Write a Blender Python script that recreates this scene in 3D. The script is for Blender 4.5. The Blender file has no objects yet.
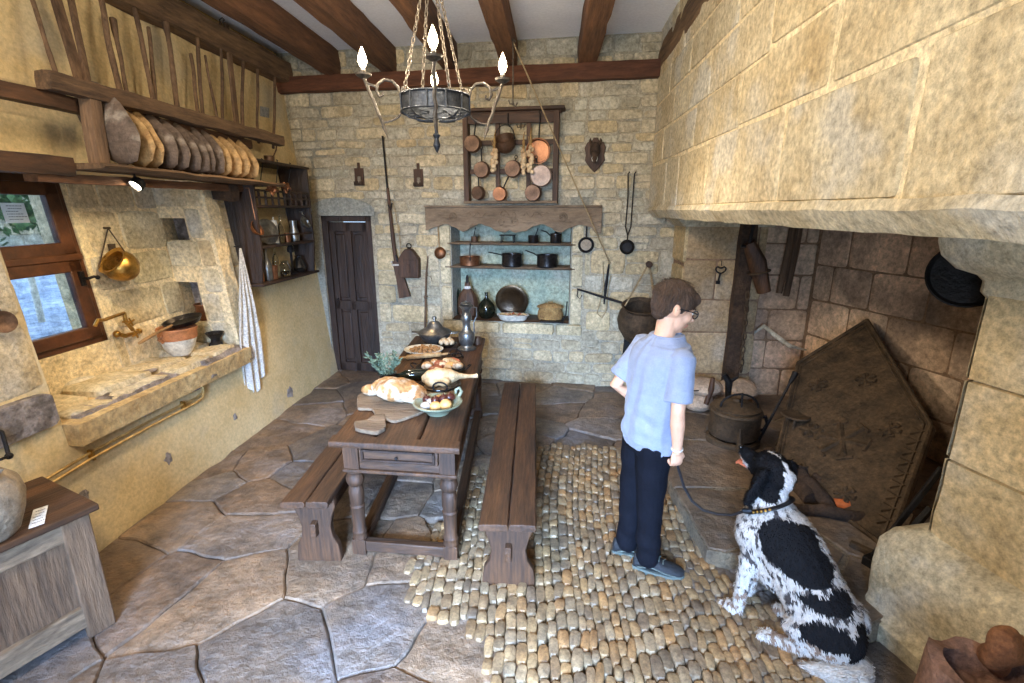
import bpy, bmesh, math, random
from mathutils import Vector, Matrix, noise, Euler
R = math.radians
PI = math.pi
SC = bpy.context.scene
COL = SC.collection
# ---------------------------------------------------------------- camera, world, lights, exposure
F = 494.0; PITCH = R(14.9); YAW = R(4.5); CH = 1.8
cam = bpy.data.objects.new('camera', bpy.data.cameras.new('camera'))
COL.objects.link(cam)
cam.location = (0, 0, CH)
cam.rotation_euler = (R(90) - PITCH, 0, YAW)
cam.data.sensor_fit = 'HORIZONTAL'; cam.data.sensor_width = 36
cam.data.lens = F / 1024 * 36
cam.data.clip_start = 0.02
SC.camera = cam
SC.view_settings.view_transform = 'Standard'
SC.view_settings.look = 'None'
SC.view_settings.gamma = 1
SC.view_settings.use_curve_mapping = False
SC.view_settings.exposure = 0.28
world = bpy.data.worlds.new('world'); SC.world = world
world.use_nodes = True
wn = world.node_tree.nodes; wl = world.node_tree.links
wn['Background'].inputs[0].default_value = (0.50, 0.71, 1.0, 1)
wn['Background'].inputs[1].default_value = 2.4

def lamp(name, kind, loc, energy, color, aim=None, **kw):
    d = bpy.data.lights.new(name, kind)
    d.energy = energy; d.color = color
    for k, v in kw.items(): setattr(d, k, v)
    o = bpy.data.objects.new(name, d); COL.objects.link(o)
    o.location = loc
    if aim is not None:
        o.rotation_euler = (Vector(aim) - Vector(loc)).to_track_quat('-Z', 'Y').to_euler()
    return o
WARM = (1.0, 0.70, 0.38)
# daylight of the entrance behind the viewer
lamp('doorway_daylight', 'AREA', (-0.5, -1.6, 1.5), 140, (0.37, 0.59, 1.0), (-0.62, 1.7, 0.0), shape='RECTANGLE', size=0.9, size_y=1.6, spread=R(62))
lamp('doorway_sky_bounce', 'AREA', (-0.5, -1.65, 1.1), 34, (0.66, 0.82, 1.0), (-0.3, 2.0, 3.3), shape='RECTANGLE', size=1.0, size_y=1.2, spread=R(110))
# warm lamps added under the ceiling to fill the room, no fixtures seen
lamp('added_ceiling_lamp', 'AREA', (-1.2, 0.3, 3.1), 62, (1.0, 0.84, 0.64), (-0.6, 4.6, 1.1), shape='DISK', size=0.5)
lamp('added_ceiling_lamp', 'AREA', (-1.9, 1.0, 3.0), 19, (1.0, 0.89, 0.74), (1.3, 2.2, 2.3), shape='DISK', size=0.5)
lamp('added_ceiling_lamp', 'SPOT', (-1.7, 3.2, 3.0), 230, (1.0, 0.86, 0.68), (2.5, 3.1, .40), spot_size=R(38), spot_blend=0.8, shadow_soft_size=0.15)  # added to brighten the dim firebox, aimed in under the hood
lamp('added_ceiling_lamp', 'SPOT', (-1.55, 4.2, 2.9), 95, WARM, (-2.0, 2.6, 0.0), spot_size=R(75), spot_blend=0.5, shadow_soft_size=0.05)  # stands for the unseen spotlight behind the warm patch on the left floor

# ---------------------------------------------------------------- picture point -> place on a plane
_ca, _sa, _cp, _sp = math.cos(YAW), math.sin(YAW), math.cos(PITCH), math.sin(PITCH)
def ray(x, y):
    u = x - 512; v = y - 341.5
    fw = F*_cp - v*_sp; up = -v*_cp - F*_sp
    return Vector((u*_ca - fw*_sa, u*_sa + fw*_ca, up))
def onp(x, y, n, c):
    d = ray(x, y); n = Vector(n)
    t = (c - n.z*CH) / n.dot(d)
    return Vector((0, 0, CH)) + d*t
def PZ(x, y, z): return onp(x, y, (0, 0, 1), z)
def PX(x, y, c): return onp(x, y, (1, 0, 0), c)
def PY(x, y, c): return onp(x, y, (0, 1, 0), c)
BS = 0.0912; BC = 5.047
def BK(x, y, o=0): return onp(x, y, (BS, 1, 0), BC - o)
def LWp(x, y, o=0): return onp(x, y, (1, 0, .1), -2.45 + o)
def wall_y(x): return BC - BS*x
BANG = -math.atan(BS)          # turn of things that hang on the back wall
def bk(x, z, o=0): return Vector((x, BC - BS*x - o, z))       # back wall plane
def lw(y, z, o=0): return Vector((-2.45 - .1*z + o, y, z))    # left wall plane
def rnd(a, b): return random.uniform(a, b)

# ---------------------------------------------------------------- mesh builder
class MB:
    def __init__(s): s.v = []; s.f = []; s.c = []; s.cur = (1, 1, 1)
    def add(s, vs, fs, col=None):
        n = len(s.v); s.v += [Vector(p) for p in vs]; s.f += [tuple(i+n for i in f) for f in fs]
        s.c += [col or s.cur]*len(vs); return s
    def box(s, c, d, rot=None, taper=1.0):
        x, y, z = d[0]/2, d[1]/2, d[2]/2
        vs = [Vector((a*x*(taper if k > 0 else 1), b*y*(taper if k > 0 else 1), k*z)) for k in (-1, 1) for a, b in ((-1,-1),(1,-1),(1,1),(-1,1))]
        if rot is not None:
            m = rot if isinstance(rot, Matrix) else Euler(rot).to_matrix()
            vs = [m @ p for p in vs]
        c = Vector(c)
        return s.add([p+c for p in vs], [(3,2,1,0),(4,5,6,7),(0,1,5,4),(1,2,6,5),(2,3,7,6),(3,0,4,7)])
    def beam(s, a, b, w, h, up=(0,0,1), rough=0, seg=1, seed=0):
        """bar from a to b; w across, h along up; rough = hewn edges"""
        a = Vector(a); b = Vector(b); d = (b-a).normalized(); up = Vector(up)
        sd = d.cross(up).normalized(); up = sd.cross(d).normalized()
        n = seg if rough else 1
        vs = []; fs = []
        for i in range(n+1):
            p = a.lerp(b, i/n)
            k = 8 if rough else 4
            prof = [(-1,-1),(0,-1),(1,-1),(1,0),(1,1),(0,1),(-1,1),(-1,0)] if rough else [(-1,-1),(1,-1),(1,1),(-1,1)]
            for j, (x, y) in enumerate(prof):
                q = p + sd*x*w/2 + up*y*h/2
                if rough:
                    q += noise.noise_vector(q*6+Vector((seed*7.3, 0, 0)))*rough
                    if x and y: q -= sd*x*w*.05 + up*y*h*.05
                vs.append(q)
        for i in range(n):
            for j in range(k):
                fs.append((i*k+j, i*k+(j+1) % k, (i+1)*k+(j+1) % k, (i+1)*k+j))
        fs.append(tuple(range(k-1, -1, -1))); fs.append(tuple(n*k+j for j in range(k)))
        return s.add(vs, fs)
    def tube(s, pts, r, n=8, cap=True, closed=False, flat=None):
        pts = [Vector(p) for p in pts]; m = len(pts)
        rs = r if isinstance(r, (list, tuple)) else [r]*m
        vs = []; fs = []; prev = None
        for i, p in enumerate(pts):
            if closed: t = pts[(i+1) % m] - pts[i-1]
            else: t = pts[min(i+1, m-1)] - pts[max(i-1, 0)]
            t = t.normalized() if t.length > 1e-9 else Vector((0,0,1))
            if prev is None:
                u = t.orthogonal().normalized()
            else:
                u = prev - t*prev.dot(t)
                u = u.normalized() if u.length > 1e-6 else t.orthogonal().normalized()
            prev = u; w = t.cross(u)
            rr = rs[i]; ra, rb = rr if isinstance(rr, tuple) else (rr, rr)
            for j in range(n):
                a = 2*PI*j/n
                vs.append(p + u*math.cos(a)*ra + w*math.sin(a)*rb)
        last = m if closed else m-1
        for i in range(last):
            for j in range(n):
                i2 = (i+1) % m
                fs.append((i*n+j, i*n+(j+1) % n, i2*n+(j+1) % n, i2*n+j))
        if cap and not closed:
            fs.append(tuple(range(n-1, -1, -1))); fs.append(tuple((m-1)*n+j for j in range(n)))
        return s.add(vs, fs)
    def loft(s, rings, cap=True):
        """rings: list of equal-length point lists"""
        n = len(rings[0]); vs = [p for r_ in rings for p in r_]; fs = []
        for i in range(len(rings)-1):
            for j in range(n):
                fs.append((i*n+j, i*n+(j+1) % n, (i+1)*n+(j+1) % n, (i+1)*n+j))
        if cap: fs.append(tuple(range(n-1, -1, -1))); fs.append(tuple((len(rings)-1)*n+j for j in range(n)))
        return s.add(vs, fs)
    def lathe(s, prof, n=24, c=(0,0,0), mat=None, sx=1, sy=1, wob=0):
        c = Vector(c); vs = []; fs = []; m = len(prof)
        for i, (r, z) in enumerate(prof):
            for j in range(n):
                a = 2*PI*j/n
                p = Vector((r*math.cos(a)*sx, r*math.sin(a)*sy, z))
                if wob: p += noise.noise_vector(p*9+c)*wob
                vs.append((mat @ p if mat else p) + c)
        for i in range(m-1):
            for j in range(n):
                fs.append((i*n+j, i*n+(j+1) % n, (i+1)*n+(j+1) % n, (i+1)*n+j))
        if prof[0][0] > 1e-5: fs.append(tuple(range(n-1, -1, -1)))
        if prof[-1][0] > 1e-5: fs.append(tuple((m-1)*n+j for j in range(n)))
        return s.add(vs, fs)
    def ball(s, c, r, n=14, m=9, rot=None, wob=0, fr=8):
        rx, ry, rz = (r, r, r) if isinstance(r, (int, float)) else r
        c = Vector(c); vs = []; fs = []
        mt = None if rot is None else (rot if isinstance(rot, Matrix) else Euler(rot).to_matrix())
        for i in range(m+1):
            th = PI*i/m
            for j in range(n):
                a = 2*PI*j/n
                p = Vector((rx*math.sin(th)*math.cos(a), ry*math.sin(th)*math.sin(a), rz*math.cos(th)))
                if wob: p += p.normalized()*noise.noise(p*fr+c*3)*wob
                if mt: p = mt @ p
                vs.append(p+c)
        for i in range(m):
            for j in range(n):
                fs.append((i*n+j, (i+1)*n+j, (i+1)*n+(j+1) % n, i*n+(j+1) % n))
        return s.add(vs, fs)
    def prism(s, poly, d, org=None, bev=0):
        """poly: 3D points of one face; d: extrusion vector"""
        poly = [Vector(p) for p in poly]; d = Vector(d); n = len(poly)
        vs = poly + [p+d for p in poly]
        fs = [tuple(range(n-1, -1, -1)), tuple(range(n, 2*n))] + [(i, (i+1) % n, n+(i+1) % n, n+i) for i in range(n)]
        return s.add(vs, fs)
    def xf(s, m):
        s.v = [m @ p for p in s.v]; return s
    def build(s, name, mat, parent=None, world=False, smooth=True, bevel=0, bseg=2, sub=0, angle=35, solid=0, fix=True, remesh=0):
        me = bpy.data.meshes.new(name)
        vs = s.v
        if world and parent is not None:
            mi = MAT4[parent.name].inverted(); vs = [mi @ p for p in vs]
        me.from_pydata([tuple(p) for p in vs], [], s.f)
        if mat.name in ATTR:
            at = me.color_attributes.new('col', 'FLOAT_COLOR', 'POINT')
            at.data.foreach_set('color', [x for c in s.c for x in (*c, 1)])
        bm = bmesh.new(); bm.from_mesh(me)
        if fix:
            bmesh.ops.remove_doubles(bm, verts=[v for v in bm.verts if v.is_boundary or len(v.link_faces) > 6], dist=1e-6)
            bmesh.ops.recalc_face_normals(bm, faces=bm.faces)
        bm.to_mesh(me); bm.free()
        me.materials.append(mat)
        if smooth:
            me.shade_smooth()
            try: me.set_sharp_from_angle(angle=R(angle))
            except Exception: pass
        o = bpy.data.objects.new(name, me); COL.objects.link(o)
        if parent is not None: o.parent = parent
        if solid:
            m = o.modifiers.new('solid', 'SOLIDIFY'); m.thickness = solid; m.offset = 0
        if bevel:
            m = o.modifiers.new('bevel', 'BEVEL'); m.width = bevel; m.segments = bseg; m.limit_method = 'ANGLE'; m.angle_limit = R(40)
        if sub:
            m = o.modifiers.new('sub', 'SUBSURF'); m.levels = sub; m.render_levels = sub
        return o

MAT4 = {}
ATTR = set()
def thing(name, label, cat, loc=(0,0,0), rotz=0, group=None, rot=None):
    o = bpy.data.objects.new(name, None); COL.objects.link(o)
    o.empty_display_size = .1
    o.location = loc; o.rotation_euler = rot if rot is not None else (0, 0, rotz)
    o['label'] = label; o['category'] = cat
    if group: o['group'] = group
    MAT4[o.name] = Matrix.Translation(Vector(loc)) @ Euler(rot if rot is not None else (0, 0, rotz)).to_matrix().to_4x4()
    return o
def tag(o, label, cat, group=None, kind=None):
    o['label'] = label; o['category'] = cat
    if group: o['group'] = group
    if kind: o['kind'] = kind
    return o
def struct(o, label=None):
    o['kind'] = 'structure'
    if label: o['label'] = label
    return o
def dup(root, loc=None, rotz=None, label=None, group=None):
    r = root.copy(); COL.objects.link(r)
    if loc is not None: r.location = loc
    if rotz is not None: r.rotation_euler = (root.rotation_euler[0], root.rotation_euler[1], rotz)
    if label: r['label'] = label
    if group: r['group'] = group
    for ch in list(root.children):
        c = ch.copy(); COL.objects.link(c); c.parent = r
        for g in list(ch.children):
            d = g.copy(); COL.objects.link(d); d.parent = c
    return r
def remeshed(mb, name, voxel, colf=None, mat=None, parent=None, smooth_it=4, disp=None):
    """one continuous skin out of overlapping shapes, with a colour per vertex"""
    me = bpy.data.meshes.new('t'); me.from_pydata([tuple(p) for p in mb.v], [], mb.f)
    bm = bmesh.new(); bm.from_mesh(me); bmesh.ops.recalc_face_normals(bm, faces=bm.faces); bm.to_mesh(me); bm.free()
    o = bpy.data.objects.new('t', me); COL.objects.link(o)
    m = o.modifiers.new('r', 'REMESH'); m.mode = 'VOXEL'; m.voxel_size = voxel; m.adaptivity = 0
    if smooth_it:
        m = o.modifiers.new('s', 'SMOOTH'); m.iterations = smooth_it; m.factor = .5
    dg = bpy.context.evaluated_depsgraph_get()
    nm = bpy.data.meshes.new_from_object(o.evaluated_get(dg))
    bpy.data.objects.remove(o)
    nm.name = name
    if disp:
        ns = [v.normal.copy() for v in nm.vertices]
        for v, n_ in zip(nm.vertices, ns): v.co = v.co + n_*disp(v.co)
    if colf:
        at = nm.color_attributes.new('col', 'FLOAT_COLOR', 'POINT')
        at.data.foreach_set('color', [x for v in nm.vertices for x in (*colf(v.co), 1)])
    nm.materials.clear(); nm.materials.append(mat)
    nm.shade_smooth()
    r_ = bpy.data.objects.new(name, nm); COL.objects.link(r_)
    if parent is not None: r_.parent = parent
    return r_

# ---------------------------------------------------------------- materials
def srgb(r, g, b):
    f = lambda c: (c/255/12.92) if c/255 <= .04045 else ((c/255+.055)/1.055)**2.4
    return (f(r), f(g), f(b), 1)
def mat(name, c1, c2=None, scale=6, stretch=(1,1,1), rough=.7, metal=0, bump=.3, bscale=None, bdist=.01, attr=False,
        detail=8, spots=None, spscale=3, spt=(.55, .62), coat=0, rings=False, trans=0, emit=None, estr=1, rough2=None, alpha=None, sheen=0, grain=.42):
    m = bpy.data.materials.new(name); m.use_nodes = True
    if attr: ATTR.add(m.name)
    nt = m.node_tree; N = nt.nodes; L = nt.links; b = N['Principled BSDF']
    tc = N.new('ShaderNodeTexCoord'); mp = N.new('ShaderNodeMapping'); mp.inputs['Scale'].default_value = stretch
    L.new(tc.outputs['Object'], mp.inputs['Vector'])
    nz = N.new('ShaderNodeTexNoise'); nz.inputs['Scale'].default_value = scale; nz.inputs['Detail'].default_value = detail; nz.inputs['Roughness'].default_value = .65
    L.new(mp.outputs[0], nz.inputs['Vector'])
    fac = nz.outputs['Fac']
    if rings:
        wv = N.new('ShaderNodeTexWave'); wv.inputs['Scale'].default_value = scale*2.2; wv.inputs['Distortion'].default_value = 8
        wv.inputs['Detail'].default_value = 5; wv.inputs['Detail Scale'].default_value = 2; wv.wave_type = 'BANDS'; wv.bands_direction = 'X' if stretch[0] > .5 else 'Y'
        L.new(mp.outputs[0], wv.inputs['Vector'])
        mx0 = N.new('ShaderNodeMix'); mx0.data_type = 'FLOAT'; mx0.inputs[0].default_value = .07
        L.new(nz.outputs['Fac'], mx0.inputs[2]); L.new(wv.outputs['Fac'], mx0.inputs[3]); fac = mx0.outputs[0]
    cr = N.new('ShaderNodeMapRange'); cr.inputs[1].default_value = .32; cr.inputs[2].default_value = .68
    L.new(fac, cr.inputs[0])
    mx = N.new('ShaderNodeMix'); mx.data_type = 'RGBA'
    mx.inputs[6].default_value = c1; mx.inputs[7].default_value = c2 or c1
    L.new(cr.outputs[0], mx.inputs[0])
    out = mx.outputs[2]
    if spots:
        n2 = N.new('ShaderNodeTexNoise'); n2.inputs['Scale'].default_value = spscale; n2.inputs['Detail'].default_value = 4
        L.new(tc.outputs['Object'], n2.inputs['Vector'])
        r2 = N.new('ShaderNodeMapRange'); r2.inputs[1].default_value = spt[0]; r2.inputs[2].default_value = spt[1]
        L.new(n2.outputs['Fac'], r2.inputs[0])
        m2 = N.new('ShaderNodeMix'); m2.data_type = 'RGBA'; L.new(r2.outputs[0], m2.inputs[0]); L.new(out, m2.inputs[6]); m2.inputs[7].default_value = spots
        out = m2.outputs[2]
    if grain:
        n4 = N.new('ShaderNodeTexNoise'); n4.inputs['Scale'].default_value = (bscale or scale*3)*1.3; n4.inputs['Detail'].default_value = 9; n4.inputs['Roughness'].default_value = .75
        L.new(mp.outputs[0], n4.inputs['Vector'])
        r4 = N.new('ShaderNodeMapRange'); r4.inputs[1].default_value = .3; r4.inputs[2].default_value = .7; r4.inputs[3].default_value = 1-grain*1.4; r4.inputs[4].default_value = 1+grain
        L.new(n4.outputs['Fac'], r4.inputs[0])
        m4 = N.new('ShaderNodeMix'); m4.data_type = 'RGBA'; m4.blend_type = 'MULTIPLY'; m4.inputs[0].default_value = 1
        L.new(out, m4.inputs[6]); L.new(r4.outputs[0], m4.inputs[7]); out = m4.outputs[2]
    if attr:
        at = N.new('ShaderNodeAttribute'); at.attribute_name = 'col'
        m3 = N.new('ShaderNodeMix'); m3.data_type = 'RGBA'; m3.blend_type = 'MULTIPLY'; m3.inputs[0].default_value = 1
        L.new(out, m3.inputs[6]); L.new(at.outputs['Color'], m3.inputs[7]); out = m3.outputs[2]
    L.new(out, b.inputs['Base Color'])
    b.inputs['Roughness'].default_value = rough; b.inputs['Metallic'].default_value = metal
    if rough2 is not None:
        r3 = N.new('ShaderNodeMapRange'); r3.inputs[3].default_value = rough; r3.inputs[4].default_value = rough2
        L.new(cr.outputs[0], r3.inputs[0]); L.new(r3.outputs[0], b.inputs['Roughness'])
    if coat: b.inputs['Coat Weight'].default_value = coat; b.inputs['Coat Roughness'].default_value = .15
    if sheen: b.inputs['Sheen Weight'].default_value = sheen
    if trans:
        b.inputs['Transmission Weight'].default_value = trans; b.inputs['IOR'].default_value = 1.45
    if emit: b.inputs['Emission Color'].default_value = emit; b.inputs['Emission Strength'].default_value = estr
    if bump:
        nb = N.new('ShaderNodeTexNoise'); nb.inputs['Scale'].default_value = bscale or scale*3; nb.inputs['Detail'].default_value = 6; nb.inputs['Roughness'].default_value = .7
        L.new(mp.outputs[0], nb.inputs['Vector'])
        bp = N.new('ShaderNodeBump'); bp.inputs['Strength'].default_value = bump; bp.inputs['Distance'].default_value = bdist*2.5
        L.new(nb.outputs['Fac'], bp.inputs['Height']); L.new(bp.outputs[0], b.inputs['Normal'])
    return m
S = srgb
W = lambda c: c
M = {}
M['limestone'] = mat('limestone', S(212,202,178), S(172,160,134), 5, rough=.92, bump=.7, bscale=22, bdist=.012, attr=True)
M['mortar'] = mat('mortar', S(194,184,160), S(164,152,128), 7, rough=.95, bump=.8, bscale=40, bdist=.01, spots=S(150,146,130), spscale=2.2)
M['ashlar'] = mat('ashlar', S(220,209,180), S(186,168,132), 3.2, rough=.9, bump=.6, bscale=26, bdist=.01, attr=True, spots=S(206,200,184), spscale=2.6, spt=(.52,.64))
M['lime_joint'] = mat('lime_joint', S(238,222,186), S(224,204,162), 8, rough=.95, bump=.5, bscale=30)
M['plaster'] = mat('ochre_plaster', S(226,205,158), S(206,180,128), 2.2, rough=.93, bump=.3, grain=.2, bscale=34, bdist=.006, spots=S(190,178,150), spscale=1.6, spt=(.56,.7))
M['grey_plaster'] = mat('grey_render', S(168,166,152), S(142,144,136), 4, rough=.95, bump=.6, bscale=30)
M['white_plaster'] = mat('white_plaster', S(250,250,252), S(242,243,246), 3, rough=.95, grain=.08, bump=.1, bscale=30)
M['teal_plaster'] = mat('teal_limewash', S(152,166,146), S(176,180,152), 3.5, rough=.9, bump=.35, bscale=22, spots=S(186,182,158), spscale=3, spt=(.5,.66))
M['sooty'] = mat('sooty_stone', S(222,196,168), S(172,148,126), 3, rough=.95, bump=.6, bscale=20, attr=True, spots=S(146,128,112), spscale=3.5, spt=(.48,.7))
M['soot_joint'] = mat('soot_joint', S(158,128,100), S(124,100,80), 8, rough=1, bump=.4, bscale=30)
M['flag'] = mat('flagstone', S(142,122,102), S(88,80,74), 3, rough=.42, rough2=.62, bump=.7, bscale=11, bdist=.02, attr=True, spots=S(128,120,116), spscale=2.1, spt=(.5,.66))
M['cobble'] = mat('river_cobble', S(176,150,114), S(116,98,78), 11, rough=.42, rough2=.6, bump=.35, bscale=50, bdist=.006, attr=True)
M['dirt'] = mat('floor_joint', S(158,140,112), S(118,104,86), 9, rough=.9, bump=.9, bscale=34, bdist=.02)
M['oak'] = mat('dark_oak', S(92,60,35), S(40,26,15), 7, (1,.14,1), rough=.5, rough2=.7, bump=.4, bscale=26, rings=True)
M['oakx'] = mat('dark_oak_crosswise', S(92,60,35), S(40,26,15), 7, (.14,1,1), rough=.5, rough2=.7, bump=.4, bscale=26, rings=True)
M['oakz'] = mat('dark_oak_upright', S(98,64,38), S(48,31,18), 7, (1,1,.14), rough=.5, rough2=.7, bump=.4, bscale=26, rings=True)
M['beam'] = mat('hewn_beam', S(132,90,58), S(66,43,28), 4, (1,.12,1), rough=.8, bump=.6, bscale=22, bdist=.015, rings=True)
M['beamx'] = mat('hewn_beam_crosswise', S(104,62,38), S(70,42,28), 4, (.12,1,1), rough=.85, bump=.5, bscale=22)
M['greywood'] = mat('weathered_wood', S(136,106,74), S(74,54,38), 5, (1,.12,1), rough=.85, grain=.5, bump=.7, bscale=26, bdist=.012, rings=True)
M['greywoodx'] = mat('weathered_carved_wood', S(156,134,108), S(94,76,58), 6, (.25,1,1), rough=.85, bump=.8, bscale=20, bdist=.012, rings=True)
M['greywoodz'] = mat('weathered_wood_upright', S(134,106,80), S(78,58,42), 6, (1,1,.12), rough=.85, bump=.7, bscale=26, bdist=.01, rings=True)
M['stick'] = mat('stick_wood', S(134,106,80), S(72,54,40), 8, (1,1,.2), rough=.8, bump=.5, bscale=40)
M['winwood'] = mat('window_wood', S(98,58,32), S(62,35,19), 7, (1,.3,.3), rough=.45, bump=.25, bscale=26)
M['darkdoor'] = mat('old_door_wood', S(62,40,26), S(32,22,15), 7, (1,1,.12), rough=.55, bump=.6, bscale=24, rings=True)
M['iron'] = mat('black_iron', S(44,42,42), S(24,22,22), 12, rough=.5, metal=.6, bump=.4, bscale=50)
M['rustiron'] = mat('sooty_iron', S(104,84,62), S(58,47,35), 9, rough=.65, metal=.35, bump=.7, bscale=30, bdist=.01)
M['greyiron'] = mat('grey_wrought_iron', S(74,78,84), S(44,48,54), 14, rough=.42, metal=.75, bump=.3, bscale=50)
M['brightiron'] = mat('bright_wrought_iron', S(112,102,88), S(66,60,54), 14, rough=.45, metal=.55, bump=.3, bscale=50)
M['copper'] = mat('copper', S(170,118,84), S(116,78,54), 6, rough=.4, rough2=.5, metal=.85, bump=.15, bscale=20)
M['oldcopper'] = mat('tarnished_copper', S(134,104,82), S(88,68,54), 7, rough=.4, rough2=.6, metal=.7, bump=.2, bscale=24)
M['brass'] = mat('brass', S(206,164,88), S(160,118,54), 5, rough=.25, rough2=.4, metal=.9, bump=.12, bscale=18)
M['dull_brass'] = mat('dull_brass', S(214,184,122), S(170,136,80), 6, rough=.5, metal=.5, bump=.1)
M['pewter'] = mat('pewter', S(150,150,146), S(108,108,104), 8, rough=.32, metal=.85, bump=.12, bscale=20)
M['steelpan'] = mat('dark_steel', S(74,70,68), S(44,42,42), 8, rough=.3, metal=.8, bump=.15, bscale=30)
M['bronze'] = mat('dark_bronze', S(104,84,60), S(52,42,34), 5, rough=.3, metal=.8, bump=.2, bscale=14)
M['blackglaze'] = mat('black_glaze', S(30,28,26), S(18,18,18), 5, rough=.18, bump=.05, coat=.6)
M['greenglass'] = mat('dark_green_glass', S(26,34,24), S(16,22,16), 4, rough=.08, bump=0, coat=.6)
M['stonejar'] = mat('grey_stoneware', S(168,152,128), S(136,122,104), 4, rough=.8, bump=.4, bscale=20)
M['glaze_green'] = mat('green_glazed_earthenware', S(160,166,142), S(112,120,98), 6, rough=.3, bump=.15, coat=.3)
M['creamceramic'] = mat('cream_ceramic', S(224,220,206), S(200,194,178), 6, rough=.3, bump=.1, coat=.2)
M['terracotta'] = mat('terracotta', S(196,132,84), S(150,92,54), 5, rough=.6, bump=.3)
M['crust'] = mat('bread_crust', S(206,160,100), S(150,96,50), 6, rough=.85, bump=.7, bscale=26, bdist=.01, spots=S(214,196,168), spscale=16, spt=(.46,.6))
M['loafwood'] = mat('pale_bread_mould', S(200,168,116), S(132,96,60), 5, (1,.3,1), rough=.8, bump=.5, bscale=20)
M['clog_dark'] = mat('dark_old_mould', S(118,100,86), S(66,56,50), 4, (1,.3,1), rough=.75, bump=.5, bscale=20, spots=S(146,136,124), spscale=5)
M['egg'] = mat('eggshell', S(228,180,112), S(206,150,84), 7, rough=.5, bump=.1)
M['tin'] = mat('tinned_copper', S(176,156,140), S(140,116,100), 8, rough=.5, metal=.4, bump=.1)
M['whiteegg'] = mat('white_eggshell', S(200,192,180), S(180,170,158), 7, rough=.5, bump=.1)
M['onion'] = mat('red_onion', S(92,40,30), S(54,24,22), 6, (1,1,.3), rough=.3, bump=.1, coat=.3)
M['walnut'] = mat('nut_shell', S(196,148,92), S(140,96,54), 14, rough=.7, bump=.6, bscale=60)
M['meat'] = mat('cured_meat', S(180,104,70), S(120,60,40), 12, rough=.5, bump=.4, spots=S(224,190,150), spscale=18, spt=(.52,.6))
M['ham'] = mat('floured_ham', S(226,200,156), S(196,156,104), 7, rough=.7, bump=.4, bscale=24)
M['leaf'] = mat('sage_leaf', S(112,128,102), S(74,90,68), 12, rough=.7, bump=.2)
M['garlic'] = mat('garlic', S(226,206,170), S(190,150,104), 14, (1,1,.4), rough=.6, bump=.3)
M['straw'] = mat('straw', S(196,158,98), S(142,104,58), 18, rough=.85, bump=.9, bscale=60, bdist=.01)
M['rope'] = mat('rope', S(188,166,126), S(150,126,90), 30, rough=.9, bump=.8, bscale=90)
M['linen'] = mat('white_linen', S(228,226,220), S(206,204,198), 8, rough=.9, bump=.4, bscale=60)
M['paper'] = mat('paper', S(238,238,234), S(230,230,226), 5, rough=.8, bump=.05)
M['windowpaper'] = mat('window_paper', S(240,240,236), rough=1, trans=.7, bump=0, grain=0)
M['ink'] = mat('printed_ink', S(50,50,54), S(60,60,64), 5, rough=.8, bump=0)
M['glass'] = mat('clear_glass', S(240,244,244), S(236,242,244), 3, rough=.02, bump=0, trans=1)
M['oldcloth'] = mat('sack_cloth', S(152,138,118), S(118,106,92), 6, rough=.95, bump=.6, bscale=50)
M['log'] = mat('charred_log', S(92,70,52), S(44,34,28), 7, rough=.95, bump=.9, bscale=24, bdist=.02)
M['ember'] = mat('orange_split_wood', S(196,104,48), S(130,62,30), 8, rough=.8, bump=.4)
M['white_rock'] = mat('pale_stone', S(214,206,188), S(184,174,150), 6, rough=.9, bump=.6, bscale=24)
M['sill'] = mat('sink_stone', S(214,190,140), S(180,148,98), 4, rough=.75, bump=.7, bscale=18, bdist=.015)
M['trimstone'] = mat('rough_grey_limestone', S(196,184,176), S(126,116,110), 6, rough=.95, bump=1, bscale=16, bdist=.03, spots=S(122,112,104), spscale=9, spt=(.55,.63))
M['outdoor_ground'] = mat('outdoor_paving', S(200,208,222), S(140,156,186), 2.2, rough=.9, bump=.5, bscale=9, bdist=.04)
M['hedge'] = mat('hedge_leaf', S(84,110,56), S(44,66,34), 5, rough=.8, bump=.3)
BULB = mat('candle_bulb', S(255,236,190), emit=(1,.82,.52,1), estr=22, bump=0)
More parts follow.
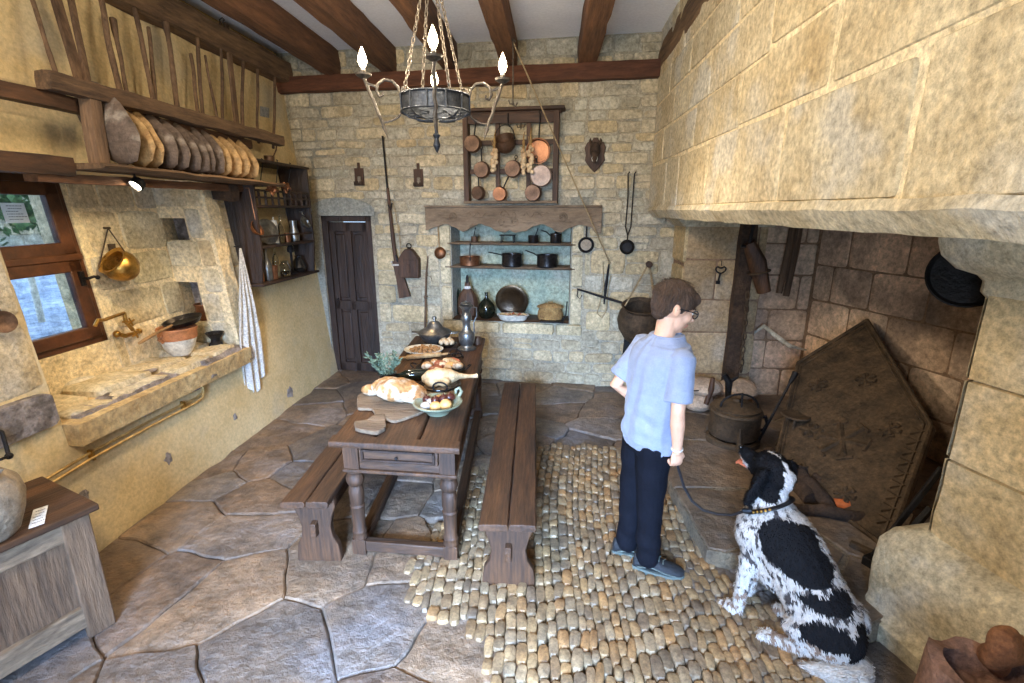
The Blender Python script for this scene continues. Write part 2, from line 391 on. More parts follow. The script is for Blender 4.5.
# ================================================================ masonry helpers
def jit(c, a=.08):
    k = 1 + rnd(-a, a); h = rnd(-a*.35, a*.35)
    return (c[0]*k*(1+h), c[1]*k, c[2]*k*(1-h))
def stone(mb, mp, u0, u1, v0, v1, lift, col, nu=7, nv=5, rough=.006, jitter=.0, k=6, seed=0):
    """one dressed stone: grid over u,v; mp(u, v, out) -> place"""
    cj = [(rnd(-jitter, jitter), rnd(-jitter, jitter)) for _ in range(4)]
    vs = []; fs = []
    for j in range(nv+1):
        for i in range(nu+1):
            a = i/nu; b = j/nv
            # denser rows near the rim
            a = .5-.5*math.cos(PI*a)*abs(math.cos(PI*a))**.0 if False else a
            x = 2*a-1; y = 2*b-1
            x = math.copysign(1-(1-abs(x))**2.2, x); y = math.copysign(1-(1-abs(y))**2.2, y)
            e = 1-max(abs(x)**k, abs(y)**k)
            # rounded corner
            rr = (abs(x)**k+abs(y)**k)**(1/k)
            if rr > 1: x /= rr; y /= rr
            fa = (x+1)/2; fb = (y+1)/2
            du = cj[0][0]*(1-fa)*(1-fb)+cj[1][0]*fa*(1-fb)+cj[2][0]*fa*fb+cj[3][0]*(1-fa)*fb
            dv = cj[0][1]*(1-fa)*(1-fb)+cj[1][1]*fa*(1-fb)+cj[2][1]*fa*fb+cj[3][1]*(1-fa)*fb
            u = u0+(u1-u0)*fa+du; v = v0+(v1-v0)*fb+dv
            b0 = min(.006, lift*.4); o = -b0 + (lift+b0)*min(1, e*3)
            o += (noise.noise(Vector((u*9, v*9, seed)))+.55)*rough*1.3*min(1, e*3)
            vs.append(mp(u, v, o))
    w = nu+1
    for j in range(nv):
        for i in range(nu):
            fs.append((j*w+i, j*w+i+1, (j+1)*w+i+1, (j+1)*w+i))
    mb.add(vs, fs, col)
def courses(mb, mp, U0, U1, V0, V1, hr, wr, lift, cols, holes=(), joint=.012, jitter=.01, wavy=.0, minw=.06, **kw):
    v = V0; row = 0
    while v < V1-.02:
        h = rnd(*hr); 
        if V1-(v+h) < hr[0]*.6: h = V1-v
        u = U0-rnd(0, wr[0])
        cuts = []
        for (a, b, c, d) in holes:
            if v+h*.35 < d and v+h*.65 > c: cuts.append((a, b))
        while u < U1:
            w_ = rnd(*wr); a, b = u, u+w_; u = b
            a = max(a, U0); b = min(b, U1)
            segs = [(a, b)]
            for (p, q) in cuts:
                ns = []
                for (s_, e_) in segs:
                    if q <= s_ or p >= e_: ns.append((s_, e_)); continue
                    if p > s_: ns.append((s_, p))
                    if q < e_: ns.append((q, e_))
                segs = ns
            for (s_, e_) in segs:
                if e_-s_ < minw: continue
                c = jit(random.choice(cols), .07)
                vj = rnd(-.1, .1)*h*(1 if wavy else 0)
                split = wavy and h > .12 and rnd(0, 1) < .25
                parts = [(v+vj, v+h*.5), (v+h*.5, v+h+vj*.5)] if split else [(v, v+h)]
                for (p0, p1) in parts:
                    j2 = joint/2
                    stone(mb, mp, s_+j2, e_-j2, p0+j2, p1-j2, lift*rnd(.5, 1.2), jit(c, .04), jitter=jitter, seed=row, **kw)
        v += h; row += 1
def slab_with_holes(mb, mp, U0, U1, V0, V1, holes, thick, nu=1):
    us = sorted({U0, U1, *[h[0] for h in holes], *[h[1] for h in holes]})
    vs = sorted({V0, V1, *[h[2] for h in holes], *[h[3] for h in holes]})
    for i in range(len(us)-1):
        for j in range(len(vs)-1):
            a, b, c, d = us[i], us[i+1], vs[j], vs[j+1]
            if b-a < 1e-4 or d-c < 1e-4: continue
            if any(h[0] <= (a+b)/2 <= h[1] and h[2] <= (c+d)/2 <= h[3] for h in holes): continue
            P = [mp(a, c, 0), mp(b, c, 0), mp(b, d, 0), mp(a, d, 0), mp(a, c, -thick), mp(b, c, -thick), mp(b, d, -thick), mp(a, d, -thick)]
            mb.add(P, [(0,1,2,3), (7,6,5,4), (0,4,5,1), (1,5,6,2), (2,6,7,3), (3,7,4,0)])

# ================================================================ back wall
random.seed(11)
DOOR = (-2.475, -1.90, -.1, 1.74)
NICHE = (-1.04, 0.20, 0.66, 1.80)
DX0, DX1, DZ1 = DOOR[0], DOOR[1], DOOR[3]
mpb = lambda u, v, o: bk(u, v, o)
b = MB(); slab_with_holes(b, mpb, -3.1, 3.2, -.1, 3.55, [DOOR, NICHE], .6)
wb = struct(b.build('wall_back', M['mortar'], smooth=False))
b = MB(); LC = [(1,1,1), (.92,.89,.83), (1.08,1.04,.96), (.82,.81,.79), (1.04,.93,.74), (.90,.93,.94), (1.08,1.0,.86)]
zones = [(-2.85, 1.2, 1.62, 3.30)]
holes = [(DX0-.14, DX1+.03, -1, DZ1+.17), (NICHE[0]-.13, NICHE[1]+.13, NICHE[2]-.12, NICHE[3]+.05)]
courses(b, mpb, -2.85, 1.25, 1.55, 3.30, (.07, .15), (.13, .36), .007, LC, holes, wavy=1, jitter=.012, k=5)
courses(b, mpb, -1.87, 1.25, .60, 1.55, (.14, .26), (.22, .42), .006, LC+[(1.04,.96,.80),(1.05,.95,.76)], holes, wavy=1, jitter=.01)
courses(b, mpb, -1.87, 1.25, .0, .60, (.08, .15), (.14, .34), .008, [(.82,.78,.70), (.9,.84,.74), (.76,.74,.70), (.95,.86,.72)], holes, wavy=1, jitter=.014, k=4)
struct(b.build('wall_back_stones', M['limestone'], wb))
b = MB()   # dressed stones framing the recess
for x0 in (NICHE[0]-.115, NICHE[1]+.005):
    z = NICHE[2]-.02
    for h in (.40, .34, .32):
        stone(b, mpb, x0, x0+.11, z, z+h-.01, .018, jit((1.10,1.04,.9), .05)); z += h
for x0, x1 in ((-1.16, -.52), (-.51, .05), (.06, .33)):
    stone(b, mpb, x0, x1, NICHE[2]-.125, NICHE[2]-.005, .022, jit((1.06,.98,.82), .06), nu=12)
struct(b.build('niche_surround', M['limestone'], wb))
# recess lining
b = MB(); D = .34; a0, a1, c0, c1 = NICHE
b.box((0,0,0), (0,0,0)) if False else None
P = lambda u, v, o: bk(u, v, o)
def quadbox(mb, p0, p1, p2, p3, d):
    mb.prism([p0, p1, p2, p3], d)
nb_ = Vector((BS, 1, 0)).normalized()
quadbox(b, P(a0, c0, -D), P(a1, c0, -D), P(a1, c1, -D), P(a0, c1, -D), nb_*.03)
quadbox(b, P(a0-.02, c0, -.01), P(a0, c0, -.01), P(a0, c1, -.01), P(a0-.02, c1, -.01), nb_*D) if False else None
struct(b.build('niche_lining', M['teal_plaster'], wb, smooth=False))
b = MB()
quadbox(b, P(a0, c0, .004), P(a0+.004, c0, .004), P(a0+.004, c1, .004), P(a0, c1, .004), nb_*(D+.004))
quadbox(b, P(a1-.004, c0, .004), P(a1, c0, .004), P(a1, c1, .004), P(a1-.004, c1, .004), nb_*(D+.004))
struct(b.build('niche_reveal', M['grey_plaster'], wb, smooth=False))
# grey render arch over and beside the door
b = MB(); arc = []
for i in range(17):
    t = i/16; x = DX0-.12+(DX1-DX0+.17)*t
    arc.append(P(x, DZ1+.08+.11*math.sin(PI*t)**.7, 0))
arc += [P(DX1+.05, DZ1, 0), P(DX0, DZ1, 0), P(DX0, 0, 0), P(DX0-.15, 0, 0)]
b.prism(arc, -nb_*.02)
struct(b.build('door_render', M['grey_plaster'], wb, bevel=.006))

# door in the back wall
D0 = thing('door_1', 'dark brown panelled wooden door in the far left corner of the back wall', 'door', bk((DX0+DX1)/2, 0, -.06), BANG)
D0['kind'] = 'structure'
dw = (DX1-DX0)*math.sqrt(1+BS*BS); dh = DZ1
b = MB()
b.box((-dw/2+.035, 0, dh/2), (.07, .08, dh)); b.box((dw/2-.035, 0, dh/2), (.07, .08, dh)); b.box((0, 0, dh-.03), (dw, .08, .06))
b.build('door_frame', M['darkdoor'], D0, bevel=.004)
b = MB(); iw = dw-.14; ih = dh-.065
b.box((0, .02, ih/2), (iw, .02, ih))
for x in (-iw/2+.03, 0, iw/2-.03): b.box((x, 0, ih/2), (.06, .035, ih))
for z in (.05, ih*.46, ih-.05): b.box((0, 0, z), (iw, .035, .10))
b.build('door_leaf', M['darkdoor'], D0, bevel=.004)
b = MB()
for z0, z1 in ((.10, ih*.46-.05), (ih*.46+.05, ih-.10)):
    for s in (-1, 1):
        b.box((s*(iw/4-.0), .008, (z0+z1)/2), (iw/2-.11, .022, z1-z0-.06))
b.build('door_panel', M['darkdoor'], D0, bevel=.012, bseg=3)
b = MB(); b.tube([(-iw/2+.04, -.02, .84), (-iw/2+.04, -.05, .84), (-iw/2+.04, -.055, .80)], .008)
b.build('door_latch', M['iron'], D0)

# ================================================================ left wall
ALC = (2.18, 3.70, .66, 2.02)        # y0, y1, z0, z1 of the sink alcove
DA = .42                             # its depth
mpl = lambda u, v, o: lw(u, v, o)
b = MB(); slab_with_holes(b, mpl, -2.2, 5.45, -.1, 3.5, [(ALC[0], ALC[1]+.22, ALC[2], ALC[3])], .38); slab_with_holes(b, mpl, ALC[1], ALC[1]+.22, ALC[2], ALC[3], [], .03)
wl_ = struct(b.build('wall_left', M['plaster'], smooth=False))
WIN = (2.33, 2.98, .96, 2.02)        # opening in the alcove's rear face
mpa = lambda u, v, o: lw(u, v, o-DA+.03)
b = MB(); slab_with_holes(b, mpa, 1.9, 4.0, .5, 2.2, [WIN], .25)
struct(b.build('alcove_back', M['lime_joint'], wl_, smooth=False))
b = MB(); AC = [(1,1,1), (.95,.93,.9), (1.03,1.0,.95), (.9,.87,.82), (.97,.94,.85)]
courses(b, mpa, 2.16, 3.72, .70, 2.0, (.2, .33), (.26, .5), .005, AC, [(WIN[0]-.4, WIN[1]+.02, WIN[2]-.10, WIN[3]+.1)], joint=.014, jitter=.006)
struct(b.build('alcove_stones', M['ashlar'], wl_))
# far jamb of the alcove: faces the viewer, dressed stones and two small recesses
mpj = lambda u, v, o: Vector((lw(0, v, 0).x-DA+.03+u, ALC[1]-.015-o, v))
b = MB(); JN = [(.0, .21, 1.52, 1.74), (.0, .18, .93, 1.25)]
slab_with_holes(b, mpj, -.03, .41, .6, 2.1, JN, .15)
struct(b.build('alcove_jamb', M['lime_joint'], wl_, smooth=False))
b = MB(); b.box((-2.90, ALC[1]+.155, 1.35), (.5, .04, 1.5)); struct(b.build('recess_back', M['trimstone'], wl_, smooth=False))
b = MB(); random.seed(5)
courses(b, mpj, .0, .385, .70, 2.02, (.17, .27), (.18, .38), .005, AC, [(q[0]-.01, q[1]+.01, q[2]-.01, q[3]+.01) for q in JN], joint=.012, jitter=.004)
struct(b.build('alcove_jamb_stones', M['ashlar'], wl_))
# near jamb and the big grey block below it
b = MB()
mpn = lambda u, v, o: Vector((lw(0, v, 0).x-DA+.03+u, ALC[0]+.006+o, v))
courses(b, mpn, .0, .39, .70, 2.02, (.22, .3), (.2, .38), .004, AC, joint=.01, jitter=.002)
courses(b, mpl, 1.2, ALC[0]+.0, .92, 2.0, (.24, .4), (.4, .7), .003, AC, joint=.016, jitter=.004)
courses(b, mpl, ALC[1]+.005, ALC[1]+.30, .62, 2.0, (.2, .3), (.26, .34), .003, AC, joint=.01, jitter=.004)
struct(b.build('alcove_edge_stones', M['ashlar'], wl_))
b = MB(); random.seed(8)
stone(b, mpl, 1.35, ALC[0]+.0, .74, .92, .028, (.92,.9,.86), nu=14, nv=7, rough=.012)
struct(b.build('alcove_edge_block', M['trimstone'], wl_))
# sink: worn stone slabs on the alcove floor with a front curb
b = MB()
b.box((-2.74, (ALC[0]+ALC[1])/2, .66), (.62, ALC[1]-ALC[0], .12))
struct(b.build('sink_bed', M['sill'], wl_, smooth=False))
sk = thing('stone_sink', 'shallow worn stone sink of cracked yellow slabs filling the window alcove', 'sink', (-2.6, 2.95, .70))
random.seed(4)
def topz(z0): return lambda u, v, o: Vector((u, v, z0+o))
b = MB()
for (x0, x1, y0, y1, h) in ((-2.93,-2.62,2.56,2.93,.045), (-2.93,-2.66,2.94,3.3,.03), (-2.61,-2.52,2.5,2.95,.02), (-2.65,-2.5,2.96,3.35,.025), (-2.93,-2.72,3.31,3.66,.05), (-2.71,-2.5,3.36,3.66,.035), (-2.93,-2.66,2.24,2.54,.02), (-2.65,-2.52,2.24,2.49,.012)):
    stone(b, topz(.722), x0, x1, y0, y1, h, jit((1.02,.98,.9), .06), nu=10, nv=8, jitter=.02, rough=.01, k=5)
b.build('basin_slab', M['ashlar'], sk, world=True)
b = MB()
mpc = lambda u, v, o: lw(u, v, .03+o)
def curb(mb, y0, y1, z0, z1, out, seed):
    n = 50; rings = []
    for i in range(n+1):
        y = y0+(y1-y0)*i/n; ring = []
        for (o, z) in ((-.10, z0), (out*.6, z0), (out, z0+.02), (out, (z0+z1)/2), (out, z1-.03), (out*.7, z1), (-.10, z1+.005)):
            p = lw(y, z, o); p += noise.noise_vector(p*11+Vector((seed, 0, 0)))*.016+noise.noise_vector(p*34)*.008; p.y = y if i in (0, n) else p.y
            ring.append(p)
        rings.append(ring)
    mb.loft(rings)
curb(b, 2.26, 3.19, .575, .735, .028, 1)
b.build('front_curb', M['trimstone'], sk, world=True)
b = MB(); curb(b, 3.20, 3.74, .60, .745, .075, 5)
b.build('corner_block', M['trimstone'], sk, world=True)

# window in the alcove
wd = thing('window_1', 'small brown wooden window with two panes in the left alcove', 'window', lw((WIN[0]+WIN[1])/2, WIN[2], -DA), 0)
wd['kind'] = 'structure'
xo = -DA+.0
def wbar(mb, y0, y1, z0, z1, o, t):
    p = [lw(y0, z0, o), lw(y1, z0, o), lw(y1, z1, o), lw(y0, z1, o)]
    mb.prism(p, (-t, 0, 0))
y0, y1, z0, z1 = WIN
y0 -= .3
b = MB()
wbar(b, y1-.05, y1, z0, z1, xo+.02, .07); wbar(b, y0, y0+.05, z0, z1, xo+.02, .07); wbar(b, y0, y1, z1-.07, z1, xo+.02, .07); wbar(b, y0, y1, z0, z0+.05, xo+.02, .07)
b.build('window_frame', M['winwood'], wd, world=True, bevel=.005)
zm = 1.53
for nm_, (a, c) in (('upper_sash', (zm, z1-.06)), ('lower_sash', (z0+.04, zm-.03))):
    b = MB(); s0, s1 = y0+.04, y1-.04
    wbar(b, s1-.085, s1, a, c, xo+.035, .05); wbar(b, s0, s0+.085, a, c, xo+.035, .05); wbar(b, s0, s1, c-.075, c, xo+.035, .05); wbar(b, s0, s1, a, a+.075, xo+.035, .05)
    sh = b.build(nm_, M['winwood'], wd, world=True, bevel=.006)
    g = MB(); wbar(g, s0+.08, s1-.08, a+.07, c-.07, xo+.012, .004)
    go = g.build('pane', M['glass'], sh, world=False, smooth=False)
    go.data.transform(MAT4[wd.name].inverted())
b = MB(); wbar(b, y0+.02, y1-.02, zm-.035, zm+.005, xo+.045, .05)
b.build('crossbar', M['winwood'], wd, world=True, bevel=.005)
b = MB(); p = lw(y1-.07, 1.38, xo+.04)
b.box(p, (.02, .03, .09)); b.tube([p+Vector((.0,0,0)), p+Vector((.04,0,0)), p+Vector((.05,.035,.008)), p+Vector((.05,.06,.0))], .009); b.ball(p+Vector((.05,.06,0)), .014)
b.build('window_handle', M['iron'], wd, world=True)

# ================================================================ floor
def clip(poly, px, py, nx, ny):
    out = []
    for i in range(len(poly)):
        a = poly[i]; c = poly[(i+1) % len(poly)]
        da = (a[0]-px)*nx+(a[1]-py)*ny; dc = (c[0]-px)*nx+(c[1]-py)*ny
        if da <= 0: out.append(a)
        if (da < 0 < dc) or (dc < 0 < da):
            t = da/(da-dc); out.append((a[0]+(c[0]-a[0])*t, a[1]+(c[1]-a[1])*t))
    return out
def in_poly(x, y, P):
    r = False
    for i in range(len(P)):
        a, c = P[i], P[i-1]
        if (a[1] > y) != (c[1] > y) and x < (c[0]-a[0])*(y-a[1])/(c[1]-a[1])+a[0]: r = not r
    return r
b = MB(); b.box((.6, 1.9, -.08), (7.2, 8.4, .10))
fl = struct(b.build('floor', M['dirt'], smooth=False))
cob_px = [(497,700), (492,655), (470,628), (408,606), (415,560), (446,520), (470,470), (540,447), (625,447), (665,480), (712,566), (770,610), (830,650), (860,700)]
COB = [tuple(PZ(x, y, 0)[:2]) for x, y in cob_px] + [(1.35, .3), (-.05, .3)]
random.seed(77)
seeds = []
for iy in range(-3, 13):
    for ix in range(-6, 8):
        s = .47
        seeds.append(((ix+.5*(iy % 2))*s+rnd(-.24, .24), iy*s*.9+rnd(-.22, .22)+.2))
b = MB(); random.seed(3)
FC = [(1,1,1), (.84,.86,.90), (1.16,1.04,.88), (.72,.75,.80), (1.05,.92,.80), (.92,.98,1.04), (.85,.76,.68)]
for i, (sx, sy) in enumerate(seeds):
    poly = [(sx-1, sy-1), (sx+1, sy-1), (sx+1, sy+1), (sx-1, sy+1)]
    for j, (qx, qy) in enumerate(seeds):
        if i != j and abs(qx-sx) < 1.6 and abs(qy-sy) < 1.6:
            poly = clip(poly, (sx+qx)/2, (sy+qy)/2, qx-sx, qy-sy)
    poly = clip(poly, -2.44, 0, -1, 0)
    if len(poly) < 3: continue
    # outline resampled, inset, ragged
    pts = []
    for k in range(len(poly)):
        a = Vector((*poly[k], 0)); c = Vector((*poly[(k+1) % len(poly)], 0))
        n = max(1, int((c-a).length/.035))
        pts += [a.lerp(c, q/n) for q in range(n)]
    ctr = sum(pts, Vector())/len(pts)
    tilt = (rnd(-.012, .012), rnd(-.012, .012)); hz = rnd(-.006, .010); col = jit(random.choice(FC), .08)
    rings = []
    for (ins, dz) in ((.000, -.04), (.003, -.010), (.012, -.002), (.04, .0), (.10, .002)):
        ring = []
        for p in pts:
            d = p-ctr; L_ = max(d.length, .001)
            q = ctr + d*max(.1, (L_-ins)/L_)
            q = q + noise.noise_vector(Vector((p.x*7, p.y*7, 1)))*.022*(1-ins)
            q.z = hz+dz+tilt[0]*(q.x-sx)+tilt[1]*(q.y-sy)+noise.noise(Vector((q.x*5, q.y*5, 0)))*.010
            ring.append(q)
        rings.append(ring)
    for f_ in (.6, .25):
        rg = []
        for p in rings[-1]:
            q = ctr.lerp(Vector((p.x, p.y, 0)), f_ if f_ == .6 else f_*.7); q.z = hz+.002+tilt[0]*(q.x-sx)+tilt[1]*(q.y-sy)+noise.noise(Vector((q.x*5, q.y*5, 0)))*.010
            rg.append(q)
        rings.append(rg)
    # drop those wholly inside the cobbles
    cnt = sum(in_poly(p.x, p.y, COB) for p in pts)
    if cnt > len(pts)*.8: continue
    n0 = len(rings[0]); vs = [p for r_ in rings for p in r_]; fs = []
    for a in range(len(rings)-1):
        for k in range(n0): fs.append((a*n0+k, a*n0+(k+1) % n0, (a+1)*n0+(k+1) % n0, (a+1)*n0+k))
    fs.append(tuple((len(rings)-1)*n0+k for k in range(n0)))
    b.add(vs, fs, col)
struct(b.build('flagstones', M['flag'], fl, fix=True))
# cobbles in bands that run away from the viewer
b = MB(); random.seed(9)
CC = [(1,1,1), (.86,.80,.70), (1.06,.94,.76), (.72,.72,.72), (1.05,.84,.62), (.9,.92,.94), (.8,.74,.68), (1.1,1.04,.92), (.66,.66,.7)]
x = -.9
while x < 1.7:
    wband = rnd(.034, .056); y = .3+rnd(0, .05)
    while y < 4.2:
        ln = rnd(.055, .12)
        cx = x+wband/2+.05*math.sin(y*1.7+x)+ (y-2)*.02; cy = y+ln/2
        if in_poly(cx, cy, COB) or (in_poly(cx+.03, cy, COB)):
            col = jit(random.choice(CC), .10)
            vs = []; fs = []; n = 10; rz = rnd(-.16, .16)
            zt = rnd(.006, .020)
            for (rr, zz) in ((1.0, -.03), (.99, -.002), (.86, .7), (.5, .95), (.18, 1.0)):
                for k in range(n):
                    a = 2*PI*k/n; ca_, sa_ = math.cos(a), math.sin(a)
                    ex = math.copysign(abs(ca_)**.62, ca_)*wband*.52*rr; ey = math.copysign(abs(sa_)**.62, sa_)*ln*.51*rr
                    px_ = cx+ex*math.cos(rz)-ey*math.sin(rz); py_ = cy+ex*math.sin(rz)+ey*math.cos(rz)
                    z_ = zz if zz < 0 else zz*zt
                    vs.append(Vector((px_+noise.noise(Vector((px_*30, py_*30, 0)))*.006, py_, z_+.007+.002*noise.noise(Vector((px_*40, py_*40, 3))))))
            for a in range(4):
                for k in range(n): fs.append((a*n+k, a*n+(k+1) % n, (a+1)*n+(k+1) % n, (a+1)*n+k))
            fs.append(tuple(4*n+k for k in range(n)))
            b.add(vs, fs, col)
        y += ln*1.0
    x += wband
struct(b.build('cobbles', M['cobble'], fl, fix=False))

# ================================================================ ceiling and beams
b = MB(); b.box((.5, 1.7, 3.36), (7.0, 8.0, .10)); struct(b.build('ceiling', M['white_plaster'], smooth=False))
def ceil_beam(px_end, label, w=.20, ybk=None):
    """joist running to the back wall; px_end = (left x, right x, y) of its end in the picture"""
    a = BK(px_end[0], px_end[2], .02); c = BK(px_end[1], px_end[2], .02)
    xm = (a.x+c.x)/2; w = abs(c.x-a.x)
    m = MB(); m.beam((xm+.0, -1.6, 3.19), (xm, wall_y(xm)-.01, 3.19), w, .25, rough=.012, seg=40, seed=xm)
    o = m.build('ceiling_beam', M['beam'], angle=60)
    tag(o, label, 'beam', 'hewn ceiling beams'); return o
ceil_beam((327,341,74), 'hewn brown ceiling beam, first one in from the left wall')
ceil_beam((383,397,72), 'hewn brown ceiling beam above the left candle arm of the chandelier')
ceil_beam((443,458,72), 'hewn brown ceiling beam passing behind the chandelier chains')
ceil_beam((501,518,68), 'hewn brown ceiling beam with a hook and rope, over the pan rack')
ceil_beam((577,597,68), 'hewn brown ceiling beam, last one before the chimney hood')
m = MB(); m.beam((.98, -1.6, 3.16), (.98, wall_y(.9)-.03, 3.10), .15, .22, rough=.014, seg=40, seed=9)
tag(m.build('ceiling_beam', M['greywood'], angle=60), 'grey weathered beam running along the top of the chimney hood', 'beam', 'hewn ceiling beams')
m = MB(); m.beam((-2.72, -1.6, 3.13), (-2.70, wall_y(-2.5)-.03, 3.11), .20, .20, rough=.02, seg=40, seed=3)
tag(m.build('wall_plate_beam', M['greywood'], angle=60), 'rough dark beam along the top of the left wall above the sticks', 'beam')
m = MB(); a, c = bk(-2.76, 3.0, .06), bk(.93, 3.0, .06); m.beam(a, c, .12, .15, rough=.008, seg=40, seed=5)
tag(m.build('cross_beam', M['beamx'], angle=60), 'reddish brown beam lying along the top of the back wall', 'beam')
# ================================================================ fireplace
fp = thing('fireplace', 'huge pale limestone fireplace with overhanging hood on the right', 'fireplace', (1.6, 3.2, 0))
HX = .90
b = MB()
b.box((HX+.25, 1.55, 2.65), (.46, 6.75, 1.66))
b.v = [Vector((p.x, min(p.y, wall_y(HX)-.0), p.z)) for p in b.v]
b.build('hood_core', M['lime_joint'], fp, world=True, smooth=False)
mph = lambda u, v, o: Vector((HX+.02-o, u, v))
b = MB(); random.seed(31)
HC = [(1,1,1), (.97,.95,.92), (1.03,1.0,.94), (.95,.96,.97), (1.0,.95,.86)]
zr = [1.82, 2.20, 2.46, 2.70, 2.92, 3.14, 3.36]
cuts = [[wall_y(HX), 4.3, 3.9, 3.2, 2.2, 1.45, .7, -.2, -1.2], [4.93, 4.5, 3.55, 2.75, 1.9, 1.15, .4, -.6], [4.93, 4.2, 3.3, 2.45, 1.8, .9, 0, -1], [4.93, 4.4, 3.8, 2.9, 2.1, 1.3, .5, -.5], [4.93, 4.0, 3.2, 2.4, 1.6, .8, -.2], [4.93, 4.3, 3.5, 2.6, 1.9, 1, 0, -1]]
for r_ in range(6):
    cs = cuts[r_]
    for i in range(len(cs)-1):
        stone(b, mph, cs[i+1]+.009, cs[i]-.009, zr[r_]+.008, zr[r_+1]-.008, .003, jit(random.choice(HC), .04), nu=20, nv=10, rough=.005, jitter=.014, k=22)
b.build('hood', M['ashlar'], fp, world=True)
b = MB()   # chamfered lintel edge below the hood
n = 60; rings = []
for i in range(n+1):
    y = -1.7+(wall_y(.95)-.01+1.7)*i/n
    ring = [Vector(q) for q in ((HX+.005, y, 1.83), (HX-.005, y, 1.80), (HX+.05, y, 1.735), (HX+.30, y, 1.725), (HX+.45, y, 1.74), (HX+.45, y, 1.83))]
    ring = [q+Vector((1,0,1))*noise.noise(q*7)*.008 for q in ring]
    rings.append(ring)
b.loft(rings); b.build('hood_lintel', M['ashlar'], fp, world=True)
# back of the flue so the firebox is closed above
b = MB(); b.box((2.2, 2.6, 2.9), (2.2, 6, .1)); b.build('flue_top', M['soot_joint'], fp, world=True, smooth=False)
# far jamb
b = MB(); FJ = (1.17, 1.86, 4.50)
b.box(((FJ[0]+FJ[1])/2, 4.8, .9), (FJ[1]-FJ[0]-.02, .58, 1.9)); b.build('far_jamb_core', M['soot_joint'], fp, world=True, smooth=False)
b = MB(); random.seed(17)
mj = lambda u, v, o: Vector((u, FJ[2]-o+.01, v))
JC = [(.76,.62,.50), (.68,.56,.46), (.80,.65,.52)]
courses(b, mj, FJ[0], FJ[1], 0, 1.78, (.24, .4), (.5, .9), .005, JC, joint=.006, jitter=.004, k=14)
mj2 = lambda u, v, o: Vector((FJ[0]-o+.01, u, v))
courses(b, mj2, FJ[2]-.005, 4.94, 0, 1.78, (.3, .4), (.5, .6), .014, [(1.05,.92,.72)], joint=.014, jitter=.002)
b.build('far_jamb', M['ashlar'], fp, world=True)
b = MB()   # small capital under the hood
b.prism([(1.06,4.94,1.80), (1.06,4.94,1.74), (1.15,4.94,1.66), (1.9,4.94,1.66), (1.9,4.94,1.80)], (0, -.47, 0))
b.build('far_corbel', M['ashlar'], fp, world=True, bevel=.01)
# firebox: far wall and splayed rear wall, sooty squared blocks
FB0 = Vector((2.36, 4.62, 0)); FBD = Vector((.292, -.956, 0)); FBN = Vector((-.956, -.292, 0))
b = MB(); mpf = lambda u, v, o: FB0 + FBD*u + FBN*o + Vector((0, 0, v))
slab_with_holes(b, mpf, -.3, 3.8, -.05, 3.0, [], .2)
mpg = lambda u, v, o: Vector((u, 4.66-o, v))
slab_with_holes(b, mpg, 1.5, 2.6, -.05, 3.0, [], .2)
b.box((2.85, 1.0, 1.4), (1.3, .15, 3.0))
b.build('firebox_core', M['soot_joint'], fp, world=True, smooth=False)
b = MB(); random.seed(23)
SCO = [(1.25,1.2,1.15), (1.1,1.05,1.0), (1.35,1.26,1.16), (1.2,1.12,1.06)]
courses(b, mpf, .0, 3.7, .05, 2.9, (.27, .33), (.34, .52), .004, SCO, joint=.006, jitter=.003, k=10, rough=.004)
courses(b, mpg, 1.87, 2.37, .05, 2.9, (.26, .36), (.3, .5), .004, SCO, joint=.008, jitter=.004, k=8)
b.build('firebox_wall', M['sooty'], fp, world=True)
# near jamb: splayed shaft with a curved corbel, moulded bulging base
NB = Vector((1.60, 1.92, 0)); ND = Vector((.27, -.963, 0)).normalized(); NN = Vector((-ND.y*-1, 0, 0))
NN = Vector((-.963, -.27, 0)).normalized(); NI = Vector((.963, .27, 0))
mpp = lambda u, v, o: NB + ND*u + NN*o + Vector((0, 0, v))
b = MB(); b.prism([NB+Vector((.01,-.01,.02)), NB+ND*1.2, NB+ND*1.2+NI*.75, NB+Vector((.75,-.01,.02))], (0,0,1.74)); b.build('near_jamb_core', M['lime_joint'], fp, world=True, smooth=False)
b = MB(); random.seed(41)
for (z0_, z1_) in ((.50,.84),(.85,1.17),(1.18,1.50)):
    stone(b, mpp, .0, 1.15, z0_-.004, z1_+.004, .012, jit((1.08,.96,.78), .05), nu=22, nv=10, rough=.008, k=26, jitter=.003)
mpp2 = lambda u, v, o: NB + Vector((u+.0, .0, 0)) + Vector((0, 1, 0))*o + Vector((0, 0, v))
for (z0_, z1_) in ((.50,.84),(.85,1.17),(1.18,1.50)):
    stone(b, mpp2, -.012, .7, z0_-.004, z1_+.004, .006, jit((.95,.88,.76), .05), nu=12, nv=8, rough=.004, k=26)
b.build('near_jamb', M['ashlar'], fp, world=True)
# corbel profile (out, z) swept along the face and around the far side
def sweep(mb, prof, ext=1.1, sd=0, jn=.006):
    rings = []
    for (o, z) in prof:
        c0 = NB + NN*o + Vector((0, 1, 0))*min(o, .12); 
        ring = [NB+NI*.7+Vector((0, min(o, .12), 0)), c0+NI*.35, c0+NI*.12, c0+NI*.02+ND*.0, c0+ND*.03, c0+ND*.15, c0+ND*.35, c0+ND*.6, c0+ND*ext, NB+ND*ext+NI*.7]
        ring = [Vector((q.x, q.y, z))+noise.noise_vector(Vector((q.x*6+sd, q.y*6, z*6)))*jn for q in ring]
        rings.append(ring)
    mb.loft(rings)
b = MB(); sweep(b, [(.02, 1.49), (.035, 1.51), (.035, 1.55), (.05, 1.57), (.10, 1.59), (.16, 1.64), (.185, 1.69), (.19, 1.76)], 1.1, 3)
b.build('near_corbel', M['ashlar'], fp, world=True, angle=50)
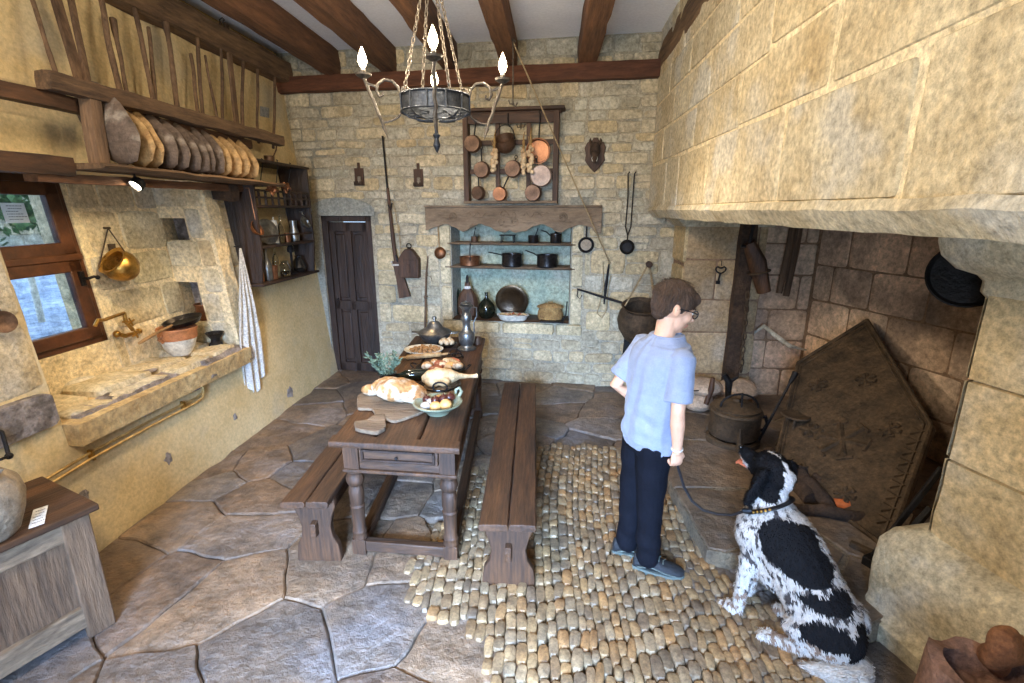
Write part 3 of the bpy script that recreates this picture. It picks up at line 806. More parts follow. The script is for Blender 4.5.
b = MB(); sweep(b, [(.20, -.02), (.21, .08), (.17, .11), (.16, .13), (.165, .20), (.17, .30), (.15, .40), (.10, .465), (.035, .50), (-.03, .52)], 1.1, 7, .012)
b.build('near_base', M['ashlar'], fp, world=True, angle=50)
# hearth: low raised slab
b = MB()
HZ = .10
hp = [PZ(673,488,HZ), PZ(707,549,HZ), PZ(745,556,HZ), PZ(800,590,HZ), PZ(868,625,HZ), Vector((1.55,1.9,HZ)), Vector((3.1,1.6,HZ)), Vector((2.45,4.6,HZ)), Vector((1.15,4.6,HZ)), PZ(655,452,HZ)]
b.prism([Vector((p.x, p.y, -.05)) for p in hp], (0, 0, HZ+.045))
b.build('hearth_core', M['dirt'], fp, world=True, smooth=False)
b = MB(); random.seed(14)
hs = []
HP = [(p.x, p.y) for p in hp]
def slabpoly(mb, poly, z, col, inset=.008, side=.1):
    pts = []
    for k in range(len(poly)):
        a = Vector((*poly[k], 0)); c = Vector((*poly[(k+1) % len(poly)], 0)); n = max(1, int((c-a).length/.06))
        pts += [a.lerp(c, q/n) for q in range(n)]
    ctr = sum(pts, Vector())/len(pts); rings = []
    for (ins, dz) in ((.004, -side), (.0, -.02), (.012, -.003), (.05, 0), (.14, .002)):
        ring = []
        for p in pts:
            d = p-ctr; L_ = max(d.length, .001); q = ctr+d*max(.1, (L_-ins-inset)/L_)+noise.noise_vector(Vector((p.x*6, p.y*6, 4)))*.012
            q.z = z+dz+noise.noise(Vector((q.x*4, q.y*4, 2)))*.010; ring.append(q)
        rings.append(ring)
    n0 = len(rings[0]); vs = [p for r_ in rings for p in r_]; fs = []
    for a in range(len(rings)-1):
        for k in range(n0): fs.append((a*n0+k, a*n0+(k+1) % n0, (a+1)*n0+(k+1) % n0, (a+1)*n0+k))
    fs.append(tuple((len(rings)-1)*n0+k for k in range(n0)))
    mb.add(vs, fs, col)
hseeds = [(1.15,2.55),(1.1,3.2),(1.15,3.9),(1.75,2.4),(1.7,3.0),(1.7,3.7),(2.3,2.4),(2.3,3.1),(2.2,3.9),(1.3,4.3),(1.9,4.3),(2.7,2.0),(1.55,2.05),(1.3,2.25)]
for i, (sx, sy) in enumerate(hseeds):
    poly = list(HP)
    for j, (qx, qy) in enumerate(hseeds):
        if i != j: poly = clip(poly, (sx+qx)/2, (sy+qy)/2, qx-sx, qy-sy)
    if len(poly) > 2: slabpoly(b, poly, HZ+.005, jit((.98,.9,.78), .08), side=.12)
b.build('hearth', M['flag'], fp, world=True, fix=True)

b = MB(); slab_with_holes(b, lambda u, v, o: Vector((u, -1.8+o, v)), -3.0, 3.6, -.1, 3.4, [(-1.3, .15, -.1, 2.25)], .3)
struct(b.build('wall_front', M['plaster'], smooth=False))
b = MB(); b.box((3.55, 1.6, 1.6), (.2, 7.2, 3.5)); struct(b.build('wall_right', M['plaster'], smooth=False))
# ================================================================ outside the window
b = MB(); b.box((0, -5.9, -.1), (8, 8, .1)); struct(b.build('floor_outside', M['outdoor_ground'], smooth=False))
b = MB(); b.box((-8.1, 5, .70), (10.0, 18, .1))
struct(b.build('floor_outside', M['outdoor_ground'], smooth=False))
# ================================================================ upper left: rail, shelf, sticks, loaves
def T(name, label, cat, loc, group=None): return thing(name, label, cat, loc, 0, group)
XR = -2.39
m = MB(); m.beam((XR, 2.37, 2.395), (XR+.0, 4.45, 2.385), .09, .085, rough=.010, seg=30, seed=2)
tag(m.build('rail', M['greywood'], angle=60), 'thick rounded grey-brown rail in front of the sticks, high on the left wall', 'beam')
m = MB(); m.beam((XR-.08, -1.2, 2.335), (XR-.08, 4.1, 2.315), .07, .075, rough=.008, seg=40, seed=4)
tag(m.build('lower_rail', M['oak'], angle=60), 'darker long batten running just under the thick rail on the left', 'beam')
m = MB(); m.beam((XR-.07, -1.2, 2.015), (XR-.07, 2.46, 2.010), .10, .095, rough=.01, seg=40, seed=6)
tag(m.build('shelf_bearer', M['oak'], angle=60), 'thick dark brown bearer above the window, left of the plank shelf', 'beam')
m = MB(); m.beam((XR-.10, 2.3, 1.955), (XR-.10, 4.0, 1.965), .08, .05, rough=.006, seg=40, seed=6)
tag(m.build('shelf_bearer', M['beam'], angle=60), 'thin dark batten running under the plank shelf of loaves', 'beam')
m = MB(); m.beam((XR-.03, 2.47, 2.02), (XR-.03, 4.22, 2.005), .34, .03, rough=.007, seg=40, seed=7)
tag(m.build('plank_shelf', M['greywood'], angle=60), 'long weathered plank shelf that carries the row of loaves', 'shelf')
m = MB(); m.beam((XR-.0, 2.585, 2.03), (XR-.0, 2.60, 2.35), .07, .075, up=(0,1,0), rough=.006, seg=8, seed=8)
tag(m.build('shelf_post', M['greywoodz'], angle=60), 'short dark upright post between shelf and rail, left of the loaves', 'post')
m = MB(); m.beam((XR-.1, 3.98, 2.03), (XR-.1, 3.98, 2.34), .06, .07, up=(0,1,0), rough=.006, seg=8, seed=9)
tag(m.build('shelf_post', M['greywoodz'], angle=60), 'short dark upright post between shelf and rail, right end by the cabinet', 'post')
m = MB(); p = Vector((-2.55, 3.80, 1.93))
m.beam(p+Vector((-.06,0,0)), p+Vector((.10,0,0)), .10, .12, rough=.02, seg=6, seed=3)
tag(m.build('bracket_stub', M['log'], angle=60), 'rough dark timber stub sticking out of the wall beneath the plank shelf', 'bracket')
# loaves standing on edge like plates
random.seed(6)
cols = ['clog_dark','loafwood','loafwood','clog_dark','clog_dark','clog_dark','clog_dark','clog_dark','clog_dark','loafwood','loafwood','loafwood','loafwood']
lab = ['big dark grey oval bread loaf at the left end of the shelf row', 'tan oval loaf directly behind the big grey loaf at the left', 'tan-edged brown loaf, third in the shelf row from the left', 'dark brown loaf, fourth in the shelf row from the left', 'dark ridged loaf, fifth in the shelf row from the left', 'dark loaf, sixth in the shelf row from the left', 'dark grey loaf in the middle of the shelf row, seventh from the left', 'dark loaf just right of the middle of the shelf row, eighth', 'dark loaf, ninth in the shelf row, last of the dark ones', 'golden brown loaf, first of the lighter four on the right', 'golden loaf, second of the lighter four on the right', 'pale golden loaf, next to last at the right end of the row', 'pale golden loaf closing the right end of the shelf row']
ys = [2.72, 2.84, 2.93, 3.04, 3.14, 3.24, 3.32, 3.40, 3.49, 3.58, 3.68, 3.78, 3.90]
for i, y in enumerate(ys):
    big = 1.3 if i == 0 else 1.08-.014*i
    m = MB(); rings = []
    n = 20; K = 14
    for k in range(K+1):                 # boat-shaped loaf: long axis x, thickness y
        t = k/K*2-1; w = (1-abs(t)**2.6)**.55
        ring = []
        for j in range(n):
            a = 2*PI*j/n; cy, cz = math.cos(a), math.sin(a)
            yy = .038*w*cy*(1.25 if cy < 0 else .35); zz = .115*w*cz
            q = Vector((t*.205, yy, zz)); q += noise.noise_vector(q*9+Vector((i*3, 0, 0)))*.014
            ring.append(q*big)
        rings.append(ring)
    m.loft(rings)
    m.xf(Euler((R(rnd(-10,-4)), R(42+rnd(-4, 4)), R(rnd(-22,-12)))).to_matrix().to_4x4())
    lo = min(p.z for p in m.v)
    o = m.build('bread_loaf', M[cols[i]], sub=0); o.location = (-2.42, y, 2.032-lo)
    tag(o, lab[i], 'loaf', 'loaves on the plank shelf')
# sticks standing behind the rail
sticks = [((32,-4),(54,69),.011,'stick','thin pale stick, leftmost behind the rail'),
 ((55,-4),(79,76),.030,'greywoodz','wide dark brown board standing left behind the rail'),
 ((70,-4),(87,78),.016,'greywoodz','dark narrow batten touching the wide board'),
 ((101,-2),(118,84),.017,'stick','tall round grey-brown pole right of the dark boards'),
 ((113,19),(127,90),.012,'stick','knobbed walking stick, shorter, beside the tall round pole'),
 ((133,-2),(152,97),.014,'stick','tall smooth pole reaching the ceiling, fourth tall one from the left'),
 ((148,28),(156,99),.012,'stick','short crooked stick half hidden behind a tall smooth pole'),
 ((163,10),(177,105),.017,'stick','sturdy round-headed pole in the middle of the sticks'),
 ((190,53),(197,110),.013,'stick','short dark stick left of a tall pale pole'),
 ((197,28),(202,113),.013,'stick','tall pale pole between two short dark sticks'),
 ((205,56),(217,119),.010,'stick','short thin dark stick leaning right'),
 ((221,24),(223,122),.011,'stick','thin pole with a small iron hook on its top'),
 ((226,24),(237,128),.026,'greywoodz','broad dark plank standing upright behind the hooked pole'),
 ((243,51),(242,128),.014,'stick','plain pale pole, third from the right end of the sticks'),
 ((258,60),(258,132),.012,'stick','plain slim pole, second from the right end'),
 ((275,73),(273,137),.012,'stick','slim pole at the right end next to the back wall')]
for i, (t_, b_, r_, mt, lb) in enumerate(sticks):
    a = LWp(*b_, .19 if r_ < .02 else .17); c = LWp(*t_, .10); d = (c-a).normalized(); a = a-d*max(0, (a.z-2.34))/d.z
    nseg = 9; pts = []; rs = []
    for k in range(nseg+1):
        q = a.lerp(c, k/nseg) + noise.noise_vector(Vector((i*5, k*.22, 0)))*(.018 if mt == 'stick' else .003); pts.append(q)
        rs.append(r_*rnd(.88, 1.1) if mt == 'stick' else (r_*.5, r_*1.25))
    if lb.startswith('knob') or 'round-headed' in lb: rs[-1] = r_*1.7; rs[-2] = r_*1.5
    if mt != 'stick':
        m = MB(); m.beam(pts[0], pts[-1], r_*2, .022, up=(1,0,0), rough=.003, seg=8, seed=i)
    else:
        m = MB(); m.tube(pts, rs, 9)
    if 'hook' in lb.split(' on ')[0] and 'small' in lb:
        root = thing('pole', lb, 'pole', a, 0, 'sticks behind the rail')
        m.build('shaft', M[mt], root, world=True)
        h = MB(); p = pts[-1]; h.tube([p, p+Vector((0,0,.03)), p+Vector((.02,.01,.045)), p+Vector((.03,.015,.03)), p+Vector((.02,.01,.02))], .004)
        h.build('hook', M['iron'], root, world=True)
    else:
        tag(m.build('pole' if mt == 'stick' else 'board', M[mt]), lb, 'pole' if mt == 'stick' else 'board', 'sticks behind the rail')
# little paper notice on the wall behind the last sticks
c = LWp(264, 112, .012); m = MB(); m.prism([LWp(260,106,.005), LWp(269,108,.005), LWp(269,118,.005), LWp(260,116,.005)], (.003,0,0))
tag(m.build('wall_note', mat('grey_note', S(176,178,176), S(120,124,130), 40, bump=0)), 'small grey printed note on the wall behind the last sticks', 'note')
# under-shelf spot
c = LWp(137, 184, .24); t = T('shelf_spotlight', 'small black spotlight glowing white under the plank shelf', 'spotlight', c)
m = MB(); m.lathe([(.0,.025),(.035,.025),(.04,-.015),(.034,-.02),(.03,-.005),(0,-.005)], 20); LQ = Euler((R(-48),R(12),0)).to_matrix().to_4x4(); m.xf(LQ)
m.build('housing', M['iron'], t)
m = MB(); m.lathe([(0,-.012),(.032,-.012),(.032,-.008),(0,-.008)], 20); m.xf(LQ); m.build('lens', mat('lamp_lens', S(255,250,235), emit=(1,.9,.7,1), estr=14, bump=0), t)
m = MB(); m.tube([(0,0,.02),(-.01,0,.06)], .008); m.build('stem', M['iron'], t)
lamp('shelf_spot_light', 'SPOT', c+Vector((0,0,-.03)), 26, (1.0,.78,.46), (-2.78, 3.0, .7), spot_size=R(130), spot_blend=.8, shadow_soft_size=.03)

# ================================================================ dark hanging cabinet
cb = T('hanging_cabinet', 'dark open wall cabinet of glass and pewter next to the door', 'cabinet', (-2.6, 4.4, 1.2))
Y0, Y1, Zb, Zt = 3.93, 4.88, 1.19, 2.20
fx = -2.37
m = MB()
def sideboard(mb, y, zt=Zt):
    mb.prism([(lw(0,Zb).x+.005, y, Zb), (fx-.03, y, Zb), (fx, y, Zb+.3), (fx, y, zt-.25), (fx+.0, y, zt), (lw(0,zt).x+.005, y, zt)], (0, .025, 0))
sideboard(m, Y0); m.build('side_board', M['darkdoor'], cb, world=True, bevel=.003)
m = MB(); sideboard(m, Y1-.025); m.build('side_board', M['darkdoor'], cb, world=True, bevel=.003)
shz = [Zb+.005, 1.50, 1.83, Zt-.01]
for z in shz:
    m = MB(); x0 = lw(0, z).x+.006; m.box(((x0+fx)/2, (Y0+Y1)/2, z), (fx-x0, Y1-Y0-.05+(0.12 if z > 2 or z < 1.2 else 0), .022)); m.build('shelf_board', M['darkdoor'], cb, world=True, bevel=.003)
m = MB()
for z in (1.90, 1.955): m.box((fx-.01, (Y0+Y1)/2, z), (.018, Y1-Y0-.05, .016))
for k in range(9): m.box((fx-.01, Y0+.08+k*.1, 1.90), (.014, .018, .13))
m.box((fx-.01, (Y0+Y1)/2, 1.585), (.014, Y1-Y0-.05, .014))
m.build('plate_rack', M['darkdoor'], cb, world=True)
def vessel(name, label, cat, prof, loc, mt, group=None, n=20, parts=None, rotz=0, handle=None):
    t = thing(name, label, cat, loc, rotz, group)
    m = MB(); m.lathe(prof, n); m.build('body', M[mt], t)
    if handle:
        m = MB(); m.tube(handle[0], handle[1], 7); m.build('handle', M[handle[2] if len(handle) > 2 else mt], t)
    return t
def bottle_prof(r, h, nk=.3): return [(0,0),(r*.9,0),(r,h*.04),(r,h*.5),(r*.8,h*.6),(r*nk,h*.72),(r*nk,h*.96),(r*nk*1.3,h*.97),(r*nk*1.3,h),(r*nk*.8,h),(r*nk*.8,h*.7),(0,h*.65)]
def goblet(r, h): return [(0,0),(r*.8,0),(r*.75,h*.04),(r*.15,h*.1),(r*.12,h*.4),(r*.5,h*.5),(r,h*.65),(r*.9,h),(r*.86,h),(r*.9,h*.68),(r*.4,h*.55),(0,h*.53)]
zz = Zb+.018
cx = -2.47
tag(vessel('glass_bottle', 'small brown bottle at the left end of the bottom cabinet shelf', 'bottle', bottle_prof(.035,.2), (cx,4.02,zz), 'terracotta', 'things on the bottom cabinet shelf'), 'small brown bottle at the left end of the bottom cabinet shelf', 'bottle')
it = [('pewter_flask','slim pewter flask second on the bottom cabinet shelf','flask',bottle_prof(.04,.27,.35),4.12,'pewter'),
('tumbler','squat copper-coloured tumbler on the bottom cabinet shelf','cup',[(0,0),(.04,0),(.045,.12),(.04,.12),(.036,.01),(0,.01)],4.20,'copper'),
('glass_bottle','tall clear narrow bottle mid bottom cabinet shelf','bottle',bottle_prof(.03,.30,.3),4.30,'glass'),
('glass_jar','round clear glass jar on the bottom cabinet shelf','jar',[(0,0),(.04,0),(.055,.05),(.045,.1),(.03,.12),(.034,.14),(.03,.14),(.04,.1),(.05,.05),(0,.01)],4.42,'glass'),
('candlestick','black iron candlestick near the right end of the bottom cabinet shelf','candlestick',[(0,0),(.05,0),(.045,.01),(.012,.03),(.012,.2),(.03,.21),(.03,.24),(.02,.27),(0,.27)],4.58,'iron'),
('dark_jug','dark round jug at the right end of the bottom cabinet shelf','jug',[(0,0),(.05,0),(.07,.05),(.05,.11),(.03,.14),(.035,.16),(0,.15)],4.72,'blackglaze')]
for nm, lb, ct, pr, y, mt in it:
    vessel(nm, lb, ct, pr, (cx+rnd(-.02,.02), y, zz), mt, 'things on the bottom cabinet shelf')
zz = 1.512
it = [('pewter_plate','pewter plate standing on edge on the middle cabinet shelf','plate',None,4.20,'pewter'),
('candle','fat cream candle on the middle cabinet shelf','candle',[(0,0),(.03,0),(.03,.2),(.005,.205),(.004,.23),(0,.23)],4.34,'creamceramic'),
('glass_bottle','clear bottle beside the cream candle in the cabinet','bottle',bottle_prof(.028,.24),4.44,'glass'),
('copper_cup','small copper cup on the middle cabinet shelf','cup',[(0,0),(.03,0),(.035,.08),(.03,.08),(.028,.01),(0,.01)],4.54,'copper'),
('pewter_pitcher','grey pewter pitcher at the right of the middle cabinet shelf','pitcher',[(0,0),(.045,0),(.05,.06),(.03,.13),(.035,.19),(.03,.19),(.026,.13),(0,.1)],4.68,'pewter')]
for nm, lb, ct, pr, y, mt in it:
    if pr: vessel(nm, lb, ct, pr, (cx, y, zz), mt, 'things on the middle cabinet shelf')
    else:
        t = T(nm, lb, ct, (cx, y, zz+.105), 'things on the middle cabinet shelf'); m = MB()
        m.lathe([(0,0),(.07,.004),(.085,.012),(.11,.016),(.11,.02),(.08,.018),(.065,.01),(0,.008)], 28, mat=Euler((0,R(78),R(-20))).to_matrix())
        m.build('dish', M['pewter'], t)
zz = 2.212
vessel('copper_saucepan', 'tiny saucepan with upright handle on top of the cabinet', 'pan', [(0,0),(.04,0),(.045,.05),(.04,.05),(.036,.008),(0,.008)], (-2.5,4.45,zz), 'oldcopper', None, handle=([(.04,0,.045),(.06,.02,.1),(.07,.03,.16)], .006))
vessel('small_jar', 'small dark jar on the cabinet top at its left', 'jar', [(0,0),(.025,0),(.03,.05),(.012,.07),(.015,.09),(0,.09)], (-2.52,4.10,zz), 'blackglaze')
# hanging in front of the cabinet
def hang_ladle(px, py, pxb, pyb, o, r, lb, mt, hm=None, nm='ladle', hr=.005):
    a = LWp(px, py, o); c = LWp(pxb, pyb, o); c.y = a.y; c.x = a.x+.02
    t = thing(nm, lb, nm, a, 0)
    m = MB(); m.tube([a+Vector((-.03,0,0)), a, a+Vector((0,0,-.02)), c+Vector((0,0,r))], hr, 7); m.build('handle', M[hm or mt], t, world=True)
    m = MB(); m.lathe([(0,-r*.75),(r*.6,-r*.6),(r*.95,-r*.2),(r,0),(r*.93,0),(r*.88,-.2*r),(r*.5,-r*.52),(0,-r*.66)], 20, c=c+Vector((.01,0,0)), mat=Euler((0,R(62),0)).to_matrix()); m.build('bowl', M[mt], t, world=True)
hang_ladle(249,188,257,228,.24,.065,'copper ladle hanging in front of the dark cabinet','copper')
hang_ladle(302,212,303,222,.25,.06,'pewter ladle bowl hanging at the right edge of the dark cabinet','pewter')
hooks = [((263,162),(260,184)),((278,163),(276,187)),((291,166),(287,190))]
for i, (a_, c_) in enumerate(hooks):
    a = LWp(*a_, .27); c = LWp(*c_, .30); m = MB()
    m.tube([a+Vector((0,0,.02)), a+Vector((-.012,0,.03)), a, a.lerp(c,.5), c, c+Vector((.02,0,-.02)), c+Vector((.03,0,.0))], .0035, 6)
    tag(m.build('hanging_hook', M['greyiron']), ['left','middle','right'][i]+'most of three thin hooks hanging from the cabinet top' if i != 1 else 'middle one of three thin hooks hanging from the cabinet top', 'hook', 'hooks under the cabinet top')
for i, (px, py) in enumerate(((272,190),(286,188))):
    c = LWp(px, py, .33); m = MB(); random.seed(i+2)
    for k in range(6):
        a = 2*PI*k/6; m.ball(c+Vector((rnd(-.01,.01), math.cos(a)*.045, math.sin(a)*.018)), (.02,.04,.012), 8, 6, rot=(a, 0, .3*k))
    m.tube([c+Vector((0,-.08,0)), c+Vector((.01,0,.01)), c+Vector((0,.08,-.01))], .008)
    tag(m.build('copper_mould', M['copper']), ('left' if i == 0 else 'right')+' one of two crinkled copper moulds at the shelf end before the cabinet', 'mould', 'copper moulds')

# towel
t = T('linen_towel', 'long white striped linen towel hanging from a nail by the cabinet', 'towel', LWp(239,248,.14))
base = LWp(239, 248, .14)
m = MB(); nu, nv = 26, 40; vs = []; fs = []
Ht = 1.24
for j in range(nv+1):
    v = j/nv
    wd_ = .02+.26*min(1, (v*1.5))**.9*(1 if v < .72 else 1)
    for i in range(nu+1):
        u = i/nu-.5
        zlen = Ht*(1-.20*max(0, u+.1)**.8*1.2) if u > -.1 else Ht*(1-.28*(-.1-u))
        fold = math.sin(u*22+v*1.5)*.022*min(1, v*2.5)+math.sin(u*47+1)*.006*min(1,v*3)
        y = base.y + u*wd_*1.15 + .02*v
        p = Vector((0, y, base.z - v*zlen)); p.x = base.x+.01+fold-.03*v
        vs.append(p)
w = nu+1
for j in range(nv):
    for i in range(nu): fs.append((j*w+i, j*w+i+1, (j+1)*w+i+1, (j+1)*w+i))
m.add(vs, fs); m.build('cloth', M['linen'], t, world=True, solid=.004, sub=1, fix=False)
m = MB(); m.tube([base+Vector((-.04,0,.01)), base+Vector((.02,0,.015))], .005); m.build('nail', M['iron'], t, world=True)

# ================================================================ alcove things
# hanging kettle
nail = LWp(108, 228, -DA+.07)
kc = LWp(121, 266, -DA+.17)
t = T('brass_cauldron', 'round brass cauldron hanging by its bail from a nail in the alcove', 'cauldron', nail)
m = MB(); r = .105
prof = [(0,-r*.95),(r*.5,-r*.86),(r*.85,-r*.5),(r,0),(r*.93,r*.35),(r*.8,r*.5),(r*.86,r*.56),(r*.95,r*.6),(r*.95,r*.66),(r*.74,r*.56),(r*.88,0),(r*.7,-r*.5),(0,-r*.85)]
Q = Euler((R(10), R(-48), 0)).to_matrix()
Q = Euler((R(38), R(-35), R(20))).to_matrix()
m.lathe(prof, 32, c=kc, mat=Q); m.build('bowl', M['brass'], t, world=True)
m = MB(); r1 = kc+Q@Vector((r*.95,0,r*.63)); r2 = kc+Q@Vector((-r*.95,0,r*.63)); r3 = kc+Q@Vector((0, r*.95, r*.6))
m.tube([nail, r1], .004); m.tube([nail, r2], .004); m.tube([nail+Vector((-.08,0,0)), nail+Vector((.015,0,0))], .007)
m.build('bail', M['rustiron'], t, world=True)
m = MB(); m.box(nail+Vector((.0,.0,-.13)), (.03,.03,.05)); m.ball(nail+Vector((0,0,-.165)), .018); m.build('lug', M['rustiron'], t, world=True)
# brass tap
tp = LWp(125, 330, -DA+.06); t = T('brass_tap', 'old brass wall tap with curved spout and cross handles', 'tap', tp)
def L_(px, py, o=-DA+.1): return LWp(px, py, o)
m = MB(); m.tube([L_(124,313), L_(115,316,-DA+.14), L_(104,320,-DA+.18), L_(98,320,-DA+.2), L_(95,326,-DA+.2)], .011, 10); m.build('spout', M['brass'], t, world=True)
m = MB(); m.tube([L_(124,313), L_(126,322), L_(133,330)], .013, 10); m.tube([L_(117,334,-DA+.04), L_(126,336), L_(140,331,-DA+.04)], .014, 10); m.ball(L_(117,334,-DA+.05), .024); m.ball(L_(139,331,-DA+.05), .02)
m.build('valve_body', M['brass'], t, world=True)
for px, py in ((131,322),(136,334)):
    c = L_(px, py, -DA+.15); m = MB()
    for d in ((0,.028,.01),(0,-.01,.028)): m.tube([c-Vector(d), c+Vector(d)], .006, 8)
    m.tube([c, c-Vector((.06,0,0))], .007, 8); m.build('cross_handle', M['brass'], t, world=True)
# big glazed pot in the sink
pc = Vector((-2.76, 3.36, .752))
t = T('glazed_pot', 'large cream pot with tan dripping rim standing in the sink', 'pot', pc)
m = MB(); m.lathe([(0,0),(.065,0),(.07,.01),(.10,.06),(.118,.115),(.122,.15),(.11,.15),(.09,.06),(0,.02)], 32); m.build('body', M['creamceramic'], t)
m = MB(); m.lathe([(.121,.125),(.126,.15),(.124,.18),(.132,.2),(.130,.21),(.118,.2),(.113,.15),(.11,.12)], 32, wob=.006); m.build('rim_glaze', M['terracotta'], t)
m = MB(); m.tube([(-.02,-.125,.17),(-.03,-.15,.15),(-.02,-.125,.12)], .010); m.build('lug_handle', M['terracotta'], t)
# long-handled pan resting over the pot
t = T('frying_pan', 'black frying pan with long wooden handle resting across the glazed pot', 'pan', pc+Vector((.0,.03,.22)))
m = MB(); m.lathe([(0,0),(.11,0),(.135,.035),(.13,.035),(.107,.006),(0,.006)], 30, c=(0,.05,.0), mat=Euler((R(10),R(-6),0)).to_matrix()); m.build('dish', M['steelpan'], t)
m = MB(); m.tube([(0,-.07,.01),(.01,-.2,.0),(.03,-.36,-.02),(.035,-.42,-.03)], [.009,.011,.013,.009], 8); m.build('handle', M['loafwood'], t)
# copper pot in the small recess
t = vessel('copper_pot', 'small copper pot with a spoon inside the little alcove recess', 'pot', [(0,0),(.06,0),(.068,.02),(.068,.11),(.078,.125),(.076,.132),(.064,.12),(.06,.01),(0,.008)], (-2.815, 3.765, .932), 'copper', n=28)
m = MB(); m.tube([(.0,.0,.02),(-.05,.02,.17)], .004, 6); m.build('spoon', M['pewter'], t)
# little brazier
t = vessel('iron_brazier', 'little black iron brazier at the far end of the sink', 'brazier', [(0,0),(.045,0),(.05,.01),(.034,.03),(.034,.05),(.06,.085),(.07,.1),(.062,.1),(.045,.07),(0,.05)], (-2.645, 3.60, .765), 'iron', n=8)
m = MB()
for k in range(3):
    a = k*2.1; m.tube([(.04*math.cos(a),.04*math.sin(a),.02),(.06*math.cos(a),.06*math.sin(a),-.015)], .008, 6)
m.build('foot', M['iron'], t)
# stones left lying in the sink
for i, (px, py, r, lb) in enumerate(((72,383,(.06,.13,.03),'pale flat stone at the near end of the sink'), (146,372,(.03,.08,.014),'small grey pebble slab in the middle of the sink'), (60,376,(.05,.06,.04),'brown square stone in the near corner of the sink'))):
    p = PZ(px, py, .765 if i != 1 else .75); m = MB(); m.ball((0,0,0), r, 16, 10, rot=(0,0,-.3), wob=.012)
    o = m.build('loose_stone', M[('white_rock','trimstone','terracotta')[i]], angle=60); o.location = p
    tag(o, lb, 'stone', 'stones in the sink')
# ladle at the left edge of the photo
p = LWp(3, 322, .045); t = T('copper_skimmer', 'round copper ladle hanging on the wall at the far left edge', 'ladle', p+Vector((0,0,.15)))
m = MB(); m.lathe([(0,-.012),(.035,-.01),(.05,.0),(.052,.006),(.048,.006),(.03,-.004),(0,-.005)], 24, c=p, mat=Euler((0,R(80),R(-15))).to_matrix()); m.build('bowl', M['oldcopper'], t, world=True)
m = MB(); m.tube([p+Vector((0,0,.05)), p+Vector((-.01,-.02,.2))], .004); m.build('handle', M['rustiron'], t, world=True)
# pipes
for i, dz in enumerate((0, -.034)):
    m = MB(); pp = []
    for (px, py) in ((197,368),(203,386),(202,393),(196,398),(150,421),(90,453),(28,490)):
        q = LWp(px, py, .030+.012*i); q.z += dz; pp.append(q)
    m.tube(pp, .008, 8)
    tag(m.build('brass_pipe', M['dull_brass']), ('upper' if i == 0 else 'lower')+' of two thin brass water pipes running along the left wall', 'pipe', 'water pipes on the left wall')
for (px, py) in ((183,404),(91,453)):
    c = LWp(px, py, .03); m = MB(); m.box(c+Vector((0,0,-.012)), (.03,.012,.06)); m.tube([c+Vector((-.03,0,-.012)), c+Vector((.01,0,-.012))], .006, 6)
    tag(m.build('pipe_clip', M['brass']), 'brass clip holding the pipes '+('below the sink corner' if px > 100 else 'near the chest'), 'clip', 'pipe clips')
# chips in the plaster
random.seed(3)
for i, (px, py, r, lb) in enumerate(((168,458,.035,'round grey patch where plaster has flaked, low on the left wall'), (235,417,.025,'small flaked patch below the towel'), (290,393,.05,'broad flaked patch near the door'), (84,495,.03,'small flaked spot above the chest corner'))):
    c = LWp(px, py, .001); n = 14; m = MB()
    pts = []
    for k in range(n):
        a = 2*PI*k/n; rr = r*rnd(.6, 1.25); y = c.y+rr*math.cos(a); z = c.z+rr*math.sin(a)*1.1; pts.append(lw(y, z, .0015))
    m.prism(pts, (.002,0,0)); o = m.build('plaster_chip', M['trimstone'], wl_); struct(o)

# ================================================================ chest with jar and card
C1 = PZ(92, 505, .60); C0 = PZ(0, 545, .60); C2 = PZ(28, 495, .60)
ax = (C1-C0).normalized(); ang = math.atan2(ax.y, ax.x)           # front edge direction
t = thing('wooden_chest', 'weathered wooden panelled chest in the lower left corner', 'chest', (C1.x, C1.y, 0), ang)
# local: x back along the front edge (negative = towards the viewer), +y = towards the wall
Lc, Wc, Hc = 1.15, .44, .60
m = MB()
m.box((-Lc/2+.0, Wc/2+.02, Hc-.015), (Lc+.04, Wc+.06, .03)); m.build('lid', M['oakx'], t, bevel=.006)
def stile(x, w, z0=.0, z1=Hc-.03, y=.03, mt='greywoodz', nm='stile'):
    q = MB(); q.box((x, y, (z0+z1)/2), (w, .035, z1-z0)); return q.build(nm, M[mt], t, bevel=.006)
stile(-.06, .10); stile(-Lc+.06, .10); stile(-Lc/2, .08)
for z, h in ((.11, .10), (Hc-.075, .09)):
    q = MB(); q.box((-Lc/2, .032, z), (Lc-.1, .032, h)); q.build('rail', M['greywoodx'], t, bevel=.006)
for x in (-Lc*.27, -Lc*.74):
    q = MB(); q.box((x, .045, Hc/2), (Lc/2-.1, .014, Hc-.16)); q.build('panel', M['greywoodz'], t, bevel=.004)
q = MB(); q.box((-.03, Wc/2, (Hc-.03)/2), (.035, Wc-.03, Hc-.03)); q.build('end_panel', M['greywoodz'], t, bevel=.006)
q = MB(); q.box((-Lc+.03, Wc/2, (Hc-.03)/2), (.035, Wc-.03, Hc-.03)); q.build('end_panel', M['greywoodz'], t, bevel=.006)
q = MB(); q.box((-Lc/2, Wc-.02, (Hc-.03)/2), (Lc-.05, .03, Hc-.03)); q.build('back_panel', M['greywood'], t, bevel=.006)
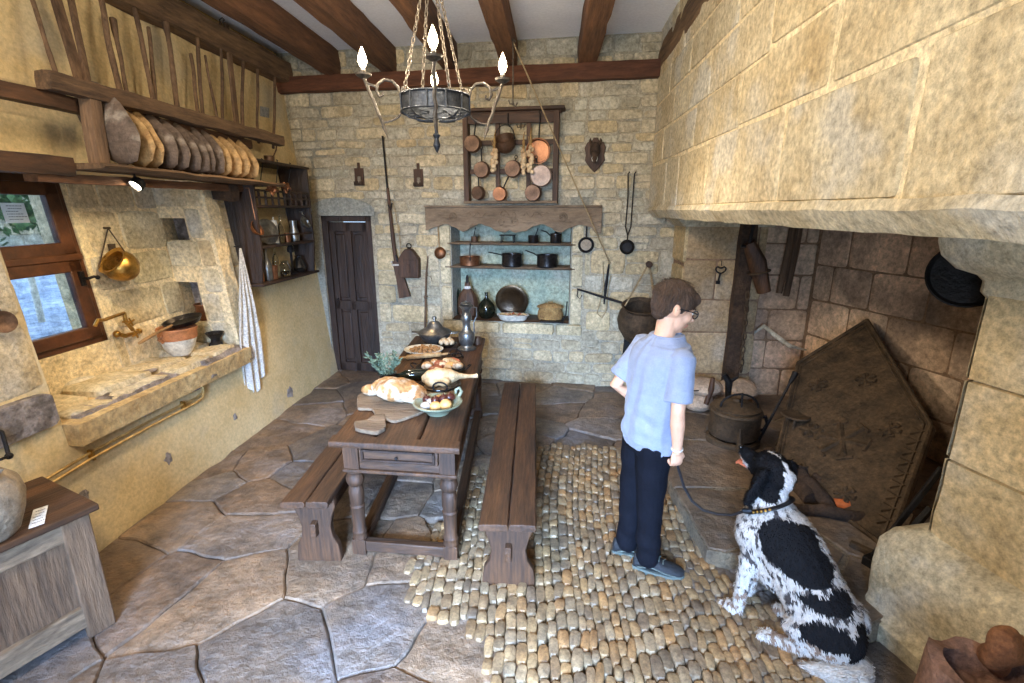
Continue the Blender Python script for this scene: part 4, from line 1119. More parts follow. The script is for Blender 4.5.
def card(nm, lb, c, ux, vx, w, h, lines, ct='card', pm='paper'):
    """printed card lying along ux (text) and vx (up the page)"""
    ux = Vector(ux).normalized(); vx = Vector(vx).normalized(); nn = ux.cross(vx).normalized(); c = Vector(c)
    t = thing(nm, lb, ct, c)
    m = MB(); m.prism([c-ux*w/2-vx*h/2, c+ux*w/2-vx*h/2, c+ux*w/2+vx*h/2, c-ux*w/2+vx*h/2], nn*.0015); m.build('sheet', M[pm], t, world=True, smooth=False)
    m = MB(); random.seed(5)
    for i in range(lines):
        v = h/2-(i+1.2)*h/(lines+1.4); x = -w*.36+ (rnd(0,.12)*w); e = w*rnd(.1,.36)
        while x < e:
            l_ = w*rnd(.04,.11)
            m.prism([c+ux*x+vx*v+nn*.0017, c+ux*(x+l_)+vx*v+nn*.0017, c+ux*(x+l_)+vx*(v+h*.03)+nn*.0017, c+ux*x+vx*(v+h*.03)+nn*.0017], nn*.0003); x += l_+w*.025
    m.build('print', M['ink'], t, world=True, smooth=False, fix=False)
    return t
_a, _b, _c, _d = PZ(33,511,.603), PZ(48,506,.603), PZ(28,530,.603), PZ(45,521,.603)
card('info_card', 'small white printed card lying on the lid of the chest', (_a+_b+_c+_d)/4, _b-_a, _a-_c, (_b-_a).length, (_a-_c).length, 5)
# stoneware jar
jc = PZ(-17, 541, .60); jc.z = .602
t = T('stoneware_jar', 'big grey-beige stoneware jar on the chest, cut by the left edge', 'jar', jc)
m = MB(); m.lathe([(0,0),(.085,0),(.10,.02),(.135,.10),(.145,.17),(.135,.22),(.10,.26),(.06,.275),(.055,.30),(.07,.31),(.06,.315),(.045,.30),(0,.26)], 32, wob=.012); m.build('body', M['stonejar'], t)
m = MB(); m.tube([(.1,0,.25),(.13,.02,.29),(.09,.02,.31),(.06,0,.30)], .012); m.build('handle', M['stonejar'], t)
# iron hook on the wall above the chest
p = LWp(2, 432, .05); t = T('iron_wall_hook', 'black iron hook bar on the wall above the stoneware jar', 'hook', p)
q2 = LWp(9, 456, .08)
m = MB(); m.tube([p+Vector((-.05,-.05,.06)), p, q2], .009); m.ball(q2, .016); m.tube([q2, q2+Vector((.02,-.05,.01))], .007); m.build('bar', M['iron'], t, world=True)
# paper note on the upper window pane
a = lw(2.36, 1.83, -DA+.03); t = None
a = LWp(15, 213, -DA+.03)
card('window_note', 'white printed note stuck on the upper window pane', a, (.0,1,0), (-.1,0,1), .13, .11, 6, 'note', 'windowpaper')

# outdoors: hedge, post, wall, plant pots
m = MB(); random.seed(4)
bx = PX(46, 214, -10.5); bx = (bx.x, bx.y, 2.0)
for k in range(520):
    p = Vector((bx[0]+random.gauss(0,.6), bx[1]+random.gauss(0,1.0), max(1.0, bx[2]+random.gauss(0,.4)))); s_ = rnd(.09,.18)
    a = Vector((rnd(-1,1),rnd(-1,1),rnd(-1,1))).normalized(); c_ = a.orthogonal()
    m.add([p, p+a*s_+c_*s_*.4, p+a*s_*2, p+a*s_-c_*s_*.4], [(0,1,2,3)])
m.tube([(bx[0],bx[1],.74),(bx[0],bx[1],1.7)], .06)
tag(m.build('garden_bush', M['hedge'], fix=False), 'green leafy bush outside, seen through the upper window pane', 'bush')
pb = PZ(42, 322, .75); m = MB(); m.tube([pb, pb+Vector((0,0,.55))], .028, 10); m.ball(pb+Vector((0,0,.56)), .035)
tag(m.build('garden_post', M['creamceramic']), 'pale slim post standing on the paving outside the window', 'post')
random.seed(12); m = MB(); mpo = lambda u, v, o: Vector((-12.6+o, u, v)); slab_with_holes(m, mpo, 2, 18, .7, 3.2, [], .3); 
courses(m, mpo, 2, 18, .7, 3.2, (.2,.35), (.3,.7), .02, LC)
struct(m.build('wall_outside', M['limestone']))
# ================================================================ table
TR = R(4.0); TB = Vector((-.750, 2.140, 0)); TZ = .70
tm = Matrix.Translation(TB) @ Euler((0,0,TR)).to_matrix().to_4x4()
t = thing('refectory_table', 'long dark oak table with turned legs and a drawer, loaded with food', 'table', TB, TR)
TW, TL = .65, 2.12
random.seed(2)
m = MB(); n = 24
for i, (x0, x1) in enumerate(((-TW/2, -.11), (-.108, .115), (.117, TW/2))):
    m.beam(((x0+x1)/2, .05, TZ-.018), ((x0+x1)/2, TL, TZ-.018), x1-x0, .034, rough=.002, seg=30, seed=i)
m.beam((-TW/2-.004, .035, TZ-.018), (TW/2+.004, .035, TZ-.018), .085, .037, rough=.002, seg=10, seed=8)
m.build('table_top', M['oak'], t, bevel=.004, angle=50)
ax0, ax1, ay0, ay1, az0, az1 = -TW/2+.04, TW/2-.03, .06, TL-.10, .515, TZ-.036
def bx(mb, x0, x1, y0, y1, z0, z1): return mb.box(((x0+x1)/2, (y0+y1)/2, (z0+z1)/2), (x1-x0, y1-y0, z1-z0))
m = MB(); bx(m, ax0+.08, ax1-.08, ay0+.01, ay0+.03, az0, az0+.05); bx(m, ax0+.08, ax1-.08, ay0+.01, ay0+.03, az1-.025, az1)
bx(m, ax0, ax0+.025, ay0+.06, ay1, az0, az1); bx(m, ax1-.025, ax1, ay0+.06, ay1, az0, az1); bx(m, ax0, ax1, ay1-.03, ay1, az0, az1)
m.build('apron', M['oakx'], t, bevel=.004)
m = MB(); bx(m, ax0-.008, ax1+.008, ay0-.008, ay1+.01, az0-.018, az0+.002); m.build('apron_moulding', M['oak'], t, bevel=.006)
dr = MB(); bx(dr, ax0+.085, ax1-.085, ay0+.0, ay0+.03, az0+.045, az1-.022); dro = dr.build('drawer', M['oakx'], t, bevel=.004)
fr = MB()
for (a, b_, c, d) in ((ax0+.10, ax1-.10, az0+.055, az0+.067), (ax0+.10, ax1-.10, az1-.042, az1-.030), (ax0+.10, ax0+.112, az0+.055, az1-.03), (ax1-.112, ax1-.10, az0+.055, az1-.03)): bx(fr, a, b_, ay0-.014, ay0+.002, c, d)
fr.build('drawer_moulding', M['darkdoor'], dro, bevel=.003)
fr = MB(); fr.ball((.0, ay0-.018, (az0+az1)/2+.01), .009); fr.build('drawer_knob', M['iron'], dro)
legp = [(r_*1.22, z_) for r_, z_ in [(0,.0),(.030,.0),(.034,.01),(.030,.035),(.034,.05),(.028,.07),(.030,.20),(.034,.215),(.028,.225),(.031,.24),(.034,.30),(.030,.335),(.024,.345),(.036,.36),(.040,.385),(.034,.41),(.026,.42),(.034,.43),(.034,.445),(0,.445)]]
for x in (ax0+.04, ax1-.04):
    for y in (ay0+.04, ay1-.05):
        m = MB(); m.lathe([(r, z*.93+.085) for r, z in legp], 20, c=(x, y, 0)); m.box((x, y, .045), (.075, .075, .09)); m.box((x, y, (az0+az1)/2), (.082, .082, az1-az0+.0))
        m.build('leg', M['oakz'], t, bevel=.003)
m = MB(); bx(m, ax0+.07, ax1-.07, ay0+.012, ay0+.06, .015, .078); m.build('stretcher', M['oakx'], t, bevel=.006)
m = MB(); bx(m, ax0+.07, ax1-.07, ay1-.07, ay1-.03, .015, .078); m.build('stretcher', M['oakx'], t, bevel=.006)
for x in (ax0+.04, ax1-.04):
    m = MB(); bx(m, x-.028, x+.028, ay0+.06, ay1-.08, .015, .075); m.build('stretcher', M['oak'], t, bevel=.006)

_sh = Matrix(((1,0,0,0),(-.11,1,0,0),(0,0,1,0),(0,0,0,1)))
for ch in t.children:      # the old table has gone slightly out of square
    ch.data.transform(_sh)
    for g in ch.children: g.data.transform(_sh)
# ---------------------------------------------------------------- benches
def bench(loc, rz, w, L, label, mt):
    t = thing('bench', label, 'bench', loc, rz, 'benches beside the table'); H_ = .42
    m = MB(); m.beam((-w*.24, 0, H_-.02), (-w*.24, L, H_-.02), w*.515, .038, rough=.004, seg=30, seed=w)
    m.beam((w*.255, 0.004, H_-.02), (w*.255, L-.01, H_-.02), w*.48, .038, rough=.004, seg=30, seed=w+4)
    m.build('seat', M[mt], t, bevel=.004, angle=50)
    def trestle(y):
        pts = []; hw = w*.46
        prof = [(1.0,.38),(1.0,.33),(.80,.27),(.68,.21),(.74,.15),(.98,.10),(1.04,.04),(1.05,.0)]
        P = [Vector((hw*a, y, z)) for a, z in prof] + [Vector((-hw*a, y, z)) for a, z in reversed(prof)]
        q = MB(); q.prism(P, (0, .04, 0)); q.build('trestle', M['oakz'], t, bevel=.005)
        q = MB(); q.box((0, y-.012, .21), (.022, .05, .075)); q.build('wedge', M['oakz'], t, bevel=.003)
    trestle(.10); trestle(L-.16)
    q = MB(); q.beam((0,.06,.21), (0,L-.08,.21), .03, .08); q.build('stretcher', M[mt], t, bevel=.004)
    return t
bench((-.175, 1.943, 0), R(1.9), .27, 1.92, 'long dark oak bench on the right side of the table', 'oak')
bench((-1.185, 2.046, 0), R(3.6), .24, 1.85, 'dark oak bench on the left of the table, half hidden by it', 'oak')

# ================================================================ food and dishes on the table
def on(px, py, z=TZ): p = PZ(px, py, z); p.z = TZ+.001; return p
def board(nm, lb, pix, th, mt, z=TZ+.001, ct='board'):
    P = [PZ(x, y, z+th) for x, y in pix]; c = sum(P, Vector())/len(P); c.z = z
    # round the outline
    Q = []
    for i in range(len(P)):
        a, b_, d = P[i-1], P[i], P[(i+1) % len(P)]
        Q += [b_.lerp(a, .22), b_.lerp(a, .08)*.6+b_.lerp(d, .08)*.4, b_.lerp(d, .22)]
    m = MB(); m.prism([Vector((q.x-c.x, q.y-c.y, 0)) for q in Q], (0, 0, th)); o = m.build(nm, M[mt], bevel=.004); o.location = c
    return tag(o, lb, ct)
board('chopping_board', 'pale worn chopping board under the big floury loaf', [(357,408),(357,394),(385,388),(425,384),(459,390),(446,399),(418,413),(395,421),(376,415),(372,408)], .018, 'greywoodx')
board('chopping_board', 'small thick board with a handle at the near left edge of the table', [(355,428),(354,421),(368,419),(374,414),(385,413),(386,427),(376,432)], .022, 'greywoodx')
# big loaf
def loafmesh(c, parts, vox=.008, sd=1):
    m = MB()
    for p, r in parts: m.ball(p, r, 22, 14, wob=.012, fr=9)
    return m
m = loafmesh(None, [((0,0,.066),(.135,.105,.066)), ((-.075,.055,.060),(.10,.09,.060)), ((.09,-.02,.055),(.09,.08,.055))])
o = remeshed(m, 'country_loaf', .006, None, M['crust'], None, 3, disp=lambda p: .005*noise.noise(p*26)-.006*max(0, .12-abs(noise.noise(p*11)))*6)
p = on(400, 402); o.location = (p.x, p.y-.02, TZ+.019+.0); tag(o, 'big round cracked loaf dusted with flour on the chopping board', 'bread')
m = MB(); m.ball((0,0,.032), (.06,.045,.034), 18, 12, wob=.006); o = m.build('bread_roll', M['crust']); o.location = on(370, 399)+Vector((0,.02,.018)); tag(o, 'small bread roll peeking out left of the big floury loaf', 'bread')
# green bowl with eggs and onions
bp = PZ(438, 408, TZ+.03); bp.z = TZ+.001
t = thing('green_bowl', 'green glazed earthenware bowl of eggs and onions near the table front', 'bowl', bp)
m = MB(); m.lathe([(0,0),(.06,0),(.066,.012),(.09,.03),(.118,.055),(.136,.062),(.138,.068),(.128,.070),(.112,.062),(.085,.038),(.05,.016),(0,.012)], 36); m.build('body', M['glaze_green'], t)
m = MB(); m.tube([(.10,.09,.062),(.115,.11,.09),(.10,.125,.105),(.08,.12,.095),(.08,.105,.066)], .010, 8); m.build('handle', M['glaze_green'], t)
itm = [('egg','egg',(-.0,-.055,.062),(.033,.028,.028),'egg','tan egg at the front of the green bowl'), ('egg','egg',(.052,-.035,.066),(.034,.032,.031),'egg','larger tan egg front right in the green bowl'),
('white_egg','egg',(-.058,-.045,.058),(.030,.024,.024),'whiteegg','whitish egg at the front left of the green bowl'), ('white_egg','egg',(-.04,.0,.062),(.026,.023,.023),'whiteegg','pale bluish egg in the middle of the green bowl'),
('red_onion','onion',(-.012,-.008,.078),(.026,.026,.024),'onion','small dark red onion between the eggs'), ('red_onion','onion',(.03,.012,.080),(.028,.028,.025),'onion','dark glossy onion behind the larger egg'),
('red_onion','onion',(.062,.035,.082),(.032,.028,.024),'onion','dark red onion at the rear right of the green bowl'), ('red_onion','onion',(-.07,.03,.066),(.026,.026,.023),'onion','dark onion at the rear left of the green bowl'), ('egg','egg',(.0,.05,.062),(.03,.026,.026),'egg','tan egg at the back of the green bowl')]
for nm, ct, q, r, mt, lb in itm:
    m = MB(); m.ball((0,0,0), r, 16, 11, rot=(0,0,.5))
    if ct == 'onion': m.tube([(0,0,r[2]*.9),(0,.003,r[2]*1.35)], [.006,.002], 6)
    o = m.build(nm, M[mt]); o.location = bp+Vector(q); tag(o, lb, ct, 'eggs and onions in the green bowl')
# ham on a dark dish
hp_ = on(440, 388)
t = thing('iron_dish', 'black dish with a ring handle under the floury ham', 'dish', hp_)
m = MB(); m.lathe([(0,0),(.09,0),(.12,.022),(.135,.028),(.133,.033),(.115,.027),(.085,.008),(0,.008)], 32); m.build('plate', M['blackglaze'], t)
m = MB(); m.tube([Vector((.03+.045*math.cos(a), -.125, .05+.032*math.sin(a))) for a in [i*PI*2/14 for i in range(14)]], .006, 7, closed=True); m.build('ring_handle', M['iron'], t)
m = MB(); m.tube([(-.11,-.01,.055),(-.07,-.01,.065),(0,.01,.068),(.07,.04,.062),(.11,.07,.055),(.17,.10,.045),(.215,.12,.042),(.225,.125,.042)], [.02,.05,.058,.045,.022,.014,.014,.02], 14)
m.ball((-.04,-.05,.05), (.05,.035,.035), 14, 9, wob=.008); m.ball((.03,-.035,.05), (.045,.03,.03), 14, 9, wob=.008)
o = remeshed(m, 'cured_ham', .006, None, M['ham'], None, 3); o.location = hp_+Vector((0,0,.004)); tag(o, 'floury cured ham with bone end pointing right, on the black dish', 'ham')
# lying bottle
c = on(413, 381)
m = MB(); m.lathe([(0,0),(.036,0),(.04,.006),(.04,.12),(.034,.15),(.015,.18),(.013,.235),(.017,.24),(.017,.25),(0,.25)], 22, mat=Euler((R(0),R(-88),R(14))).to_matrix()); o = m.build('wine_bottle', M['greenglass']); o.location = c+Vector((.10,.01,.041)); tag(o, 'dark glass bottle lying on its side behind the floury loaf', 'bottle')
# potted sage
c = on(388, 384)
t = thing('potted_herb', 'silvery green herb in a small dark pot at the table left edge', 'plant', c)
m = MB(); m.lathe([(0,0),(.04,0),(.045,.01),(.058,.07),(.062,.078),(.052,.078),(.045,.02),(0,.02)], 24); m.build('pot', M['blackglaze'], t)
random.seed(9); st = MB(); lf = MB()
for k in range(17):
    a = rnd(0, 2*PI); ln = rnd(.12,.22); sp = rnd(.2,.75)
    pts = [Vector((math.cos(a)*.02, math.sin(a)*.02, .05))]
    for q in range(1, 6):
        f_ = q/5; pts.append(Vector((math.cos(a)*(.02+sp*.12*f_), math.sin(a)*(.02+sp*.12*f_), .05+ln*f_*(1-.25*f_*sp))))
    st.tube(pts, .002, 5)
    for q in range(1, 6):
        for s_ in range(3):
            p = pts[q]; d = Vector((rnd(-1,1), rnd(-1,1), rnd(-.1,.9))).normalized(); w_ = d.orthogonal().normalized()*.0065; l_ = rnd(.022,.042); up_ = d.cross(w_).normalized()*.003
            lf.add([p, p+d*l_*.4+w_, p+d*l_, p+d*l_*.4-w_, p+d*l_*.4+up_], [(0,1,4),(1,2,4),(2,3,4),(3,0,4)])
st.build('stem', M['leaf'], t); lf.build('foliage', M['leaf'], t, fix=False, smooth=False)
# meat platter
c = on(441, 371)
t = thing('meat_platter', 'dark round iron platter heaped with meats and small breads', 'platter', c)
m = MB(); m.lathe([(0,0),(.12,0),(.16,.02),(.175,.026),(.173,.031),(.155,.026),(.115,.008),(0,.008)], 34); m.build('plate', M['iron'], t)
for s_ in (-1, 1):
    m = MB(); m.tube([Vector((s_*(.165+.02+.03*math.sin(a)), .04*math.cos(a), .03+.02*math.sin(a))) for a in [i*PI/8 for i in range(9)]], .005, 7); m.build('handle', M['iron'], t)
random.seed(13)
its = [('small_bread','bread',(-.09,-.03,.045),(.045,.035,.03),'crust','small tan bread at the left of the meat platter'), ('small_bread','bread',(-.05,.04,.045),(.04,.035,.03),'crust','small bread at the back left of the meat platter'),
('small_bread','bread',(.12,-.01,.045),(.032,.045,.03),'crust','golden bread lump at the right end of the meat platter'), ('meat_piece','meat',(.0,.0,.05),(.06,.04,.03),'meat','reddish piece of cured meat in the centre of the platter'),
('meat_piece','meat',(-.02,-.07,.04),(.05,.03,.022),'meat','reddish meat slice at the front of the platter'), ('garlic_bulb','garlic',(.06,-.06,.04),(.03,.028,.027),'garlic','pale garlic bulb at the front right of the platter'),
('garlic_bulb','garlic',(.03,.03,.06),(.03,.03,.026),'garlic','pale garlic bulb in the middle of the platter'), ('small_bread','bread',(.07,-.02,.05),(.04,.028,.026),'egg','smooth yellow lump beside the garlic on the platter')]
for nm, ct, q, r, mt, lb in its:
    m = MB(); m.ball((0,0,0), r, 14, 10, rot=(0,0,rnd(0,3)), wob=.006, fr=20); o = m.build(nm, M[mt]); o.location = c+Vector(q); tag(o, lb, ct, 'food on the meat platter')
for i, (a, b_, lb) in enumerate((((.02,.06,.07),(.12,.0,.062),'dry sausage lying across the right of the platter'), ((.03,.09,.06),(.13,.05,.055),'second dry sausage parallel behind it on the platter'))):
    a = Vector(a); b_ = Vector(b_); m = MB(); m.tube([a, a.lerp(b_,.1), a.lerp(b_,.5)+Vector((0,0,.006)), a.lerp(b_,.9), b_], [.004,.014,.016,.014,.004], 10); o = m.build('dry_sausage', M['meat' if i else 'loafwood']); o.location = c; tag(o, lb, 'sausage', 'food on the meat platter')
# rolling pin
a = on(407, 360); b_ = on(441, 357); m = MB(); d = (b_-a).normalized(); a.z = b_.z = TZ+.021
m.tube([a-d*.07, a-d*.045, a-d*.005, a, b_, b_+d*.005, b_+d*.045, b_+d*.07], [.008,.011,.008,.019,.019,.008,.011,.008], 14)
tag(m.build('rolling_pin', M['loafwood']), 'pale wooden rolling pin lying in front of the oval nut dish', 'rolling pin')
# oval dish with nuts
c = on(424, 353)
t = thing('oval_dish', 'cream oval dish filled with brown shelled nuts', 'dish', c, R(0))
m = MB(); m.lathe([(0,0),(.10,0),(.14,.025),(.155,.03),(.155,.036),(.142,.034),(.13,.03),(.095,.01),(0,.01)], 36, sy=.86); m.build('plate', M['creamceramic'], t)
random.seed(33)
wn_ = None; k = 0
def nut(c, q, r, lb, grp, mt='walnut'):
    global wn_
    if wn_ is None or wn_['group'] != grp:
        m = MB(); m.ball((0,0,0), (1.1, .9, .85), 9, 7, wob=.16, fr=2); wn_ = m.build('walnut', M[mt]); o = wn_
    else:
        o = wn_.copy(); COL.objects.link(o)
    o.scale = (r, r, r); o.location = c+Vector(q); o.rotation_euler = (rnd(0,3), rnd(0,3), rnd(0,3)); tag(o, lb, 'nut', grp)
for k in range(46):
    a = rnd(0, 2*PI); q = rnd(0,1)**.5*.118; nut(c, (math.cos(a)*q, math.sin(a)*q*.86, .032+rnd(0,.012)*(1-q/.12)), rnd(.013,.017), 'brown shelled nut in the cream oval dish', 'nuts in the oval dish')
M['meatnut'] = M['walnut']
# nut bowl by the tureen
c = on(447, 347)
t = thing('nut_bowl', 'small dark dish heaped with pale walnuts in front of the tureen', 'bowl', c)
m = MB(); m.lathe([(0,0),(.045,0),(.08,.03),(.085,.036),(.08,.037),(.042,.012),(0,.01)], 28); m.build('body', M['blackglaze'], t)
for k in range(20):
    a = rnd(0, 2*PI); q = rnd(0,1)**.5*.062; nut(c, (math.cos(a)*q, math.sin(a)*q, .045+.022*(1-q/.062)), rnd(.018,.021), 'pale walnut heaped in the small dark dish by the tureen', 'walnuts in the small dish', 'garlic')
# tureen
c = on(436, 345)+Vector((-.02,.06,0))
t = thing('pewter_tureen', 'round pewter tureen with domed lid and side handles, far end of table', 'tureen', c)
m = MB(); m.lathe([(0,0),(.07,0),(.075,.012),(.11,.04),(.135,.08),(.14,.095),(.13,.098),(.10,.05),(0,.02)], 36); m.build('bowl', M['pewter'], t)
m = MB(); m.lathe([(.143,.096),(.145,.102),(.12,.115),(.075,.135),(.055,.165),(.04,.185),(.015,.195),(.012,.205),(.022,.215),(.016,.232),(0,.236)], 36); m.build('lid', M['pewter'], t)
for s_ in (-1, 1):
    m = MB(); m.prism([(s_*.13,-.04,.088),(s_*.20,-.02,.092),(s_*.20,.02,.092),(s_*.13,.04,.088)], (0,0,.010)); m.build('handle', M['pewter'], t, bevel=.003)
# pewter carafe
c = on(467, 349)
t = thing('pewter_carafe', 'tall waisted pewter jug with handle at the right rear of the table', 'jug', c)
m = MB(); m.lathe([(0,0),(.075,0),(.077,.008),(.055,.02),(.048,.035),(.062,.06),(.068,.10),(.064,.135),(.045,.15),(.036,.165),(.03,.20),(.035,.23),(.045,.255),(.04,.285),(.028,.305),(.034,.33),(.055,.355),(.058,.36),(.05,.362),(.02,.35),(0,.35)], 30); m.build('body', M['pewter'], t)
m = MB(); m.tube([(.055,0,.35),(.085,0,.345),(.085,0,.28),(.06,0,.22),(.062,0,.14)], .006, 8); m.build('handle', M['pewter'], t)
m = MB(); m.ball((.0,0,.375), (.045,.045,.015), 16, 8); m.ball((0,0,.393), .009); m.build('lid', M['pewter'], t)
c = on(477, 345)+Vector((.0,.03,0)); vessel('copper_cup', 'small copper cup at the far right end of the table', 'cup', [(0,0),(.03,0),(.035,.06),(.031,.06),(.027,.01),(0,.01)], c, 'oldcopper')
# iron loop handle of a trivet
c = on(455, 358)
m = MB(); m.tube([Vector((.05*math.cos(a), 0, .055*math.sin(a)+.02)) for a in [i*PI/8 for i in range(9)]], .004, 6); m.tube([Vector((.06*math.cos(a), .06*math.sin(a), .018)) for a in [i*PI/8 for i in range(16)]], .005, 6, closed=True)
for k in range(3): m.tube([(.06*math.cos(k*2.1), .06*math.sin(k*2.1), .018), (.064*math.cos(k*2.1), .064*math.sin(k*2.1), 0)], .005, 6)
o = m.build('iron_trivet', M['iron']); o.location = c; tag(o, 'thin iron trivet with a hoop handle behind the meat platter', 'trivet')
# ================================================================ things on the back wall
def BT(nm, lb, ct, c, group=None): return thing(nm, lb, ct, c, BANG, group)   # local x along the wall, -y out of it, z up
# shelves of the recess
for i, (z, lb) in enumerate(((1.465, 'upper plank shelf in the blue-green wall recess'), (1.225, 'lower plank shelf in the blue-green wall recess'))):
    a = bk(NICHE[0]-.03*(1+i), z, .0); c = bk(NICHE[1]+.04, z, .0); d = Vector((0,0,0))
    m = MB(); off = Vector((BS,1,0)).normalized()*.12; m.beam(a+off, c+off, .30, .026, rough=.003, seg=20, seed=i)
    tag(m.build('niche_shelf', M['greywoodx'], angle=50), lb, 'shelf', 'shelves in the wall recess')
m = MB(); off = Vector((BS,1,0)).normalized()*.14; m.beam(bk(NICHE[0]+.005,NICHE[2]+.012,0)+off, bk(NICHE[1]-.005,NICHE[2]+.012,0)+off, .34, .022, rough=.002, seg=20, seed=5)
tag(m.build('niche_bottom_board', M['oakx'], angle=50), 'dark board lying on the bottom of the wall recess', 'board')
# carved scalloped mantel
X0, X1, Zt_, = -1.285, .478, 1.828
t = BT('carved_mantel', 'grey carved wooden mantel board with scalloped lower edge over the recess', 'mantel', bk((X0+X1)/2, Zt_, .055))
L2 = (X1-X0)/2*math.sqrt(1+BS*BS); top = []; bot = []; N_ = 96
def scal(u):   # depth of the lower edge, u 0..1
    k = [(0,.235),(.10,.225),(.16,.19),(.20,.175),(.235,.20),(.27,.235),(.33,.255),(.38,.255),(.42,.22),(.47,.16),(.53,.16),(.57,.20),(.61,.235),(.66,.235),(.70,.20),(.74,.175),(.80,.19),(.86,.215),(1,.24)]
    k = [(0,.19),(.04,.235),(.08,.17),(.13,.15),(.18,.195),(.235,.235),(.25,.225),(.30,.17),(.36,.18),(.41,.24),(.45,.255),(.49,.215),(.53,.255),(.57,.245),(.62,.19),(.68,.16),(.73,.185),(.78,.225),(.80,.22),(.84,.16),(.90,.17),(.95,.225),(1,.235)]
    k = [(0,.235),(.06,.20),(.12,.17),(.17,.20),(.22,.245),(.24,.235),(.27,.20),(.32,.165),(.37,.19),(.42,.235),(.47,.25),(.49,.225),(.52,.25),(.58,.235),(.63,.185),(.68,.165),(.72,.195),(.75,.235),(.78,.245),(.83,.20),(.88,.17),(.94,.19),(.97,.25),(1,.25)]
    for i in range(len(k)-1):
        if k[i][0] <= u <= k[i+1][0]:
            f = (u-k[i][0])/(k[i+1][0]-k[i][0]); f = f*f*(3-2*f); return k[i][1]*(1-f)+k[i+1][1]*f
    return .235
m = MB(); vs = []; fs = []
for i in range(N_+1):
    u = i/N_; x = -L2+2*L2*u; zb = -scal(u)*.98
    for y in (-.02, .02):
        vs += [Vector((x, y, 0)), Vector((x, y, zb*.5)), Vector((x, y, zb))]
for i in range(N_):
    a = i*6; b_ = a+6
    for k_ in (0, 1): fs += [(a+k_, a+k_+1, b_+k_+1, b_+k_), (a+3+k_, b_+3+k_, b_+4+k_, a+4+k_)]
    fs += [(a+2, a+5, b_+5, b_+2), (a, b_, b_+3, a+3)]
fs += [(0,3,4,1),(1,4,5,2)]; e = N_*6; fs += [(e,e+1,e+4,e+3),(e+1,e+2,e+5,e+4)]
m.add(vs, fs); m.build('board', M['greywoodx'], t, bevel=.004)
def ring(mb, x, z, r, th=.010, n=18, y=-.024): mb.tube([Vector((x+r*math.cos(2*PI*k/n), y, z+r*math.sin(2*PI*k/n))) for k in range(n)], th, 6, closed=True)
for ux in (.165, .79):          # carved rosettes
    x = -L2+2*L2*ux; m = MB(); ring(m, x, -.095, .035)
    for k in range(6):
        a = k*PI/3; m.ball((x+.02*math.cos(a), -.022, -.095+.02*math.sin(a)), (.016,.008,.009), 8, 6, rot=(0,-a,0))
    m.build('rosette', M['greywoodx'], t)
for ux, sg in ((.455,1),(.51,-1)):
    x = -L2+2*L2*ux; m = MB(); m.tube([Vector((x+sg*(.045-.0035*k)*math.cos(k*.55), -.024, -.07+(.045-.0035*k)*math.sin(k*.55)*sg)) for k in range(12)], .010, 6)
    ring(m, x-sg*.02, -.14, .03, .008); m.build('scroll_carving', M['greywoodx'], t)
for ux in (.27, .33, .60, .68):
    x = -L2+2*L2*ux; m = MB(); m.tube([Vector((x-.05+.01*k, -.022, -.075+.018*math.sin(k*.8+ux*20))) for k in range(11)], .008, 5); m.build('leaf_carving', M['greywoodx'], t)
m = MB(); m.box((0, .005, .008), (2*L2, .10, .016)); m.build('ledge', M['greywoodx'], t, bevel=.003)
m = MB(); m.box((-L2+.06,.038,-.06),(.05,.04,.08)); m.box((L2-.06,.038,-.06),(.05,.04,.08)); m.build('bracket', M['oakx'], t)
# pan rack
RX0, RX1 = -.862, .052; rz0, rz1 = 1.862, 2.70
t = BT('pan_rack', 'brown wooden wall rack with bars, hung with copper pans above the mantel', 'rack', bk((RX0+RX1)/2, rz0, .085))
hw = (RX1-RX0)/2; hh = rz1-rz0
m = MB(); m.box((0, -.0, .012), (2*hw+.0, .16, .024)); m.build('bottom_shelf', M['greywoodx'], t, bevel=.003)
m = MB(); m.box((0, -.01, hh+.0), (2*hw+.10, .17, .03)); m.box((0, .01, hh-.02), (2*hw+.04, .10, .02)); m.build('cornice', M['oakx'], t, bevel=.006)
m = MB(); m.box((0, -.02, hh-.07), (2*hw, .03, .09)); m.build('top_rail', M['oakx'], t, bevel=.003)
for x in (-hw+.025, hw-.025):
    m = MB(); m.box((x, 0, hh/2), (.05, .10, hh-.02)); m.build('upright', M['oakz'], t, bevel=.003)
for x in (-.13, .17):
    m = MB(); m.box((x, .01, hh/2+.05), (.04, .02, hh-.14)); m.build('slat', M['oakz'], t, bevel=.002)
for z in (.30, .56):
    m = MB(); m.box((0, .022, z), (2*hw-.06, .018, .045)); m.build('crossbar', M['oakx'], t, bevel=.002)
